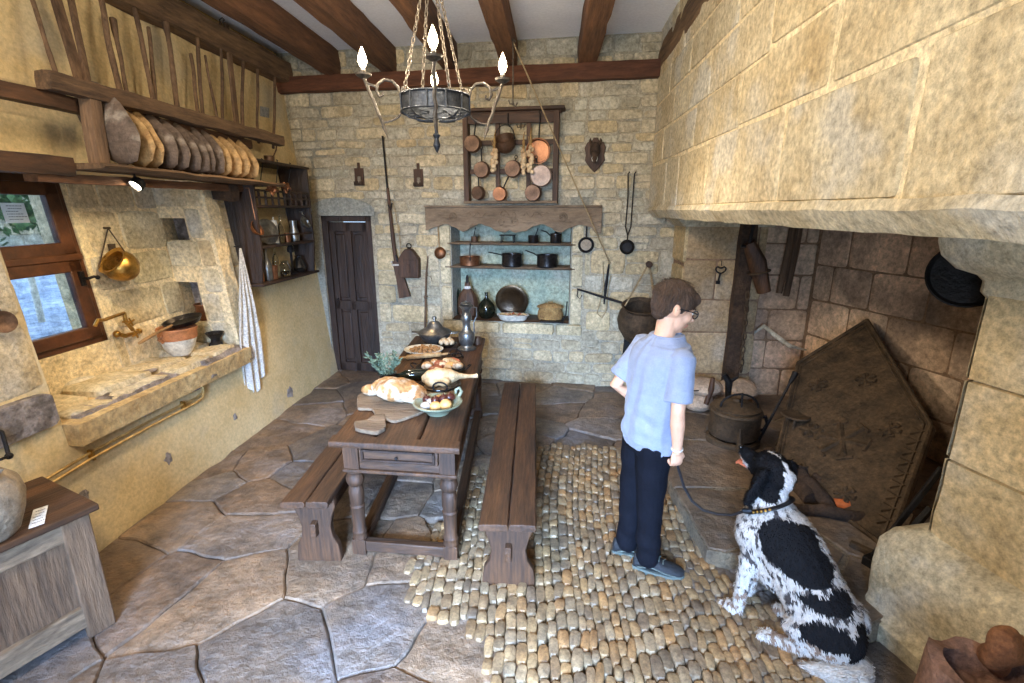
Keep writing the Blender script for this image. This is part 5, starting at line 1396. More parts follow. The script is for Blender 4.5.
# pans on the rack
def wallpan(px, py, r, lb, mt, dirx, L, up=True, depth=.05, tilt=0, o=.16, grp='pans on the wall rack', back='oldcopper', inner=False, hmt='iron', tw=0, nm='saucepan'):
    c = BK(px, py, o); t = BT(nm, lb, 'pan', c, grp)
    m = MB(); q = Euler((R(90), 0, R(tw))).to_matrix()
    if inner: prof = [(0,-depth),(r*.9,-depth),(r*.93,-depth*.9),(r,.0),(r*1.05,.002),(r*.96,.004),(r*.88,-depth*.8),(0,-depth*.85)]
    else: prof = [(0,depth),(r*.9,depth),(r*.95,depth*.9),(r,0),(r*1.04,-.002),(r*.96,-.004),(r*.9,depth*.8),(0,depth*.85)]
    m.lathe(prof, 28, mat=q); m.build('body', M[mt], t)
    m = MB(); m.tube([(dirx*r*.9, .01, r*.9 if up else -r*.9), (dirx*(r+L)*.9, .015, (r+L)*.98 if up else -(r+L))], (.007), 7)
    m.tube([Vector(((dirx*(r+L)*.9)+.014*math.cos(a), .015, ((r+L)*.98+.012 if up else -(r+L)-.012)+.014*math.sin(a))) for a in [i*PI/4 for i in range(8)]], .004, 6, closed=True)
    m.build('handle', M[hmt], t)
    return t
wallpan(473,144,.078,'copper saucepan bottom at the upper left corner of the rack','oldcopper',.15,.12)
wallpan(482,170,.076,'brown copper pan, second row left on the rack','oldcopper',-.05,.12)
wallpan(538,151,.110,'large brass-lined pan at the upper right of the rack','copper',.05,.22,inner=True)
wallpan(513,169,.078,'copper pan in the middle of the second row, behind the garlic','oldcopper',.3,.02)
wallpan(541,176,.100,'big pale tin-bottomed copper pan at the right of the rack','tin',-.35,.06,tw=4)
wallpan(479,193,.064,'small dark bronze pan at the lower left of the rack','oldcopper',-.05,.16,tw=-12)
wallpan(500,194,.068,'small bright copper pan, bottom row middle','copper',.55,.12)
wallpan(533,193,.078,'copper pan at the bottom row right, resting on the shelf','oldcopper',.25,.05)
c = BK(505, 143, .17); t = BT('copper_kettle', 'hanging copper cauldron with dark rim in the centre of the rack', 'cauldron', c, None)
m = MB(); m.lathe([(0,-.085),(.05,-.08),(.085,-.05),(.098,.0),(.09,.045),(.098,.05),(.09,.05),(.08,0),(0,-.07)], 28, mat=Euler((R(35),R(-10),0)).to_matrix()); m.build('body', M['oldcopper'], t)
m = MB(); m.tube([Vector((.095*math.cos(a),-.02+.02*math.sin(a),.03+.13*math.sin(a))) for a in [i*PI/10 for i in range(11)]], .005, 6); m.build('bail', M['iron'], t)
# hanging garlic and onion plaits
for i, (px, py, h, lb) in enumerate(((494,160,.20,'short plait of pale garlic hanging left of centre on the rack'), (523,163,.22,'thin plait of garlic, left one of the pair hanging right of centre'), (530,160,.23,'thick plait of garlic, right one of the pair hanging right of centre'))):
    c = BK(px, py, .27); t = BT('garlic_plait', lb, 'garlic', c+Vector((0,0,h*.5)), 'garlic plaits on the rack')
    m = MB(); random.seed(i+40)
    for k in range(16 if i != 1 else 11):
        m.ball((rnd(-.02,.02)*(1 if i != 1 else .5), rnd(-.015,.015), -h*.04-k*h/(16.5 if i != 1 else 11.5)), (rnd(.017,.024), rnd(.016,.022), .022), 10, 7, wob=.003)
    m.build('bulbs', M['garlic'], t)
    m = MB(); m.tube([(0,.0,0),(.004,.02,.05),(-.006,.06,.12),(0,.09,.17)], [.012,.010,.007,.004], 8)
    for k in range(5): m.tube([(0,0,.02),(rnd(-.03,.03),-.01,rnd(.03,.09))], .0025, 5)
    m.build('stalks', M['straw'], t)
c = BK(521, 127, .12); t = BT('iron_trident_hook', 'small iron hook rack shaped like a fork at the top of the pan rack', 'hook', c)
m = MB(); m.tube([(0,.03,.06),(0,0,.03),(0,0,-.02)], .005)
for s_ in (-1,1): m.tube([(0,0,0),(s_*.03,-.01,-.005),(s_*.04,-.015,.025)], .005)
m.build('prongs', M['rustiron'], t)
c = BK(508, 120, .14); m = MB(); m.tube([(0,0,.06),(0,0,-.03),(.01,0,-.055),(.02,0,-.04)], .006); o = m.build('iron_hook', M['iron']); o.location = c; tag(o, 'thick black iron hook hanging from the top rail of the rack', 'hook')

# ---- things in the recess
def in_niche(px, z, o): p = BK(px, 270, o); return Vector((p.x, p.y, z))
def pot_side(px, z, o, r, h, lb, mt, hand, nm='saucepan', lid=False, hmt='iron'):
    c = in_niche(px, z, o); t = BT(nm, lb, 'pan', c, 'cooking pots in the wall recess')
    m = MB(); m.lathe([(0,0),(r*.93,0),(r,h*.08),(r,h*.92),(r*1.05,h),(r*.96,h*.99),(r*.92,h*.1),(0,h*.06)], 28); m.build('body', M[mt], t)
    m = MB(); m.tube(hand, .006, 7); m.build('handle', M[hmt], t)
    if lid:
        m = MB(); m.lathe([(r*1.02,h),(r*1.0,h+.008),(r*.3,h+.018),(.01,h+.022),(.014,h+.035),(0,h+.04)], 28); m.build('lid', M[mt], t)
zs1, zs2 = 1.478, 1.238
pot_side(475, zs1, -.05, .035, .06, 'tiny copper pan with upright handle at the left of the upper shelf', 'oldcopper', [(.0,-.03,.05),(.01,-.03,.10),(.02,-.02,.15)])
pot_side(533, zs1, -.05, .052, .075, 'small black pan with leaning handle on the upper shelf', 'steelpan', [(.02,-.04,.06),(.04,-.04,.11),(.05,-.03,.15)])
pot_side(555, zs1, -.05, .055, .085, 'round black lidded pan with curved wire at the right of the upper shelf', 'steelpan', [(-.05,-.01,.07),(-.09,-.03,.11),(-.15,-.03,.13)], lid=True)
c = in_niche(508, zs1, -.04); t = BT('iron_grill', 'small black iron trivet stand in the middle of the upper shelf', 'trivet', c)
m = MB(); m.box((0,0,.075),(.16,.12,.008)); m.build('plate', M['iron'], t, bevel=.002)
for x in (-.06, .06):
    for y in (-.045, .045):
        m = MB(); m.tube([(x,y,.075),(x*1.05,y,0)], .006); m.build('leg', M['iron'], t)
pot_side(470, zs2, -.04, .105, .095, 'copper and black saucepan with tall upright handle at the left of the lower shelf', 'copper', [(.03,-.10,.06),(.03,-.105,.15),(.035,-.10,.24)])
pot_side(512, zs2, -.04, .105, .13, 'big black casserole with long side handle, middle of the lower shelf', 'steelpan', [(-.09,-.02,.11),(-.15,-.04,.13),(-.24,-.05,.145)], nm='casserole')
pot_side(547, zs2, -.04, .105, .125, 'big black casserole with raised handle, right on the lower shelf', 'steelpan', [(-.09,-.02,.11),(-.14,-.04,.14),(-.22,-.05,.17)], nm='casserole')
zb_ = NICHE[2]+.025
c = in_niche(467, zb_, -.08); t = BT('leather_flask', 'tall brown flask with a white neck band standing left in the recess', 'flask', c)
m = MB(); m.lathe([(0,0),(.085,0),(.105,.02),(.115,.10),(.11,.18),(.09,.24),(.055,.29),(.035,.31),(.03,.34),(.028,.37),(.0,.37)], 8, sy=.6, mat=None); m.build('body', M['oldcopper'] if 0 else M['oakz'], t, angle=25)
m = MB(); m.lathe([(.034,.30),(.038,.305),(.038,.325),(.034,.33)], 16, sy=.8); m.build('neck_band', M['linen'], t)
m = MB(); m.lathe([(0,.36),(.018,.36),(.016,.42),(.006,.45),(0,.45)], 12); m.build('stopper', M['iron'], t)
c = in_niche(455, zb_, -.20); vessel('dark_bottle', 'tall black bottle in shadow behind the brown flask', 'bottle', bottle_prof(.06,.42), c, 'greenglass')
c = in_niche(486, zb_, -.04); t = BT('demijohn', 'round dark green glass bottle with thin neck in the recess', 'bottle', c)
m = MB(); m.lathe([(0,0),(.06,0),(.085,.03),(.095,.09),(.085,.14),(.05,.185),(.02,.215),(.016,.26),(.022,.265),(.022,.275),(0,.272)], 28); m.build('body', M['greenglass'], t)
c = in_niche(512, zb_, -.17); t = BT('bronze_platter', 'large round dark bronze platter standing upright at the back of the recess', 'platter', c+Vector((0,0,.175)))
m = MB(); m.lathe([(0,.0),(.09,.004),(.12,.02),(.16,.026),(.175,.02),(.178,.028),(.16,.036),(.118,.03),(.088,.014),(0,.010)], 40, mat=Euler((R(100),0,0)).to_matrix()); m.build('dish', M['bronze'], t)
c = in_niche(513, zb_, .02); t = BT('white_dish', 'white oval oven dish with brown food at the front of the recess', 'dish', c)
m = MB(); m.lathe([(0,0),(.13,0),(.14,.008),(.165,.05),(.175,.055),(.172,.06),(.155,.055),(.13,.012),(0,.012)], 32, sy=.55); m.build('dish', M['creamceramic'], t)
random.seed(3)
for k in range(7):
    m = MB(); a = -.11+.036*k; m.tube([(a-.03,rnd(-.03,.03),.055),(a,rnd(-.03,.03),.062),(a+.035,rnd(-.03,.03),.055)], [.006,.014,.006], 8)
    o = m.build('pastry', M['meat' if k % 2 else 'loafwood']); o.location = c; o.rotation_euler = (0,0,BANG); tag(o, 'brown baked roll lying in the white oval dish', 'pastry', 'rolls in the white dish')
c = in_niche(551, zb_, -.05); t = BT('straw_basket', 'round lidded straw basket at the right of the recess', 'basket', c)
m = MB()
for k in range(9): m.tube([Vector(((.115+.01*math.sin(k*.5))*math.cos(a), (.09)*math.sin(a), .012+k*.014)) for a in [i*2*PI/24 for i in range(24)]], .009, 6, closed=True)
m.build('body', M['straw'], t)
m = MB(); 
for k in range(5): m.tube([Vector(((.13-.018*k)*math.cos(a), (.10-.014*k)*math.sin(a), .140+k*.006)) for a in [i*2*PI/24 for i in range(24)]], .010, 6, closed=True)
m.ball((0,0,.155),(.06,.05,.02)); m.build('lid', M['straw'], t)
m = MB(); m.tube([(.03,0,.165),(.02,-.01,.19),(-.02,-.01,.19),(-.03,0,.165)], .006, 6); m.build('handle', M['straw'], t)
c = in_niche(553, zb_, .06); t = BT('flat_iron_tray', 'low black iron tray in front of the straw basket', 'tray', c)
m = MB(); m.box((0,0,.008),(.24,.10,.016)); m.tube([(.1,0,.015),(.14,-.0,.07),(.15,0,.22)], .007); m.build('tray', M['iron'], t, bevel=.004)

# ---- things hanging on the wall
# skimmer left of recess
c = BK(440, 253, .05); t = BT('long_ladle', 'copper ladle with long pale handle hanging left of the recess', 'ladle', c)
m = MB(); m.lathe([(0,.03),(.03,.028),(.055,.012),(.062,0),(.058,-.002),(.05,.01),(.03,.02),(0,.022)], 26, mat=Euler((R(82),0,0)).to_matrix()); m.build('bowl', M['copper'], t)
m = MB(); m.tube([(-.005,-.005,.055),(-.010,.0,.2),(-.014,.01,.36)], [.005,.006,.004], 7); m.build('handle', M['loafwood'], t)
# white pan right
c = BK(586, 245, .05); t = BT('skillet', 'small black skillet with cream inside hanging right of the recess', 'pan', c)
m = MB(); m.lathe([(0,-.025),(.06,-.025),(.072,0),(.078,.002),(.070,.003),(.057,-.018),(0,-.018)], 30, mat=Euler((R(90),0,0)).to_matrix()); m.build('rim', M['iron'], t)
m = MB(); m.lathe([(0,-.016),(.054,-.016),(.054,-.010),(0,-.010)], 30, mat=Euler((R(90),0,0)).to_matrix()); m.build('inside', M['stonejar'], t)
m = MB(); m.tube([(0,-.0,.07),(0,.0,.2),(-.0,.0,.33)], [.01,.007,.005], 7); m.build('handle', M['iron'], t)
# long tongs with ball
c = BK(627, 247, .07); t = BT('waffle_tongs', 'long black iron tongs ending in a round ball hanging on the back wall', 'tongs', c)
m = MB(); m.lathe([(0,-.05),(.045,-.045),(.07,-.015),(.07,.015),(.045,.04),(0,.045)], 26, mat=Euler((R(90),0,0)).to_matrix()); m.build('ball', M['iron'], t)
for s_, x1 in ((-1,-.028),(1,.030)):
    m = MB(); m.tube([(0,0,.06),(0,0,.11),(s_*.025,0,.19),(s_*.022+.005,.01,.45),(x1,.02,.67),(x1+.014,.02,.69)], .0065, 8); m.build('arm', M['iron'], t)
# animal trophy on shield
c = BK(595, 155, .0)
t = BT('hunting_trophy', 'dark boar-like head trophy on a brown wooden shield, upper back wall', 'trophy', c)
sh = [(-.02,.15),(.02,.15),(.03,.125),(.075,.11),(.10,.06),(.085,.0),(.095,-.05),(.05,-.11),(0,-.16),(-.05,-.11),(-.095,-.05),(-.085,0),(-.10,.06),(-.075,.11),(-.03,.125)]
m = MB(); m.prism([Vector((x, -.012, z)) for x, z in sh], (0,-.022,0)); m.build('shield', M['oakz'], t, bevel=.006)
m = MB(); m.ball((0,-.06,.04), (.05,.06,.07), 16, 11); m.ball((0,-.11,-.02), (.034,.06,.04), 14, 10); m.ball((0,-.15,-.06), (.022,.03,.024), 12, 8)
for s_ in (-1,1): m.tube([(s_*.03,-.05,.08),(s_*.05,-.055,.12),(s_*.045,-.06,.145)], [.018,.014,.003], 8)
hd = remeshed(m, 'head', .006, None, M['log'], t, 2)
m = MB(); 
for s_ in (-1,1): m.tube([(s_*.018,-.17,-.07),(s_*.026,-.185,-.05),(s_*.022,-.18,-.03)], [.004,.003,.001], 6)
m.build('tusk', M['creamceramic'], t)
# two little wall brackets
for i, (px, py) in enumerate(((360,177),(419,178))):
    c = BK(px, py, 0); t = BT('wall_sconce', ('left' if i == 0 else 'right')+' one of two small weathered wooden candle boxes high on the wall', 'sconce', c, 'small wooden candle boxes')
    m = MB(); m.box((0,-.012,.0),(.10,.016,.17)); m.box((0,-.012,.10),(.03,.014,.08)); m.build('back_board', M['oakz'], t, bevel=.003)
    m = MB(); m.box((0,-.035,-.075),(.09,.05,.014)); m.box((0,-.058,-.06),(.09,.008,.03)); m.build('tray', M['log'], t, bevel=.003)
    m = MB(); m.lathe([(0,-.06),(.018,-.06),(.018,.0),(0,.005)], 12, c=(.012,-.045,0)); m.build('candle', M['stonejar'], t)
# rifle
a = BK(382, 136, .05); t = BT('rifle', 'old long rifle with a dark stock hanging upright beside the door', 'rifle', BK(392, 220, .05))
P_ = lambda px, py, o=.05: BK(px, py, o)
m = MB(); m.tube([P_(382.5,136), P_(389,206)], .010, 10); m.build('barrel', M['iron'], t, world=True)
m = MB(); m.tube([P_(387.5,188), P_(393,240), P_(396,262)], [.014,.020,.022], 10); m.prism([P_(393,261),P_(399,261),P_(403,273),P_(411,296),P_(400,298),P_(397,279)], Vector((0,-.03,0)))
m.build('stock', M['oakz'], t, world=True)
m = MB(); m.tube([P_(388,205,.075), P_(391,210,.085), P_(392,203,.08)], .007, 7); m.build('lock', M['iron'], t, world=True)
m = MB(); m.tube([P_(396,255,.07), P_(398,262,.075)], .012, 8); m.build('trigger_guard', M['iron'], t, world=True)
m = MB(); m.tube([P_(391,262,.03), P_(400,262,.03), P_(400,265,.08), P_(392,265,.08)], .011, 8); m.build('wall_rest', M['whiteegg'], t, world=True)
m = MB(); m.tube([P_(392,200,.06), P_(396,215,.07), P_(399,235,.07), P_(402,262,.06)], .004, 6); m.build('sling', M['rope'], t, world=True)
# candle lantern / wooden box with pointed top
c = BK(412, 277, .0); t = BT('wooden_lantern_box', 'brown pointed wooden box with ring on top hanging beside the rifle', 'box', c)
m = MB(); m.prism([(-.105,-.0,0),(.105,-.0,0),(.11,-.0,.20),(.06,-.0,.27),(.03,-.0,.30),(-.03,-.0,.30),(-.06,-.0,.27),(-.11,-.0,.20)], (0,-.09,0)); m.build('body', M['oakz'], t, bevel=.008)
m = MB(); m.prism([(-.085,-.088,.02),(.085,-.088,.02),(.085,-.088,.19),(-.085,-.088,.19)], (0,-.008,0)); m.box((0,-.098,.10),(.035,.01,.09)); m.build('door_panel', M['oakz'], t, bevel=.004)
m = MB(); m.tube([Vector((.025*math.cos(a), -.045, .33+.025*math.sin(a))) for a in [i*PI/6 for i in range(12)]], .006, 6, closed=True); m.ball((0,-.045,.30), .02); m.build('ring', M['iron'], t)
# upright stick / broom
t = BT('fire_rod', 'thin forked wooden rod leaning upright against the wall by the tureen', 'rod', BK(425, 330, .06))
m = MB(); m.tube([P_(428,256,.03), P_(426,275,.05), P_(425.5,300,.07), P_(425,332,.12), P_(425,352,.16)], [.006,.009,.010,.012,.012], 8); m.tube([P_(426,275,.05), P_(431,277,.05), P_(432,281,.05)], .003, 6); m.ball(P_(425.5,297,.07), .02)
m.build('shaft', M['stick'], t, world=True)
# steelyard balance and ropes
t = BT('steelyard', 'black iron steelyard bar hanging slanted on the back wall by the cauldron', 'balance', BK(606, 290, .05))
m = MB(); m.tube([P_(577,289), P_(606,298), P_(633,306,.09)], [.008,.014,.012], 8); m.build('bar', M['iron'], t, world=True)
m = MB(); m.tube([P_(609,264), P_(606,285), P_(604,304)], [.008,.016,.008], 8); m.build('hanger', M['iron'], t, world=True)
m = MB(); m.tube([P_(578,290), P_(577,296), P_(580,299), P_(582,295)], .005, 6); m.build('hook', M['iron'], t, world=True)
m = MB(); m.tube([P_(603,262,.03), P_(604,285,.03), P_(600,303,.03), P_(597,313,.03), P_(602,318,.03), P_(606,311,.03), P_(608,290,.03), P_(611,276,.03)], .006, 7)
tag(m.build('rope_loop', M['rope']), 'pale rope loop hanging beside the steelyard', 'rope')
# nail rope from ceiling beam
a = Vector((BK(510,40,.0).x-.0, 4.35, 3.06)); a = PY(513, 42, 4.35)
m = MB(); m.tube([a, P_(609.5,263,.05)], .006, 6); m.ball(P_(609.5,263,.05), .014)
tag(m.build('slack_rope', M['rope']), 'thin pale rope running from the ceiling beam down to the steelyard', 'rope')
t = thing('ceiling_hook', 'long iron rod with hooks hanging from the ceiling beam before the pan rack', 'hook', a)
m = MB(); e1 = PY(513, 104, 4.35); m.tube([a+Vector((0,0,.02)), e1], .006, 7); m.tube([a+Vector((-.02,0,.0)), a+Vector((0,0,.02)), a+Vector((.02,0,.0))], .007, 7); m.build('rod', M['brightiron'], t, world=True)
m = MB(); m.tube([e1, e1+Vector((.02,0,-.02)), e1+Vector((.035,0,.01))], .006, 7); m.tube([e1, e1+Vector((-.025,0,-.0)), e1+Vector((-.035,0,.03))], .006, 7); m.ball(e1, .012); m.build('prong', M['brightiron'], t, world=True)
# big wall cauldron
c = BK(641, 323, .26); t = BT('black_cauldron', 'big sooty black cauldron hanging from a wall peg behind the boy', 'cauldron', c)
r = .225
m = MB(); m.lathe([(0,-r*.98),(r*.35,-r*.92),(r*.7,-r*.66),(r*.93,-r*.25),(r,.1*r),(r*.92,.5*r),(r*.78,.68*r),(r*.80,.74*r),(r*.88,.82*r),(r*.84,.84*r),(r*.72,.72*r),(r*.85,.1*r),(r*.5,-.75*r),(0,-.9*r)], 40, mat=Euler((R(14),0,0)).to_matrix(), wob=.004); m.build('body', M['rustiron'], t)
m = MB(); pk = BK(648.5, 264, .06); m.tube([pk, BK(625,306,.28)], .008, 7); m.tube([pk, pk+Vector((.03,0,-.1)), BK(655,306,.28)], .010, 7); m.build('bail', M['rope'], t, world=True)
m = MB(); m.lathe([(0,-.01),(.02,-.01),(.03,.0),(.03,.05),(0,.06)], 14, c=pk+Vector((0,-.01,.0)), mat=Euler((R(90),0,0)).to_matrix()); m.tube([pk, pk+Vector((0,.08,0))], .014, 8); m.build('peg', M['oakz'], t, world=True)
# dark square chest part behind the boy, floor level
c = PZ(626, 405, 0); m = MB()
t = thing('black_door_flap', 'tall narrow black iron oven flap low on the wall left of the boy', 'iron flap', bk(.80, .12, 0), BANG)
m.prism([(-.06,-.01,0),(.14,-.01,0),(.14,-.01,.42),(-.04,-.01,.42)], (0,-.03,0)); m.build('plate', M['iron'], t, bevel=.004)
m = MB(); m.box((.02,-.045,.1),(.02,.02,.05)); m.box((.02,-.045,.32),(.02,.02,.05)); m.build('hinge', M['iron'], t)
# ================================================================ chandelier
cc = Vector((-.55, 2.46, 0)); t = thing('chandelier', 'wrought-iron ring chandelier with four candle arms hanging by chains', 'chandelier', cc+Vector((0,0,2.95)))
def C3(r, a, z): return Vector((cc.x+r*math.cos(a), cc.y+r*math.sin(a), z))
m = MB(); N_ = 40; vs = []; fs = []
for k in range(N_):
    a = 2*PI*k/N_
    vs += [C3(.150,a,2.238), C3(.156,a,2.238), C3(.156,a,2.306), C3(.150,a,2.306)]
for k in range(N_):
    a = k*4; b_ = ((k+1) % N_)*4
    for q in range(4): fs.append((a+q, a+(q+1) % 4, b_+(q+1) % 4, b_+q))
m.add(vs, fs)
for z in (2.238, 2.306): m.tube([C3(.158, 2*PI*k/40, z) for k in range(40)], .005, 6, closed=True)
m.build('ring_band', M['greyiron'], t, world=True)
m = MB()
for k in range(12):
    a = 2*PI*k/12; m.tube([C3(.161,a,2.236), C3(.161,a,2.308)], .004, 6)
m.build('ring_strap', M['greyiron'], t, world=True)
m = MB()   # underside scroll work and finial
m.tube([C3(0,0,2.36), C3(0,0,2.16)], .008, 8)
for k in range(8):
    a = 2*PI*k/8+.2; m.tube([C3(.15,a,2.238), C3(.12,a,2.215), C3(.07,a,2.205), C3(.02,a,2.20)], .004, 6)
    m.tube([C3(.10+.03*math.cos(q), a+.25+.25*math.sin(q), 2.225) for q in [i*PI/5 for i in range(8)]], .003, 5)
m.build('scroll_work', M['greyiron'], t, world=True)
m = MB(); m.lathe([(0,-.11),(.006,-.10),(.018,-.075),(.010,-.045),(.018,-.03),(.008,-.02),(.008,.03),(0,.03)], 12, c=C3(0,0,2.17)); m.build('finial', M['greyiron'], t, world=True)
for k in range(4):
    a = -PI/2 + k*PI/2 + R(12.6)
    tang = Vector((-math.sin(a), math.cos(a), 0))
    am = MB()
    am.tube([C3(.155,a,2.30), C3(.165,a,2.34), C3(.19,a,2.365), C3(.225,a,2.37), C3(.255,a,2.35), C3(.262,a,2.32), C3(.25,a,2.30), C3(.235,a,2.305), C3(.235,a,2.318)], [.007]*7+[.005,.004], 8)
    am.tube([C3(.155,a,2.31), C3(.145,a,2.34), C3(.125,a,2.345), C3(.12,a,2.33), C3(.13,a,2.32)], .006, 7)
    pts = []; n_ = 26
    for i in range(n_+1):
        f_ = i/n_; p = C3(.315-.075*f_, a, 2.375-.20*f_); tw = f_*16
        pts.append(p + (tang*math.cos(tw)+Vector((0,0,math.sin(tw))))*.003)
    am.tube(pts, [.008]*n_+[.005], 7)
    am.tube([C3(.24,a,2.175), C3(.225,a,2.125)], [.012,.001], 6)
    am.tube([C3(.255,a,2.215), C3(.235,a,2.19), C3(.20,a,2.20), C3(.17,a,2.215), C3(.155,a,2.24)], .005, 6)
    am.tube([C3(.262,a,2.34), C3(.30,a,2.352)], .006, 6)
    arm = am.build('candle_arm', M['brightiron'], t, world=True)
    q = MB(); q.lathe([(0,2.37),(.014,2.372),(.034,2.384),(.036,2.392),(.030,2.39),(.012,2.386),(.011,2.405),(0,2.405)], 14, c=C3(.315,a,0)); o = q.build('drip_cup', M['brightiron'], arm); o.data.transform(MAT4[t.name].inverted())
    q = MB(); q.lathe([(0,2.392),(.010,2.392),(.010,2.418),(0,2.418)], 10, c=C3(.315,a,0)); o = q.build('candle_tube', M['creamceramic'], arm); o.data.transform(MAT4[t.name].inverted())
    q = MB(); q.lathe([(0,2.418),(.012,2.42),(.020,2.440),(.018,2.46),(.006,2.49),(0,2.502)], 14, c=C3(.315,a,0))
    o = q.build('bulb', BULB, arm); o.data.transform(MAT4[t.name].inverted())
    lamp('candle_light', 'POINT', C3(.315, a, 2.455)+Vector((0,0,.055)), 13, (1.0,.85,.64), shadow_soft_size=.02)
def chain(nm, a, b, parent, r=.011, w=.0028, mt='brightiron', sag=0):
    a = Vector(a); b = Vector(b); L_ = (b-a).length; n_ = max(2, int(L_/(r*2.1))); m = MB(); d = (b-a).normalized(); u = d.orthogonal().normalized(); v_ = d.cross(u)
    for i in range(n_):
        f_ = (i+.5)/n_; c = a.lerp(b, f_); c.z -= sag*4*f_*(1-f_); s_ = u if i % 2 else v_
        m.tube([c+d*math.cos(q)*r*1.35+s_*math.sin(q)*r*.62 for q in [k*PI/5 for k in range(10)]], w, 5, closed=True)
    return m.build(nm, M[mt], parent, world=True, fix=False)
for k in range(4):
    a = R(38)+k*PI/2; chain('chain', C3(.150,a,2.31), C3(.012,a,2.85), t)
chain('chain', C3(0,0,2.86), C3(0,0,3.30), t, .014, .0035)
m = MB(); m.tube([C3(.02,q,2.855) for q in [i*PI/6 for i in range(12)]], .005, 6, closed=True); m.build('top_ring', M['brightiron'], t, world=True)

# ================================================================ inside the fireplace
pm = Vector((1.625, 4.36, .10))
m = MB(); m.beam((1.625,4.36,.10), (1.64,4.36,2.5), .13, .10, up=(0,1,0), rough=.008, seg=20, seed=1)
tag(m.build('chimney_post', M['log'], angle=60), 'dark sooty upright timber post at the inner corner of the fireplace', 'post')
t = thing('pulley_block', 'brown wooden block with iron ring band and chain hanging before the sooty post', 'pulley', (1.68, 4.22, 1.35))
m = MB(); m.tube([PY(749,243,4.22), PY(757,262,4.22), PY(764,292,4.22)], [(.05,.05),(.06,.075),(.05,.055)], 10); m.build('block', M['oakz'], t, world=True)
m = MB(); c = PY(759,272,4.22); m.tube([c+Vector((.082*math.cos(q), .08*math.sin(q), .02*math.cos(q))) for q in [k*PI/9 for k in range(18)]], .008, 6, closed=True); m.build('band', M['rustiron'], t, world=True)
m = MB(); m.tube([PY(756,215,4.22), PY(749,245,4.22)], .014, 8); m.tube([PY(741,246,4.2), PY(753,247,4.2)], .012, 6); m.build('rod', M['iron'], t, world=True)
chain('chain', PY(748,292,4.2), PY(741,372,4.2), t, .026, .006, 'rustiron')
# paired poles hanging in the flue
for i, (a, b_) in enumerate((((803,205),(786,296)),((797,205),(779,293)))):
    m = MB(); m.tube([PY(*a,4.5), PY((a[0]+b_[0])/2+1,(a[1]+b_[1])/2,4.5), PY(*b_,4.5)], [.03,.032,.028], 8)
    tag(m.build('flue_pole', M['greywoodz']), ('right' if i == 0 else 'left')+' one of two brown poles slanting down inside the chimney', 'pole', 'poles in the chimney')
# pale crooked root on the firebox wall
FW = lambda px, py, o=.06: onp(px, py, FBN, FBN.dot(FB0)+o)
m = MB(); m.tube([PY(752,334,4.55), PY(764,326,4.5), PY(776,336,4.4), PY(790,346,4.35), FW(806,350,.1)], [.012,.02,.022,.018,.008], 7)
tag(m.build('crooked_root', M['white_rock']), 'pale crooked root or frayed rope fixed low on the sooty firebox wall', 'root')
# key
c = Vector((1.48, 4.465, 1.27)); m = MB()
m.tube([c+Vector((0,0,-.005)), c+Vector((-.012,0,-.075))], .009, 8); m.box(c+Vector((-.014,0,-.085)), (.035,.012,.03))
m.tube([c+Vector(((.042)*math.cos(q)*(1+.25*math.sin(q)), 0, .025+.030*math.sin(q)+(-.014 if abs(q-PI/2) < .3 else 0))) for q in [k*PI/9 for k in range(18)]], .007, 6, closed=True)
m.tube([c+Vector((0,.02,.10)), c+Vector((0,0,.10)), c+Vector((0,0,.06))], .003, 5)
tag(m.build('iron_key', M['iron']), 'large old iron key with heart-shaped bow hanging on the stone jamb', 'key')
# stone ledge with odd tools behind the boy's side of the hearth
t = thing('stone_ledge', 'low rough reddish stone ledge at the foot of the far fireplace jamb', 'ledge', (1.42, 4.2, .1))
m = MB(); random.seed(4)
for (x0, x1, z0_, z1_) in ((1.17,1.44,.1,.24),(1.45,1.78,.1,.22),(1.18,1.5,.245,.36),(1.51,1.80,.225,.35)):
    m.ball(((x0+x1)/2, 4.24, (z0_+z1_)/2), ((x1-x0)*.56, .20, (z1_-z0_)*.60), 16, 10, wob=.03, fr=5)
m.build('blocks', M['sooty'], t, world=True)
m = MB(); p = PY(691, 393, 4.15); m.box(p, (.09,.05,.03), (0,.1,.4)); tag(m.build('white_chalk_block', M['white_rock'], bevel=.008), 'little white oblong block lying on the stone ledge', 'block')
m = MB(); m.tube([PY(706,404,4.05), PY(711,390,4.05), PY(713,378,4.05)], [.022,.026,.018], 8); tag(m.build('wooden_haft', M['oakz']), 'short brown wooden tool grip standing behind the kettle', 'wooden haft')
m = MB(); m.tube([PY(676,391,4.0), PY(735,390,4.2)], .006, 6); tag(m.build('iron_rod', M['iron']), 'thin horizontal iron rod crossing above the stone ledge', 'rod')
t = thing('iron_crank', 'black forked iron piece standing at the post foot behind the kettle', 'iron tool', PY(731,385,3.95))
m = MB(); m.tube([PY(724,374,3.95), PY(729,382,3.95), PY(728,398,3.95)], [.024,.03,.022], 7); m.tube([PY(729,382,3.95), PY(738,377,3.95)], [.02,.01], 7); m.build('fork', M['iron'], t, world=True)
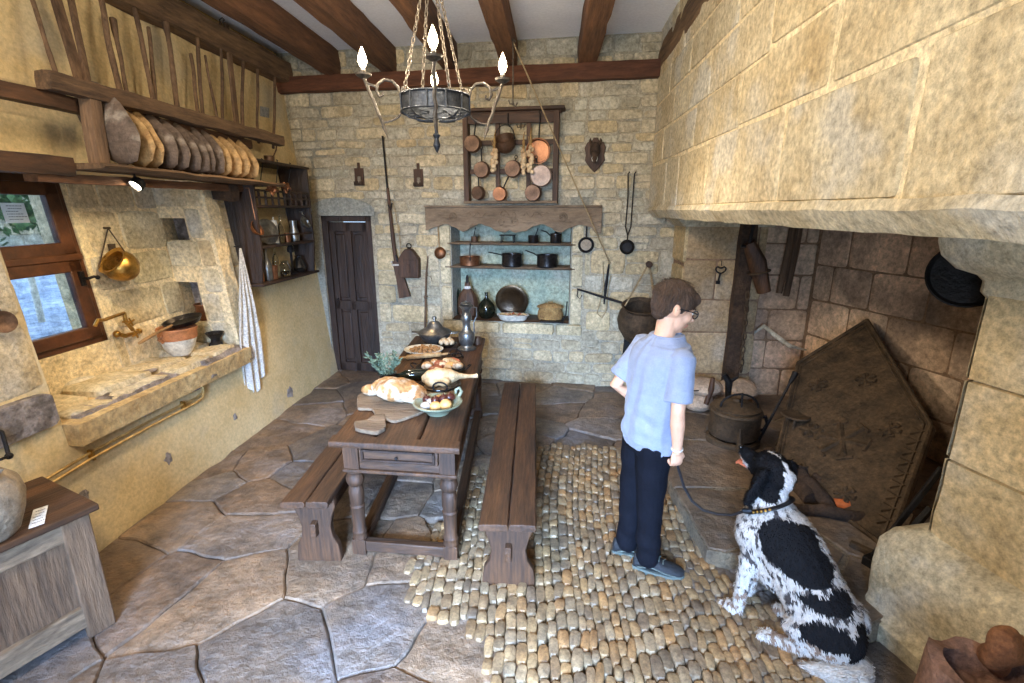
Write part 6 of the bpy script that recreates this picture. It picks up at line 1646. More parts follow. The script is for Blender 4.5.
# kettle on three legs
kc_ = Vector((1.40, 3.56, .10)); t = thing('iron_kettle', 'squat black iron cooking pot with lid and hoop handle on the hearth', 'kettle', kc_)
m = MB(); m.lathe([(0,.05),(.15,.05),(.175,.07),(.18,.10),(.178,.23),(.19,.25),(.185,.265),(.16,.275),(0,.275)], 32); m.build('body', M['rustiron'], t)
m = MB(); m.lathe([(.165,.272),(.17,.285),(.10,.315),(.03,.33),(.02,.345),(.0,.35)], 32); m.build('lid', M['rustiron'], t)
m = MB(); m.tube([Vector((.15*math.cos(q)*.9, -.05, .30+.10*math.sin(q))) for q in [k*PI/10 for k in range(11)]], .008, 7); m.tube([(0,-.06,.34),(0,-.08,.42),(.0,-.10,.26)], .007, 6); m.build('bail', M['iron'], t)
for k in range(3):
    a = k*2.1+.4; m = MB(); m.tube([(.16*math.cos(a),.16*math.sin(a),.20),(.185*math.cos(a),.185*math.sin(a),.08),(.20*math.cos(a),.20*math.sin(a),.0)], [.014,.018,.016], 8); m.build('leg', M['rustiron'], t)
m = MB(); m.lathe([(.19,.0),(.19,.04),(.17,.05),(.165,.0)], 28); m.build('base_ring', M['rustiron'], t)
m = MB(); m.tube([(.17,0,.20),(.22,0,.21),(.24,0,.15),(.22,0,.10),(.18,0,.10)], .014, 8); m.build('side_handle', M['iron'], t)
# poker leaning
m = MB(); m.tube([PZ(755,446,.11), Vector((1.98,3.78,.55))], .009, 7); e1 = PY(790,383,3.6); m = MB(); m.tube([PZ(757,444,.115), e1], .010, 7); m.tube([e1, e1+(e1-PZ(757,444,.115)).normalized()*.09], [.014,.024], 8)
tag(m.build('poker', M['iron']), 'black poker leaning between the kettle and the cast iron plate', 'poker')
# small iron stand
c = PZ(790, 452, .10); t = thing('iron_stand', 'small round-topped iron stand beside the cast iron plate', 'stand', c)
m = MB(); m.lathe([(0,.26),(.05,.262),(.095,.285),(.09,.295),(.04,.285),(0,.283)], 24, wob=.004); m.build('top', M['rustiron'], t)
for k in range(3):
    a = k*2.1; m = MB(); m.tube([(.05*math.cos(a),.05*math.sin(a),.27),(.07*math.cos(a),.07*math.sin(a),.15),(.11*math.cos(a),.11*math.sin(a),.0)], .012, 7); m.build('leg', M['rustiron'], t)
# cast iron fireback leaning on the rear wall
A_ = PZ(772, 470, .105); B_ = PZ(889, 553, .105); Ap = FW(868, 318, .07)
pn = (B_-A_).cross(Ap-A_).normalized(); 
if pn.x > 0: pn = -pn
PLp = lambda px, py, o=0: onp(px, py, pn, pn.dot(A_)+o)
t = thing('cast_iron_fireback', 'huge five-sided dark cast iron fireback with star reliefs leaning in the fireplace', 'fireback', (A_+B_)/2)
outl = [A_, PLp(797,362), PLp(868,318), PLp(934,426), B_]
m = MB(); m.prism([p-pn*.04 for p in outl], pn*.04); m.build('plate', M['rustiron'], t, world=True, bevel=.008)
cen = sum(outl, Vector())/5
m = MB(); inn = [p.lerp(cen, .10)+pn*.004 for p in outl]
for k in range(5): m.tube([outl[k].lerp(cen,.03)+pn*.004, outl[(k+1) % 5].lerp(cen,.03)+pn*.004], .014, 6)
m.build('rim', M['rustiron'], t, world=True)
m = MB()
for k in range(5):
    if k != 4: m.tube([inn[k], inn[(k+1) % 5]], .007, 5)
m.build('inner_border', M['rustiron'], t, world=True)
def star(px, py, r, n_=3, w=.016):
    m = MB(); c = PLp(px, py, .004); u = (B_-A_).normalized(); v_ = pn.cross(u)
    for k in range(n_):
        a = PI*k/n_+.3; d = u*math.cos(a)+v_*math.sin(a); m.tube([c-d*r, c+d*r], w, 5)
        for s_ in (-1,1):
            e = c+d*r*s_; s2 = pn.cross(d)*r*.3; m.tube([e-s2, e+s2], w*.8, 5)
    m.build('star_relief', M['rustiron'], t, world=True)
for px, py, r in ((842,440,.15),(818,385,.055),(866,380,.055),(810,430,.05),(890,430,.05),(845,495,.05),(800,470,.04)): star(px, py, r)
m = MB()
for i in range(9):
    f_ = (i+.7)/9.4; a = outl[3].lerp(outl[4], f_).lerp(cen, .14)+pn*.004; u = (outl[4]-outl[3]).normalized(); v_ = pn.cross(u)
    m.tube([a-u*.03-v_*.03, a+v_*.03, a+u*.03-v_*.03], .009, 5)
m.build('border_relief', M['rustiron'], t, world=True)
# logs
for i, (a, b_, r_, mt, lb) in enumerate(((((812,478,.16),(848,497,.14)),None,.045,'log','split log with bright orange cut end in front of the fireback'), (((768,452,.15),(812,500,.13)),None,.05,'log','grey-brown log lying behind the dog head'), (((790,508,.12),(880,520,.14)),None,.035,'log','long dark charred branch below the fireback'), (((800,470,.22),(833,512,.12)),None,.038,'log','charred log leaning on the other logs'), (((835,505,.13),(870,513,.13)),None,.04,'ember','short reddish split log at the right of the log pile'))):
    p0 = PZ(a[0][0], a[0][1], a[0][2]); p1 = PZ(a[1][0], a[1][1], a[1][2]); p0.x -= .0; m = MB(); n_ = 8
    m.tube([p0.lerp(p1, k/n_)+noise.noise_vector(Vector((i*4, k*.5, 1)))*.02 for k in range(n_+1)], [r_*rnd(.85,1.12) for k in range(n_+1)], 9)
    t = thing('log', lb, 'log', (p0+p1)/2, 0, 'logs on the hearth'); m.build('bark', M[mt], t, world=True, angle=50)
    if i in (0, 4):
        d = (p1-p0).normalized(); m = MB(); m.tube([p1-d*.01, p1+d*.012], [r_*.95, r_*.85], 9); m.build('cut_end', M['ember'], t, world=True)
# leaning fire bars
t = thing('fire_irons', 'pair of long black iron fire bars leaning against the near stone jamb', 'fire irons', (1.66, 2.27, .1))
f0 = PZ(870, 560, .12); g0 = PX(942, 468, 1.79)
m = MB(); m.beam(f0, g0, .022, .022); m.build('bar', M['iron'], t, world=True, bevel=.002)
f1 = PZ(887, 557, .12); g1 = PX(931, 508, 1.86)
m = MB(); m.beam(f1, g1, .03, .02); m.build('bar', M['iron'], t, world=True, bevel=.002)
m = MB(); p = PZ(873, 562, .125); m.box(p, (.07,.07,.05), (0,0,.5)); m.build('foot', M['iron'], t, world=True, bevel=.006)
m = MB(); m.beam(PZ(850,543,.125), PZ(892,562,.125), .03, .03); m.beam(PZ(887,563,.13), PZ(908,520,.2), .04, .10); m.build('cross_bar', M['rustiron'], t, world=True, bevel=.004)
# round black pan behind the corbel
c = PY(966, 276, 2.16); t = thing('round_black_pan', 'round black griddle pan hanging behind the corbel of the near jamb', 'pan', c)
m = MB(); m.lathe([(0,0),(.12,0),(.135,.015),(.13,.02),(.115,.008),(0,.008)], 34, c=c, mat=Euler((R(70), 0, R(-28))).to_matrix()); m.build('disc', M['iron'], t, world=True)
m = MB(); m.tube([c+Vector((0,0,.13)), c+Vector((.03,-.02,.26)), c+Vector((.05,-.06,.30))], .008, 7); m.build('handle', M['iron'], t, world=True)
# brick edging strip beside the near jamb
t = thing('firebox_bricks', 'short stack of red bricks behind the near jamb inside the fireplace', 'bricks', (1.98, 2.12, .1))
for k in range(9):
    m = MB(); m.box((1.99+.012*(k % 2), 2.11, .15+k*.062), (.20,.12,.052), (0,0,-.25)); m.build('brick', M['terracotta'], t, world=True, bevel=.005)
# stump and root in the lower right corner
sc_ = Vector((1.38, 1.33, 0)); t = thing('hollow_stump', 'reddish-grey hollow tree stump cut off by the lower right corner', 'stump', sc_)
m = MB(); m.lathe([(0,0),(.17,0),(.16,.10),(.145,.25),(.15,.37),(.155,.40),(.12,.405),(.105,.37),(.10,.30),(0,.26)], 36, wob=.05); m.build('trunk', M['terracotta'] if 0 else mat('stump_wood', S(168,128,106), S(112,82,68), 7, rough=.9, bump=.8, bscale=24), t)
m = MB(); m.ball((.03,.04,.44), (.06,.05,.09), 24, 18, wob=.05, fr=12); o = m.build('root_lump', mat('root_lump', S(170,116,76), S(104,64,42), 8, rough=.8, bump=.7)); o.location = sc_+Vector((.05,.02,.0)); tag(o, 'orange-brown knobbly root standing in the hollow stump', 'root')
# ================================================================ boy
M['skin'] = mat('skin', S(226,178,146), S(212,158,124), 6, rough=.55, bump=.05, grain=.05, attr=True)
M['shirt'] = mat('blue_grey_shirt', S(142,150,170), S(130,138,158), 30, rough=.9, bump=.3, bscale=160, bdist=.002, grain=.10, sheen=.2)
M['trousers'] = mat('navy_trousers', S(17,19,28), S(12,14,21), 14, rough=.85, bump=.3, bscale=60, grain=.15)
M['hair'] = mat('brown_hair', S(98,72,50), S(54,40,30), 16, (1,1,.35), rough=.55, bump=.9, bscale=70, bdist=.01, attr=True)
M['shoe'] = mat('dark_shoe', S(44,48,52), S(28,30,34), 16, rough=.7, bump=.4, bscale=60)
M['sole'] = mat('grey_green_sole', S(112,122,112), S(84,92,88), 12, rough=.8, bump=.2)
M['lens'] = mat('spectacle_lens', S(235,240,245), rough=.03, bump=0, trans=1, grain=0)
M['blackfur'] = mat('black_plastic', S(22,22,26), S(16,16,20), 8, rough=.5, bump=.1)
M['trousers'].node_tree.nodes['Principled BSDF'].inputs['Specular IOR Level'].default_value = .15
BB = Vector((.49, 2.25, 0))
boy = thing('person', 'boy in light blue t-shirt, navy trousers and glasses holding a dog leash', 'person', BB)
tf = Vector((math.cos(R(24)), math.sin(R(24)), 0)); tr = Vector((math.sin(R(24)), -math.cos(R(24)), 0))   # torso forward / right
hf = Vector((math.cos(R(8)), math.sin(R(8)), 0)); hr = Vector((math.sin(R(8)), -math.cos(R(8)), 0))       # head forward / right
def V(f, r, z): return tf*f + tr*r + Vector((0, 0, z))
def ellring(c, a, b, fwd, rt, n=20, sq=2.3, dz=0):
    out = []
    for j in range(n):
        th = 2*PI*j/n; x, y = math.cos(th), math.sin(th)
        s_ = (abs(x)**sq+abs(y)**sq)**(-1/sq)
        out.append(c + fwd*(a*x*s_) + rt*(b*y*s_) + Vector((0,0,dz*x)))
    return out
def caps(mb, pts, rs, n=14):
    mb.tube(pts, rs, n)
    for p, r_ in ((pts[0], rs[0]), (pts[-1], rs[-1])):
        r_ = r_ if not isinstance(r_, tuple) else min(r_); mb.ball(p, r_, n, 8)
lean = lambda z: .035*max(0, (z-.85))/.4      # slight forward lean of the chest
def torso(mb, g=0, z0=.74, z1=1.235):
    prof = [(.74,.098,.135,.0),(.80,.095,.132,.0),(.88,.092,.128,.0),(.96,.098,.134,.004),(1.04,.104,.142,.008),(1.12,.104,.150,.010),(1.17,.096,.148,.012),(1.205,.080,.118,.018),(1.235,.056,.066,.024),(1.26,.050,.050,.028)]
    rings = []
    for z, a, b, o in prof:
        if z < z0-.001 or z > z1+.001: continue
        rings.append(ellring(V(o+lean(z), 0, z), a+g, b+g, tf, tr))
    mb.loft(rings)
shR = V(.01+lean(1.16), .145, 1.155); shL = V(.01+lean(1.16), -.145, 1.155)
elR = Vector((.080, -.175, .94)); wrR = Vector((.098, -.155, .745))
elL = V(-.085, -.185, .95); wrL = V(.12, -.16, .80)
hc = Vector((.070, .012, 1.375))      # head centre
sk = MB()
torso(sk, -.012)
caps(sk, [V(.03,0,1.18), V(.045,0,1.25), hc+Vector((-.02,0,-.06))], [.052,.047,.05])
caps(sk, [shR, shR.lerp(elR,.5), elR, elR.lerp(wrR,.35), wrR], [.040,.036,.031,.033,.021])
caps(sk, [shL, shL.lerp(elL,.5), elL, elL.lerp(wrL,.4), wrL], [.040,.036,.031,.032,.021])
# head: skull, jaw, nose, lips, chin, ears (tilted down by pitch)
HM = Matrix((hf, -hr, Vector((0,0,1)))).transposed()                 # columns: forward, left, up
HM = HM @ Euler((0, R(20), 0)).to_matrix()
def H(x, y, z): return hc + HM @ Vector((x, y, z))
sk.ball(H(-.008,0,.022), (.090,.074,.084), 24, 16, rot=HM)
sk.ball(H(.035,0,-.045), (.052,.052,.062), 20, 12, rot=HM)
sk.ball(H(.062,0,-.088), (.022,.024,.018), 12, 8, rot=HM)
sk.ball(H(.072,0,-.01), (.020,.045,.05), 16, 10, rot=HM)
sk.tube([H(.084,0,.018), H(.098,0,-.008), H(.108,0,-.030), H(.095,0,-.038)], [.008,.010,.013,.008], 10)
sk.ball(H(.088,0,-.058), (.010,.022,.007), 12, 8, rot=HM); sk.ball(H(.085,0,-.068), (.010,.018,.007), 12, 8, rot=HM)
for s_ in (-1, 1):
    sk.ball(H(.060,s_*.034,-.025), (.028,.022,.026), 12, 8, rot=HM)
    sk.ball(H(-.012,s_*.078,-.010), (.017,.009,.028), 12, 8, rot=HM @ Euler((0,R(-12),0)).to_matrix())
# hands: palm, four fingers curled, thumb
def hand(mb, w, d, out, s_, curl=1.0):
    """w wrist, d direction of the hand, out = palm normal, s_ = side of the thumb"""
    d = d.normalized(); out = (out-d*out.dot(d)).normalized(); side = d.cross(out).normalized()*s_
    mb.ball(w+d*.036, (.040,.030,.015), 14, 9, rot=Matrix((d, side, d.cross(side))).transposed())
    mb.tube([w-d*.01, w+d*.015], [.021,.022], 12)
    for k in range(4):
        o = (k-1.5)*.0145; L_ = (.023,.026,.025,.020)[k]
        p0 = w+d*.060+side*(-o); a1 = R(35)*curl; a2 = R(100)*curl; a3 = R(150)*curl
        p1 = p0+(d*math.cos(a1)+out*math.sin(a1))*L_*1.05; p2 = p1+(d*math.cos(a2)+out*math.sin(a2))*L_; p3 = p2+(d*math.cos(a3)+out*math.sin(a3))*L_*.8
        mb.tube([p0-d*.02, p0, p1, p2, p3], [.008,.0085,.008,.0075,.006], 9); mb.ball(p3, .006, 8, 6)
    t0 = w+d*.018+side*.022; t1 = t0+d*.022+side*.014+out*.010; t2 = t1+d*.020+out*.014; t3 = t2+d*.014+out*.008-side*.006
    mb.tube([t0-side*.01, t0, t1, t2, t3], [.010,.011,.010,.009,.006], 9); mb.ball(t3, .006, 8, 6)
hand(sk, wrR, Vector((.05,.01,-1)), Vector((-.25, .9, .0)), 1, 1.0)
hand(sk, wrL, (tf*.8+Vector((0,0,-.5))), Vector((.3,-.5,-.3)), -1, .7)
# shins and ankles under the trousers
fR = Vector((.035,-.045,0)); fL = Vector((-.055,.075,0))
caps(sk, [V(.0,.07,.74), Vector((.03,-.03,.42)), fR+Vector((0,0,.10))], [.07,.05,.032]); caps(sk, [V(.0,-.07,.74), Vector((-.035,.075,.42)), fL+Vector((0,0,.10))], [.07,.05,.032])
def skc(p):
    q = HM.inverted() @ (p-hc)
    if q.x > .07 and abs(q.y) < .02 and -.075 < q.z < -.05: return (.86,.62,.60)
    return (1,1,1)
body = remeshed(sk, 'body', .0045, skc, M['skin'], boy, 3)
# eyes (kept inside the sockets), part of the face
for s_ in (-1, 1):
    m = MB(); m.ball(H(.076, s_*.031, .002), .0115, 12, 8); m.build('eye', M['creamceramic'], boy)
    m = MB(); m.ball(H(.084, s_*.031, .000), .005, 10, 6); m.build('iris', M['blackglaze'], boy)
    m = MB(); m.tube([H(.083, s_*.015, .020), H(.086, s_*.032, .025), H(.078, s_*.048, .020)], .003, 6); m.build('eyebrow', M['hair'], boy)
# t-shirt
sh = MB(); torso(sh, .016, .74, 1.205)
rings = [ellring(V(.018+lean(1.2),0,1.212), .082, .105, tf, tr), ellring(V(.026+lean(1.22),0,1.240), .072, .078, tf, tr)]
sh.loft(rings); sh.loft([ellring(V(.012+lean(1.17),0,1.16), .106, .150, tf, tr), ellring(V(.018+lean(1.2),0,1.214), .084, .108, tf, tr)])
for s0, e0 in ((shR, elR), (shL, elL)):
    e_ = s0.lerp(e0, .80); sh.ball(s0+Vector((0,0,.0)), (.060,.060,.056), 16, 10)
    sh.tube([s0.lerp(e0,-.1), s0.lerp(e0,.35), e_], [.058,.060,.060], 18)
sh.loft([ellring(V(0,0,.70)+Vector((.01,0,0)), .112, .148, tf, tr), ellring(V(0,0,.76), .114, .152, tf, tr)])
def folds(p):
    a = math.atan2(p.dot(tr), p.dot(tf)); z = p.z
    f = .0045*math.sin(a*7+z*9+2*noise.noise(p*5)) * (1 if z < 1.05 else .5)
    f += .006*noise.noise(Vector((p.x*7, p.y*7, p.z*16)))
    f += .004*math.sin(z*55+p.dot(tr)*30+4*noise.noise(p*4))*max(0, 1-abs(z-.86)/.14)
    return f*min(1, max(0, (z-.72)/.05))
remeshed(sh, 't_shirt', .005, None, M['shirt'], boy, 5, disp=folds)
m = MB(); m.tube([q for q in ellring(V(.028+lean(1.22),0,1.240),   .068, .074, tf, tr, 24)], .006, 6, closed=True); m.build('collar', M['shirt'], boy)
# trousers
pt = MB()
pt.loft([ellring(V(0,0,.68), .100, .136, tf, tr), ellring(V(0,0,.80), .100, .138, tf, tr)])
kR = Vector((.022,-.040,.42)); kL = Vector((-.045,.070,.42))
caps(pt, [V(-.005,.062,.74), V(-.005,.062,.64)*.6+Vector((.02,-.035,.62))*.4, kR, (kR+fR)/2+Vector((0,0,.01)), fR+Vector((-.0,.0,.085))], [.088,.084,.066,.060,.058], 18)
caps(pt, [V(-.005,-.062,.74), V(-.005,-.062,.64)*.6+Vector((-.04,.06,.62))*.4, kL, (kL+fL)/2+Vector((0,0,.01)), fL+Vector((0,0,.085))], [.088,.084,.066,.060,.058], 18)
def pf(p): return .006*math.sin(p.z*38+3*noise.noise(p*6)+p.x*20)*max(.25, 1-abs(p.z-.15)/.2) + .006*noise.noise(Vector((p.x*6, p.y*6, p.z*12)))
remeshed(pt, 'trousers', .006, None, M['trousers'], boy, 5, disp=pf)
# shoes
for (f0, a0) in ((fR, R(-14)), (fL, R(-4))):
    F_ = Vector((math.cos(a0), math.sin(a0), 0)); S_ = Vector((-math.sin(a0), math.cos(a0), 0))
    m = MB(); rings = []
    for (x, w_, h_) in ((-.075,.012,.045),(-.068,.032,.075),(-.035,.038,.088),(.0,.040,.085),(.04,.042,.070),(.09,.047,.056),(.135,.046,.046),(.165,.034,.038),(.18,.010,.028)):
        ring = []
        for k in range(14):
            q = 2*PI*k/14; ring.append(f0+F_*x+S_*(w_*math.cos(q))+Vector((0,0,.020+h_*.5+h_*.5*math.sin(q))))
        rings.append(ring)
    m.loft(rings); shoe = remeshed(m, 'shoe', .005, None, M['shoe'], boy, 2)
    m = MB(); out = []
    for k in range(30):
        q = 2*PI*k/30; x = .052+.130*math.cos(q); w_ = .040+.008*math.sin(max(-1, min(1, (x-.02)/.1))); out.append(f0+F_*x+S_*(w_*math.copysign(abs(math.sin(q))**.7, math.sin(q)))+Vector((0,0,.0)))
    m.prism(out, (0,0,.026)); m.build('sole', M['sole'], shoe, bevel=.006)
    for k in range(4):
        m = MB(); c = f0+F_*(.03+.022*k)+Vector((0,0,.104-.013*k)); m.tube([c-S_*.022, c+Vector((0,0,.006)), c+S_*.022+F_*.01], .003, 6); m.build('lace', M['sole'], shoe)
    for s_ in (-1, 1):
        m = MB(); m.tube([f0+F_*(-.05)+S_*(s_*.040)+Vector((0,0,.045)), f0+F_*.02+S_*(s_*.044)+Vector((0,0,.06)), f0+F_*.09+S_*(s_*.049)+Vector((0,0,.045)), f0+F_*.14+S_*(s_*.044)+Vector((0,0,.036))], .004, 6); m.build('shoe_stripe', M['sole'], shoe)
# hair: cap with fringe, longer crown, short nape
hm = MB()
hm.ball(H(-.014,0,.040), (.099,.083,.080), 26, 16, rot=HM)
hm.ball(H(-.050,0,.008), (.056,.072,.074), 22, 14, rot=HM)
hm.ball(H(-.056,0,-.045), (.030,.046,.032), 16, 10, rot=HM)
hm.ball(H(.050,0,.062), (.046,.066,.032), 18, 12, rot=HM)
for s_ in (-1,1): hm.ball(H(.012, s_*.066, .038), (.040,.020,.040), 14, 9, rot=HM)
for s_ in (-1,1): hm.ball(H(.008, s_*.074, .004), (.010,.007,.022), 10, 8, rot=HM)
def hdisp(p):
    q = HM.inverted() @ (p-hc); a = math.atan2(q.y, q.x+.05)
    r_ = .004*math.sin(a*34+q.z*30+5*noise.noise(q*22)) + .006*noise.noise(Vector((a*7, q.z*12, 1)))
    return r_
def hcol(p):
    q = HM.inverted() @ (p-hc); a = math.atan2(q.y, q.x+.05); s_ = .9+.35*noise.noise(Vector((a*14, q.z*14, 3)))
    return (1.1*s_, 1.04*s_, 1.0*s_)
hair = remeshed(hm, 'hair', .005, hcol, M['hair'], boy, 2, disp=hdisp)
random.seed(8); m = MB()          # loose strands that break the outline
for k in range(520):
    a = rnd(-PI, PI); el = rnd(-.2, 1.4)
    d = Vector((math.cos(a)*math.cos(el), math.sin(a)*math.cos(el), math.sin(el)))
    p = Vector((-.018, 0, .045)) + Vector((d.x*.103, d.y*.085, d.z*.083))
    if p.x > .05 and p.z < .03: continue
    fl_ = Vector((d.x*.5+(.5 if d.z > .4 else 0), d.y*.5, -.8 if d.z < .6 else -.1)).normalized()
    p2 = p+fl_*rnd(.02,.04)+d*.003; w_ = d.cross(fl_).normalized()*.0016
    m.add([H(*(p-w_)), H(*(p+w_)), H(*(p2+d*.002))], [(0,1,2)], (rnd(.8,1.4),)*3)
m.build('hair_strands', M['hair'], hair, fix=False)
# glasses
gl = MB()
for s_ in (-1,1):
    gl.tube([H(.094, s_*.036+.024*math.cos(q), .0+.018*math.sin(q)) for q in [k*PI/9 for k in range(18)]], .0026, 6, closed=True)
    gl.tube([H(.094, s_*.060, .006), H(.06, s_*.074, .008), H(.0, s_*.082, .004), H(-.018, s_*.084, -.006)], .0026, 6)
gl.tube([H(.095,-.012,.004), H(.098,0,.007), H(.095,.012,.004)], .0025, 6)
g_ = gl.build('glasses', M['blackfur'], boy)
for s_ in (-1,1):
    m = MB(); m.tube([H(.0935, s_*.036, 0), H(.0950, s_*.036, 0)], [(.017,.022),(.017,.022)], 18); m.build('lens', M['lens'], g_)
# bracelet
m = MB(); d = (wrR-elR).normalized(); u = d.orthogonal().normalized(); v_ = d.cross(u); c = wrR-d*.008
m.tube([c+u*.024*math.cos(q)+v_*.024*math.sin(q) for q in [k*PI/9 for k in range(18)]], .0045, 6, closed=True); m.build('bracelet', M['linen'], boy)
hand_pt = BB + wrR + Vector((.006, .022, -.066))
# ================================================================ dog
M['fur'] = mat('dog_fur', S(236,234,232), S(222,218,214), 30, (1,1,.5), rough=.75, bump=.6, bscale=90, bdist=.004, attr=True, grain=.12)
M['fur'].node_tree.nodes['Principled BSDF'].inputs['Specular IOR Level'].default_value = .15
DB = Vector((1.08, 1.86, 0))
dog = thing('dog', 'black and white speckled setter-like dog sitting on the cobbles before the hearth', 'dog', DB)
def D(x, y, z): return Vector((x, y, z)) - DB
m = MB()
# trunk: neck to rump, one loft of stacked balls
def ch(pts, n=20):
    P = [D(*p[:3]) for p in pts]; rs = [p[3] for p in pts]; m.tube(P, rs, n); m.ball(P[0], min(rs[0]) if isinstance(rs[0], tuple) else rs[0], n, 12); m.ball(P[-1], min(rs[-1]) if isinstance(rs[-1], tuple) else rs[-1], n, 12)
ch([(.980,2.030,.635,.070),(.975,2.010,.575,.080),(.985,1.980,.515,.100),(1.015,1.945,.455,.122),(1.050,1.900,.390,.132),(1.085,1.855,.320,.130),(1.120,1.805,.250,.130),(1.150,1.765,.185,.135),(1.165,1.745,.140,.125)])
m.ball(D(.955,1.985,.43), (.105,.11,.13), 20, 14, rot=(0,.3,0))                       # chest
m.ball(D(1.03,1.93,.30), (.11,.12,.12), 20, 14)
# shoulders
m.ball(D(.945,1.935,.42), (.06,.075,.11), 16, 12); m.ball(D(1.01,2.045,.42), (.06,.075,.11), 16, 12)
# front legs: near (camera-left) and far
ch([(.925,1.945,.38,.058),(.905,1.950,.28,.042),(.895,1.955,.19,.033),(.890,1.958,.11,.027),(.888,1.958,.05,.026)], 14)
m.ball(D(.870,1.965,.030), (.045,.036,.028), 14, 10, rot=(0,0,R(150)))
ch([(.995,2.04,.38,.055),(.985,2.055,.28,.040),(.980,2.06,.19,.031),(.978,2.06,.11,.026),(.975,2.06,.05,.025)], 14)
m.ball(D(.955,2.075,.030), (.045,.035,.027), 14, 10, rot=(0,0,R(150)))
for (px_, py_) in ((.842,1.985),(.927,2.095)):
    for k in range(4):
        o = (k-1.5)*.016; a = R(150); m.ball(D(px_+o*math.sin(a)+.006, py_-o*math.cos(a)*-1-.004, .020), (.018,.011,.015), 10, 7, rot=(0,0,a))
# hind quarters: thigh, knee, hock, foot (near side)
m.ball(D(1.135,1.715,.165), (.135,.085,.115), 20, 14, rot=(0,R(-18),R(150)))
m.ball(D(1.215,1.81,.165), (.125,.08,.11), 20, 14, rot=(0,R(-18),R(150)))
ch([(1.09,1.73,.17,.075),(1.03,1.755,.135,.055),(1.075,1.74,.07,.036),(1.10,1.73,.045,.030)], 14)
ch([(1.10,1.73,.04,.030),(1.05,1.76,.032,.027),(1.00,1.795,.028,.026)], 12)
m.ball(D(.975,1.812,.026), (.045,.034,.026), 14, 10, rot=(0,0,R(148)))
for k in range(4):
    o = (k-1.5)*.015; a = R(148); m.ball(D(.942+o*math.sin(a), 1.832+o*.85, .018), (.018,.011,.014), 10, 7, rot=(0,0,a))
ch([(1.17,1.90,.14,.05),(1.12,1.93,.06,.032),(1.07,1.965,.03,.026)], 12)
# head: skull, muzzle, brow, cheeks
hc2 = Vector((.985,2.040,.690)); az = R(117); fwd = Vector((math.cos(az)*math.cos(R(14)), math.sin(az)*math.cos(R(14)), math.sin(R(14)))); lf_ = Vector((-math.sin(az), math.cos(az), 0)); up_ = fwd.cross(lf_)
DM = Matrix((fwd, lf_, up_)).transposed()
def Q(x, y, z): p = hc2 + DM @ Vector((x, y, z)); return p - DB
m.ball(Q(0,0,.015), (.085,.070,.068), 22, 14, rot=DM)
m.ball(Q(-.045,0,.0), (.06,.060,.065), 18, 12, rot=DM)
m.tube([Q(.03,0,-.005), Q(.08,0,-.014), Q(.125,0,-.016), Q(.155,0,-.014)], [(.052,.048),(.036,.038),(.031,.033),(.024,.025)], 16)
m.ball(Q(.150,0,-.014), (.024,.026,.024), 14, 10, rot=DM)
m.tube([Q(.02,0,-.045), Q(.09,0,-.052), Q(.13,0,-.048)], [.032,.022,.014], 12)
for s_ in (-1,1): m.ball(Q(.10, s_*.022, -.034), (.045,.012,.020), 12, 8, rot=DM); m.ball(Q(.045, s_*.034, .032), (.02,.018,.016), 12, 8, rot=DM)
def P3(px, py, z): p = PZ(px, py, z); return p
blk = []   # black patches in world space: centre, radii
def patch(px, py, y, r): blk.append((PY(px, py, y), r))
patch(790,546,1.82,(.125,.13,.10)); patch(806,566,1.79,(.10,.11,.075)); patch(783,538,1.84,(.09,.12,.07))
patch(815,610,1.66,(.13,.09,.036)); patch(845,606,1.68,(.06,.10,.045)); patch(826,640,1.64,(.10,.10,.055)); patch(853,640,1.68,(.06,.10,.085))
def dcol(p):
    w = p+DB; n = noise.noise(w*14)*.35+noise.noise(w*40)*.2
    q = DM.inverted() @ (w-hc2)
    head = q.length < .21 and w.z > .585 or (q.x > .05 and w.z > .55)
    if head:
        if abs(q.y) < .008+.012*noise.noise(w*20) and q.z > .03 and q.x < .05: return (.92,.90,.88)      # blaze
        if q.x < -.065 and abs(q.y) < .03+.03*n: return (.88,.87,.86)                                    # nape
        if q.x > .09 and q.z < -.03 : return (.80,.62,.50) if q.x > .12 else (.72,.70,.70)
        if w.z < .60 + n*.04 : return (.86,.85,.84)
        return (.010,.010,.012)
    for c, r in blk:
        d = w-c; e = (d.x/r[0])**2+(d.y/r[1])**2+(d.z/r[2])**2
        if e < 1+n*1.2: return (.011,.011,.013)
    # tan-grey ticking on legs, fine flecks on the coat
    t_ = noise.noise(w*46+Vector((3,1,7)))
    lim = .27 if w.z > .38 else .21
    if w.z < .16: lim = .12
    if t_ > lim: return (.10,.09,.09) if w.z > .14 else (.34,.24,.18)
    s_ = .76+.14*noise.noise(w*9)
    return (s_, s_*.955, s_*.90)
dbody = remeshed(m, 'body', .0055, dcol, M['fur'], dog, 4, disp=lambda p: .0035*noise.noise(Vector((p.x*60, p.y*60, p.z*26)))+.002*noise.noise(p*120))
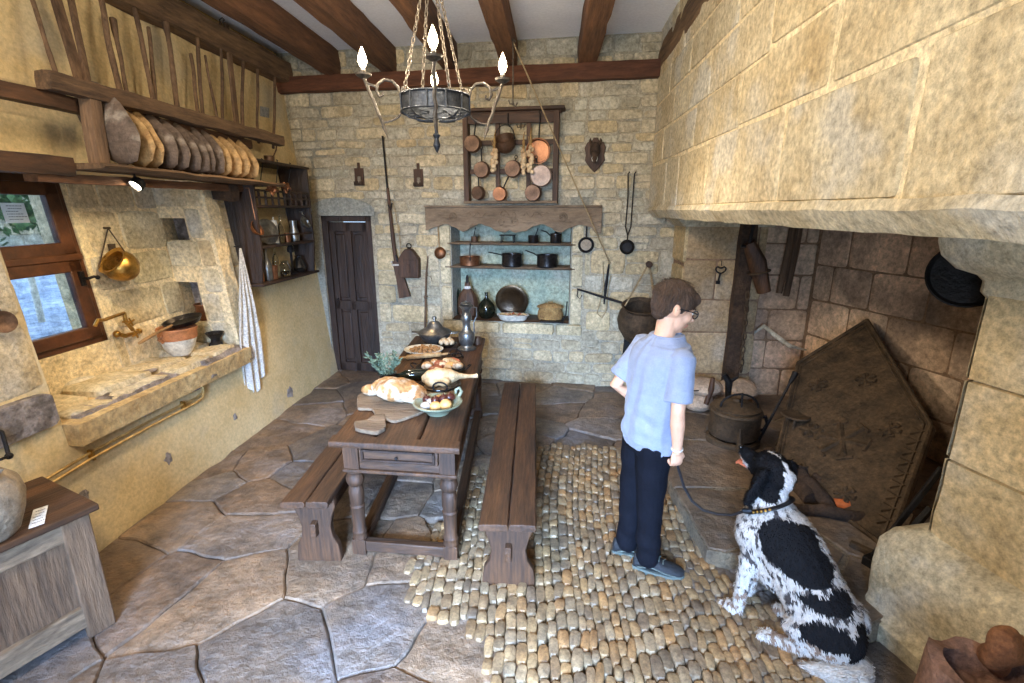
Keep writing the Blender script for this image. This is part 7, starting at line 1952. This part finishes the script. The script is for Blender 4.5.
def tufts(src, n, L0, L1, nm, parent, colf, flow, seed, w0=.0022, keep=None):
    random.seed(seed); vv = src.data.vertices; mb = MB()
    for _ in range(n):
        v = vv[random.randrange(len(vv))]; p = v.co.copy(); nn = v.normal.copy()
        if keep and not keep(p+DB): continue
        f = flow(p); f = (f-nn*f.dot(nn)); f = f.normalized() if f.length > .01 else nn.orthogonal()
        L_ = rnd(L0, L1); jt = Vector((rnd(-1,1), rnd(-1,1), rnd(-1,1)))*.25; d1 = (f+nn*.35+jt).normalized(); w_ = d1.cross(nn).normalized()*w0
        c = colf(p); k_ = rnd(.8, 1.15); c = tuple(q*k_ for q in c)
        mid = p+d1*L_*.5+nn*L_*.06
        mb.add([p-w_-nn*.001, p+w_-nn*.001, mid+w_*.7, mid-w_*.7, p+(f*.95+nn*.1).normalized()*L_], [(0,1,2,3),(3,2,4)], c)
    return mb.build(nm, M['fur'], parent, fix=False)
flow = lambda p: Vector((.25,-.3,-.8)) if (p+DB).z < .6 else -fwd+Vector((0,0,-.3))
tufts(dbody, 16000, .012, .026, 'coat', dbody, dcol, flow, 5)
# ears
for s_, nm in ((1,'near'),(-1,'far')):
    e = MB(); P = [Q(-.02, s_*.062, .035), Q(-.03, s_*.085, .005), Q(-.035, s_*.098, -.05), Q(-.03, s_*.098, -.105), Q(-.02, s_*.088, -.135)]
    P = [p if i < 2 else p for i, p in enumerate(P)]
    e.tube(P, [(.034,.016),(.054,.016),(.062,.015),(.052,.014),(.022,.009)], 14)
    # rotate the broad side flat to the skull
    eo = remeshed(e, 'ear', .005, lambda p: (.011,.011,.013), M['fur'], dog, 2, disp=lambda p: .005*noise.noise(p*45))
    tufts(eo, 1500, .015, .032, 'ear_fringe', eo, lambda p: (.012,.012,.014), lambda p: Vector((0,0,-1)), 9)
# nose, eyes, open mouth with orange chew
m = MB(); m.ball(Q(.172,0,-.004), (.013,.017,.012), 12, 8, rot=DM); m.build('nose', M['blackglaze'], dog)
for s_ in (-1,1):
    m = MB(); m.ball(Q(.062, s_*.040, .022), .010, 12, 8); m.build('eye', M['blackglaze'], dog)
m = MB(); m.tube([Q(.09,0,-.058), Q(.125,0,-.066), Q(.155,.004,-.075), Q(.165,.006,-.092)], [(.014,.006),(.016,.006),(.014,.005),(.008,.004)], 10); m.build('tongue', mat('tongue', S(214,120,84), S(196,104,72), 6, rough=.4, bump=.1), dog)
# tail curled on the ground
m = MB(); m.tube([D(1.215,1.70,.09), D(1.245,1.655,.055), D(1.225,1.625,.045), D(1.165,1.625,.042), D(1.10,1.650,.035), D(1.05,1.675,.025)], [.040,.048,.052,.045,.028,.010], 16); m.ball(D(1.235,1.64,.048), .048, 14, 10)
tl = remeshed(m, 'tail', .006, lambda p: (.84,.80,.74), M['fur'], dog, 3, disp=lambda p: .004*noise.noise(p*40))
tufts(tl, 2600, .02, .04, 'tail_plume', tl, lambda p: (.86,.82,.76), lambda p: Vector((-.8,.3,-.2)), 4)
# collar and leash
cc_ = D(.972,2.000,.548); nrm = Vector((-.32,.40,.80)).normalized(); u = nrm.orthogonal().normalized(); v_ = nrm.cross(u)
m = MB(); m.tube([cc_+(u*math.cos(q)+v_*math.sin(q))*.101 for q in [k*PI/16 for k in range(32)]], [(.006,.013)]*32, 8, closed=True)
col_ = m.build('collar', M['blackfur'], dog)
qb = max([i*.1 for i in range(63)], key=lambda q: (u*math.cos(q)+v_*math.sin(q)).dot(Vector((-.75,-.6,.25))))
for k in range(5):
    q = qb-.1+k*.16; m = MB(); m.ball(cc_+(u*math.cos(q)+v_*math.sin(q))*.108, .007, 8, 6); m.build('stud', M['brass'], col_)
hp2 = hand_pt; ce = PY(745, 511, 1.945)
pts = [hp2+Vector((-.012,.0,.035)), hp2]
for px, py in ((684,487),(692,501),(703,510),(718,514),(732,515)):
    f_ = (px-676)/(745-676); pts.append(PY(px, py, hp2.y+(ce.y-hp2.y)*f_))
pts.append(ce)
t = thing('dog_leash', 'black leash sagging from the boy\'s hand to the dog collar', 'leash', hp2)
m = MB(); m.tube(pts, .0062, 8); m.build('cord', M['blackfur'], t, world=True)
m = MB(); m.tube([ce+Vector((-.012,0,0)), ce+Vector((.02,.0,.004)), ce+Vector((.03,.02,.01))], .009, 8); m.build('clasp', M['greyiron'], t, world=True)
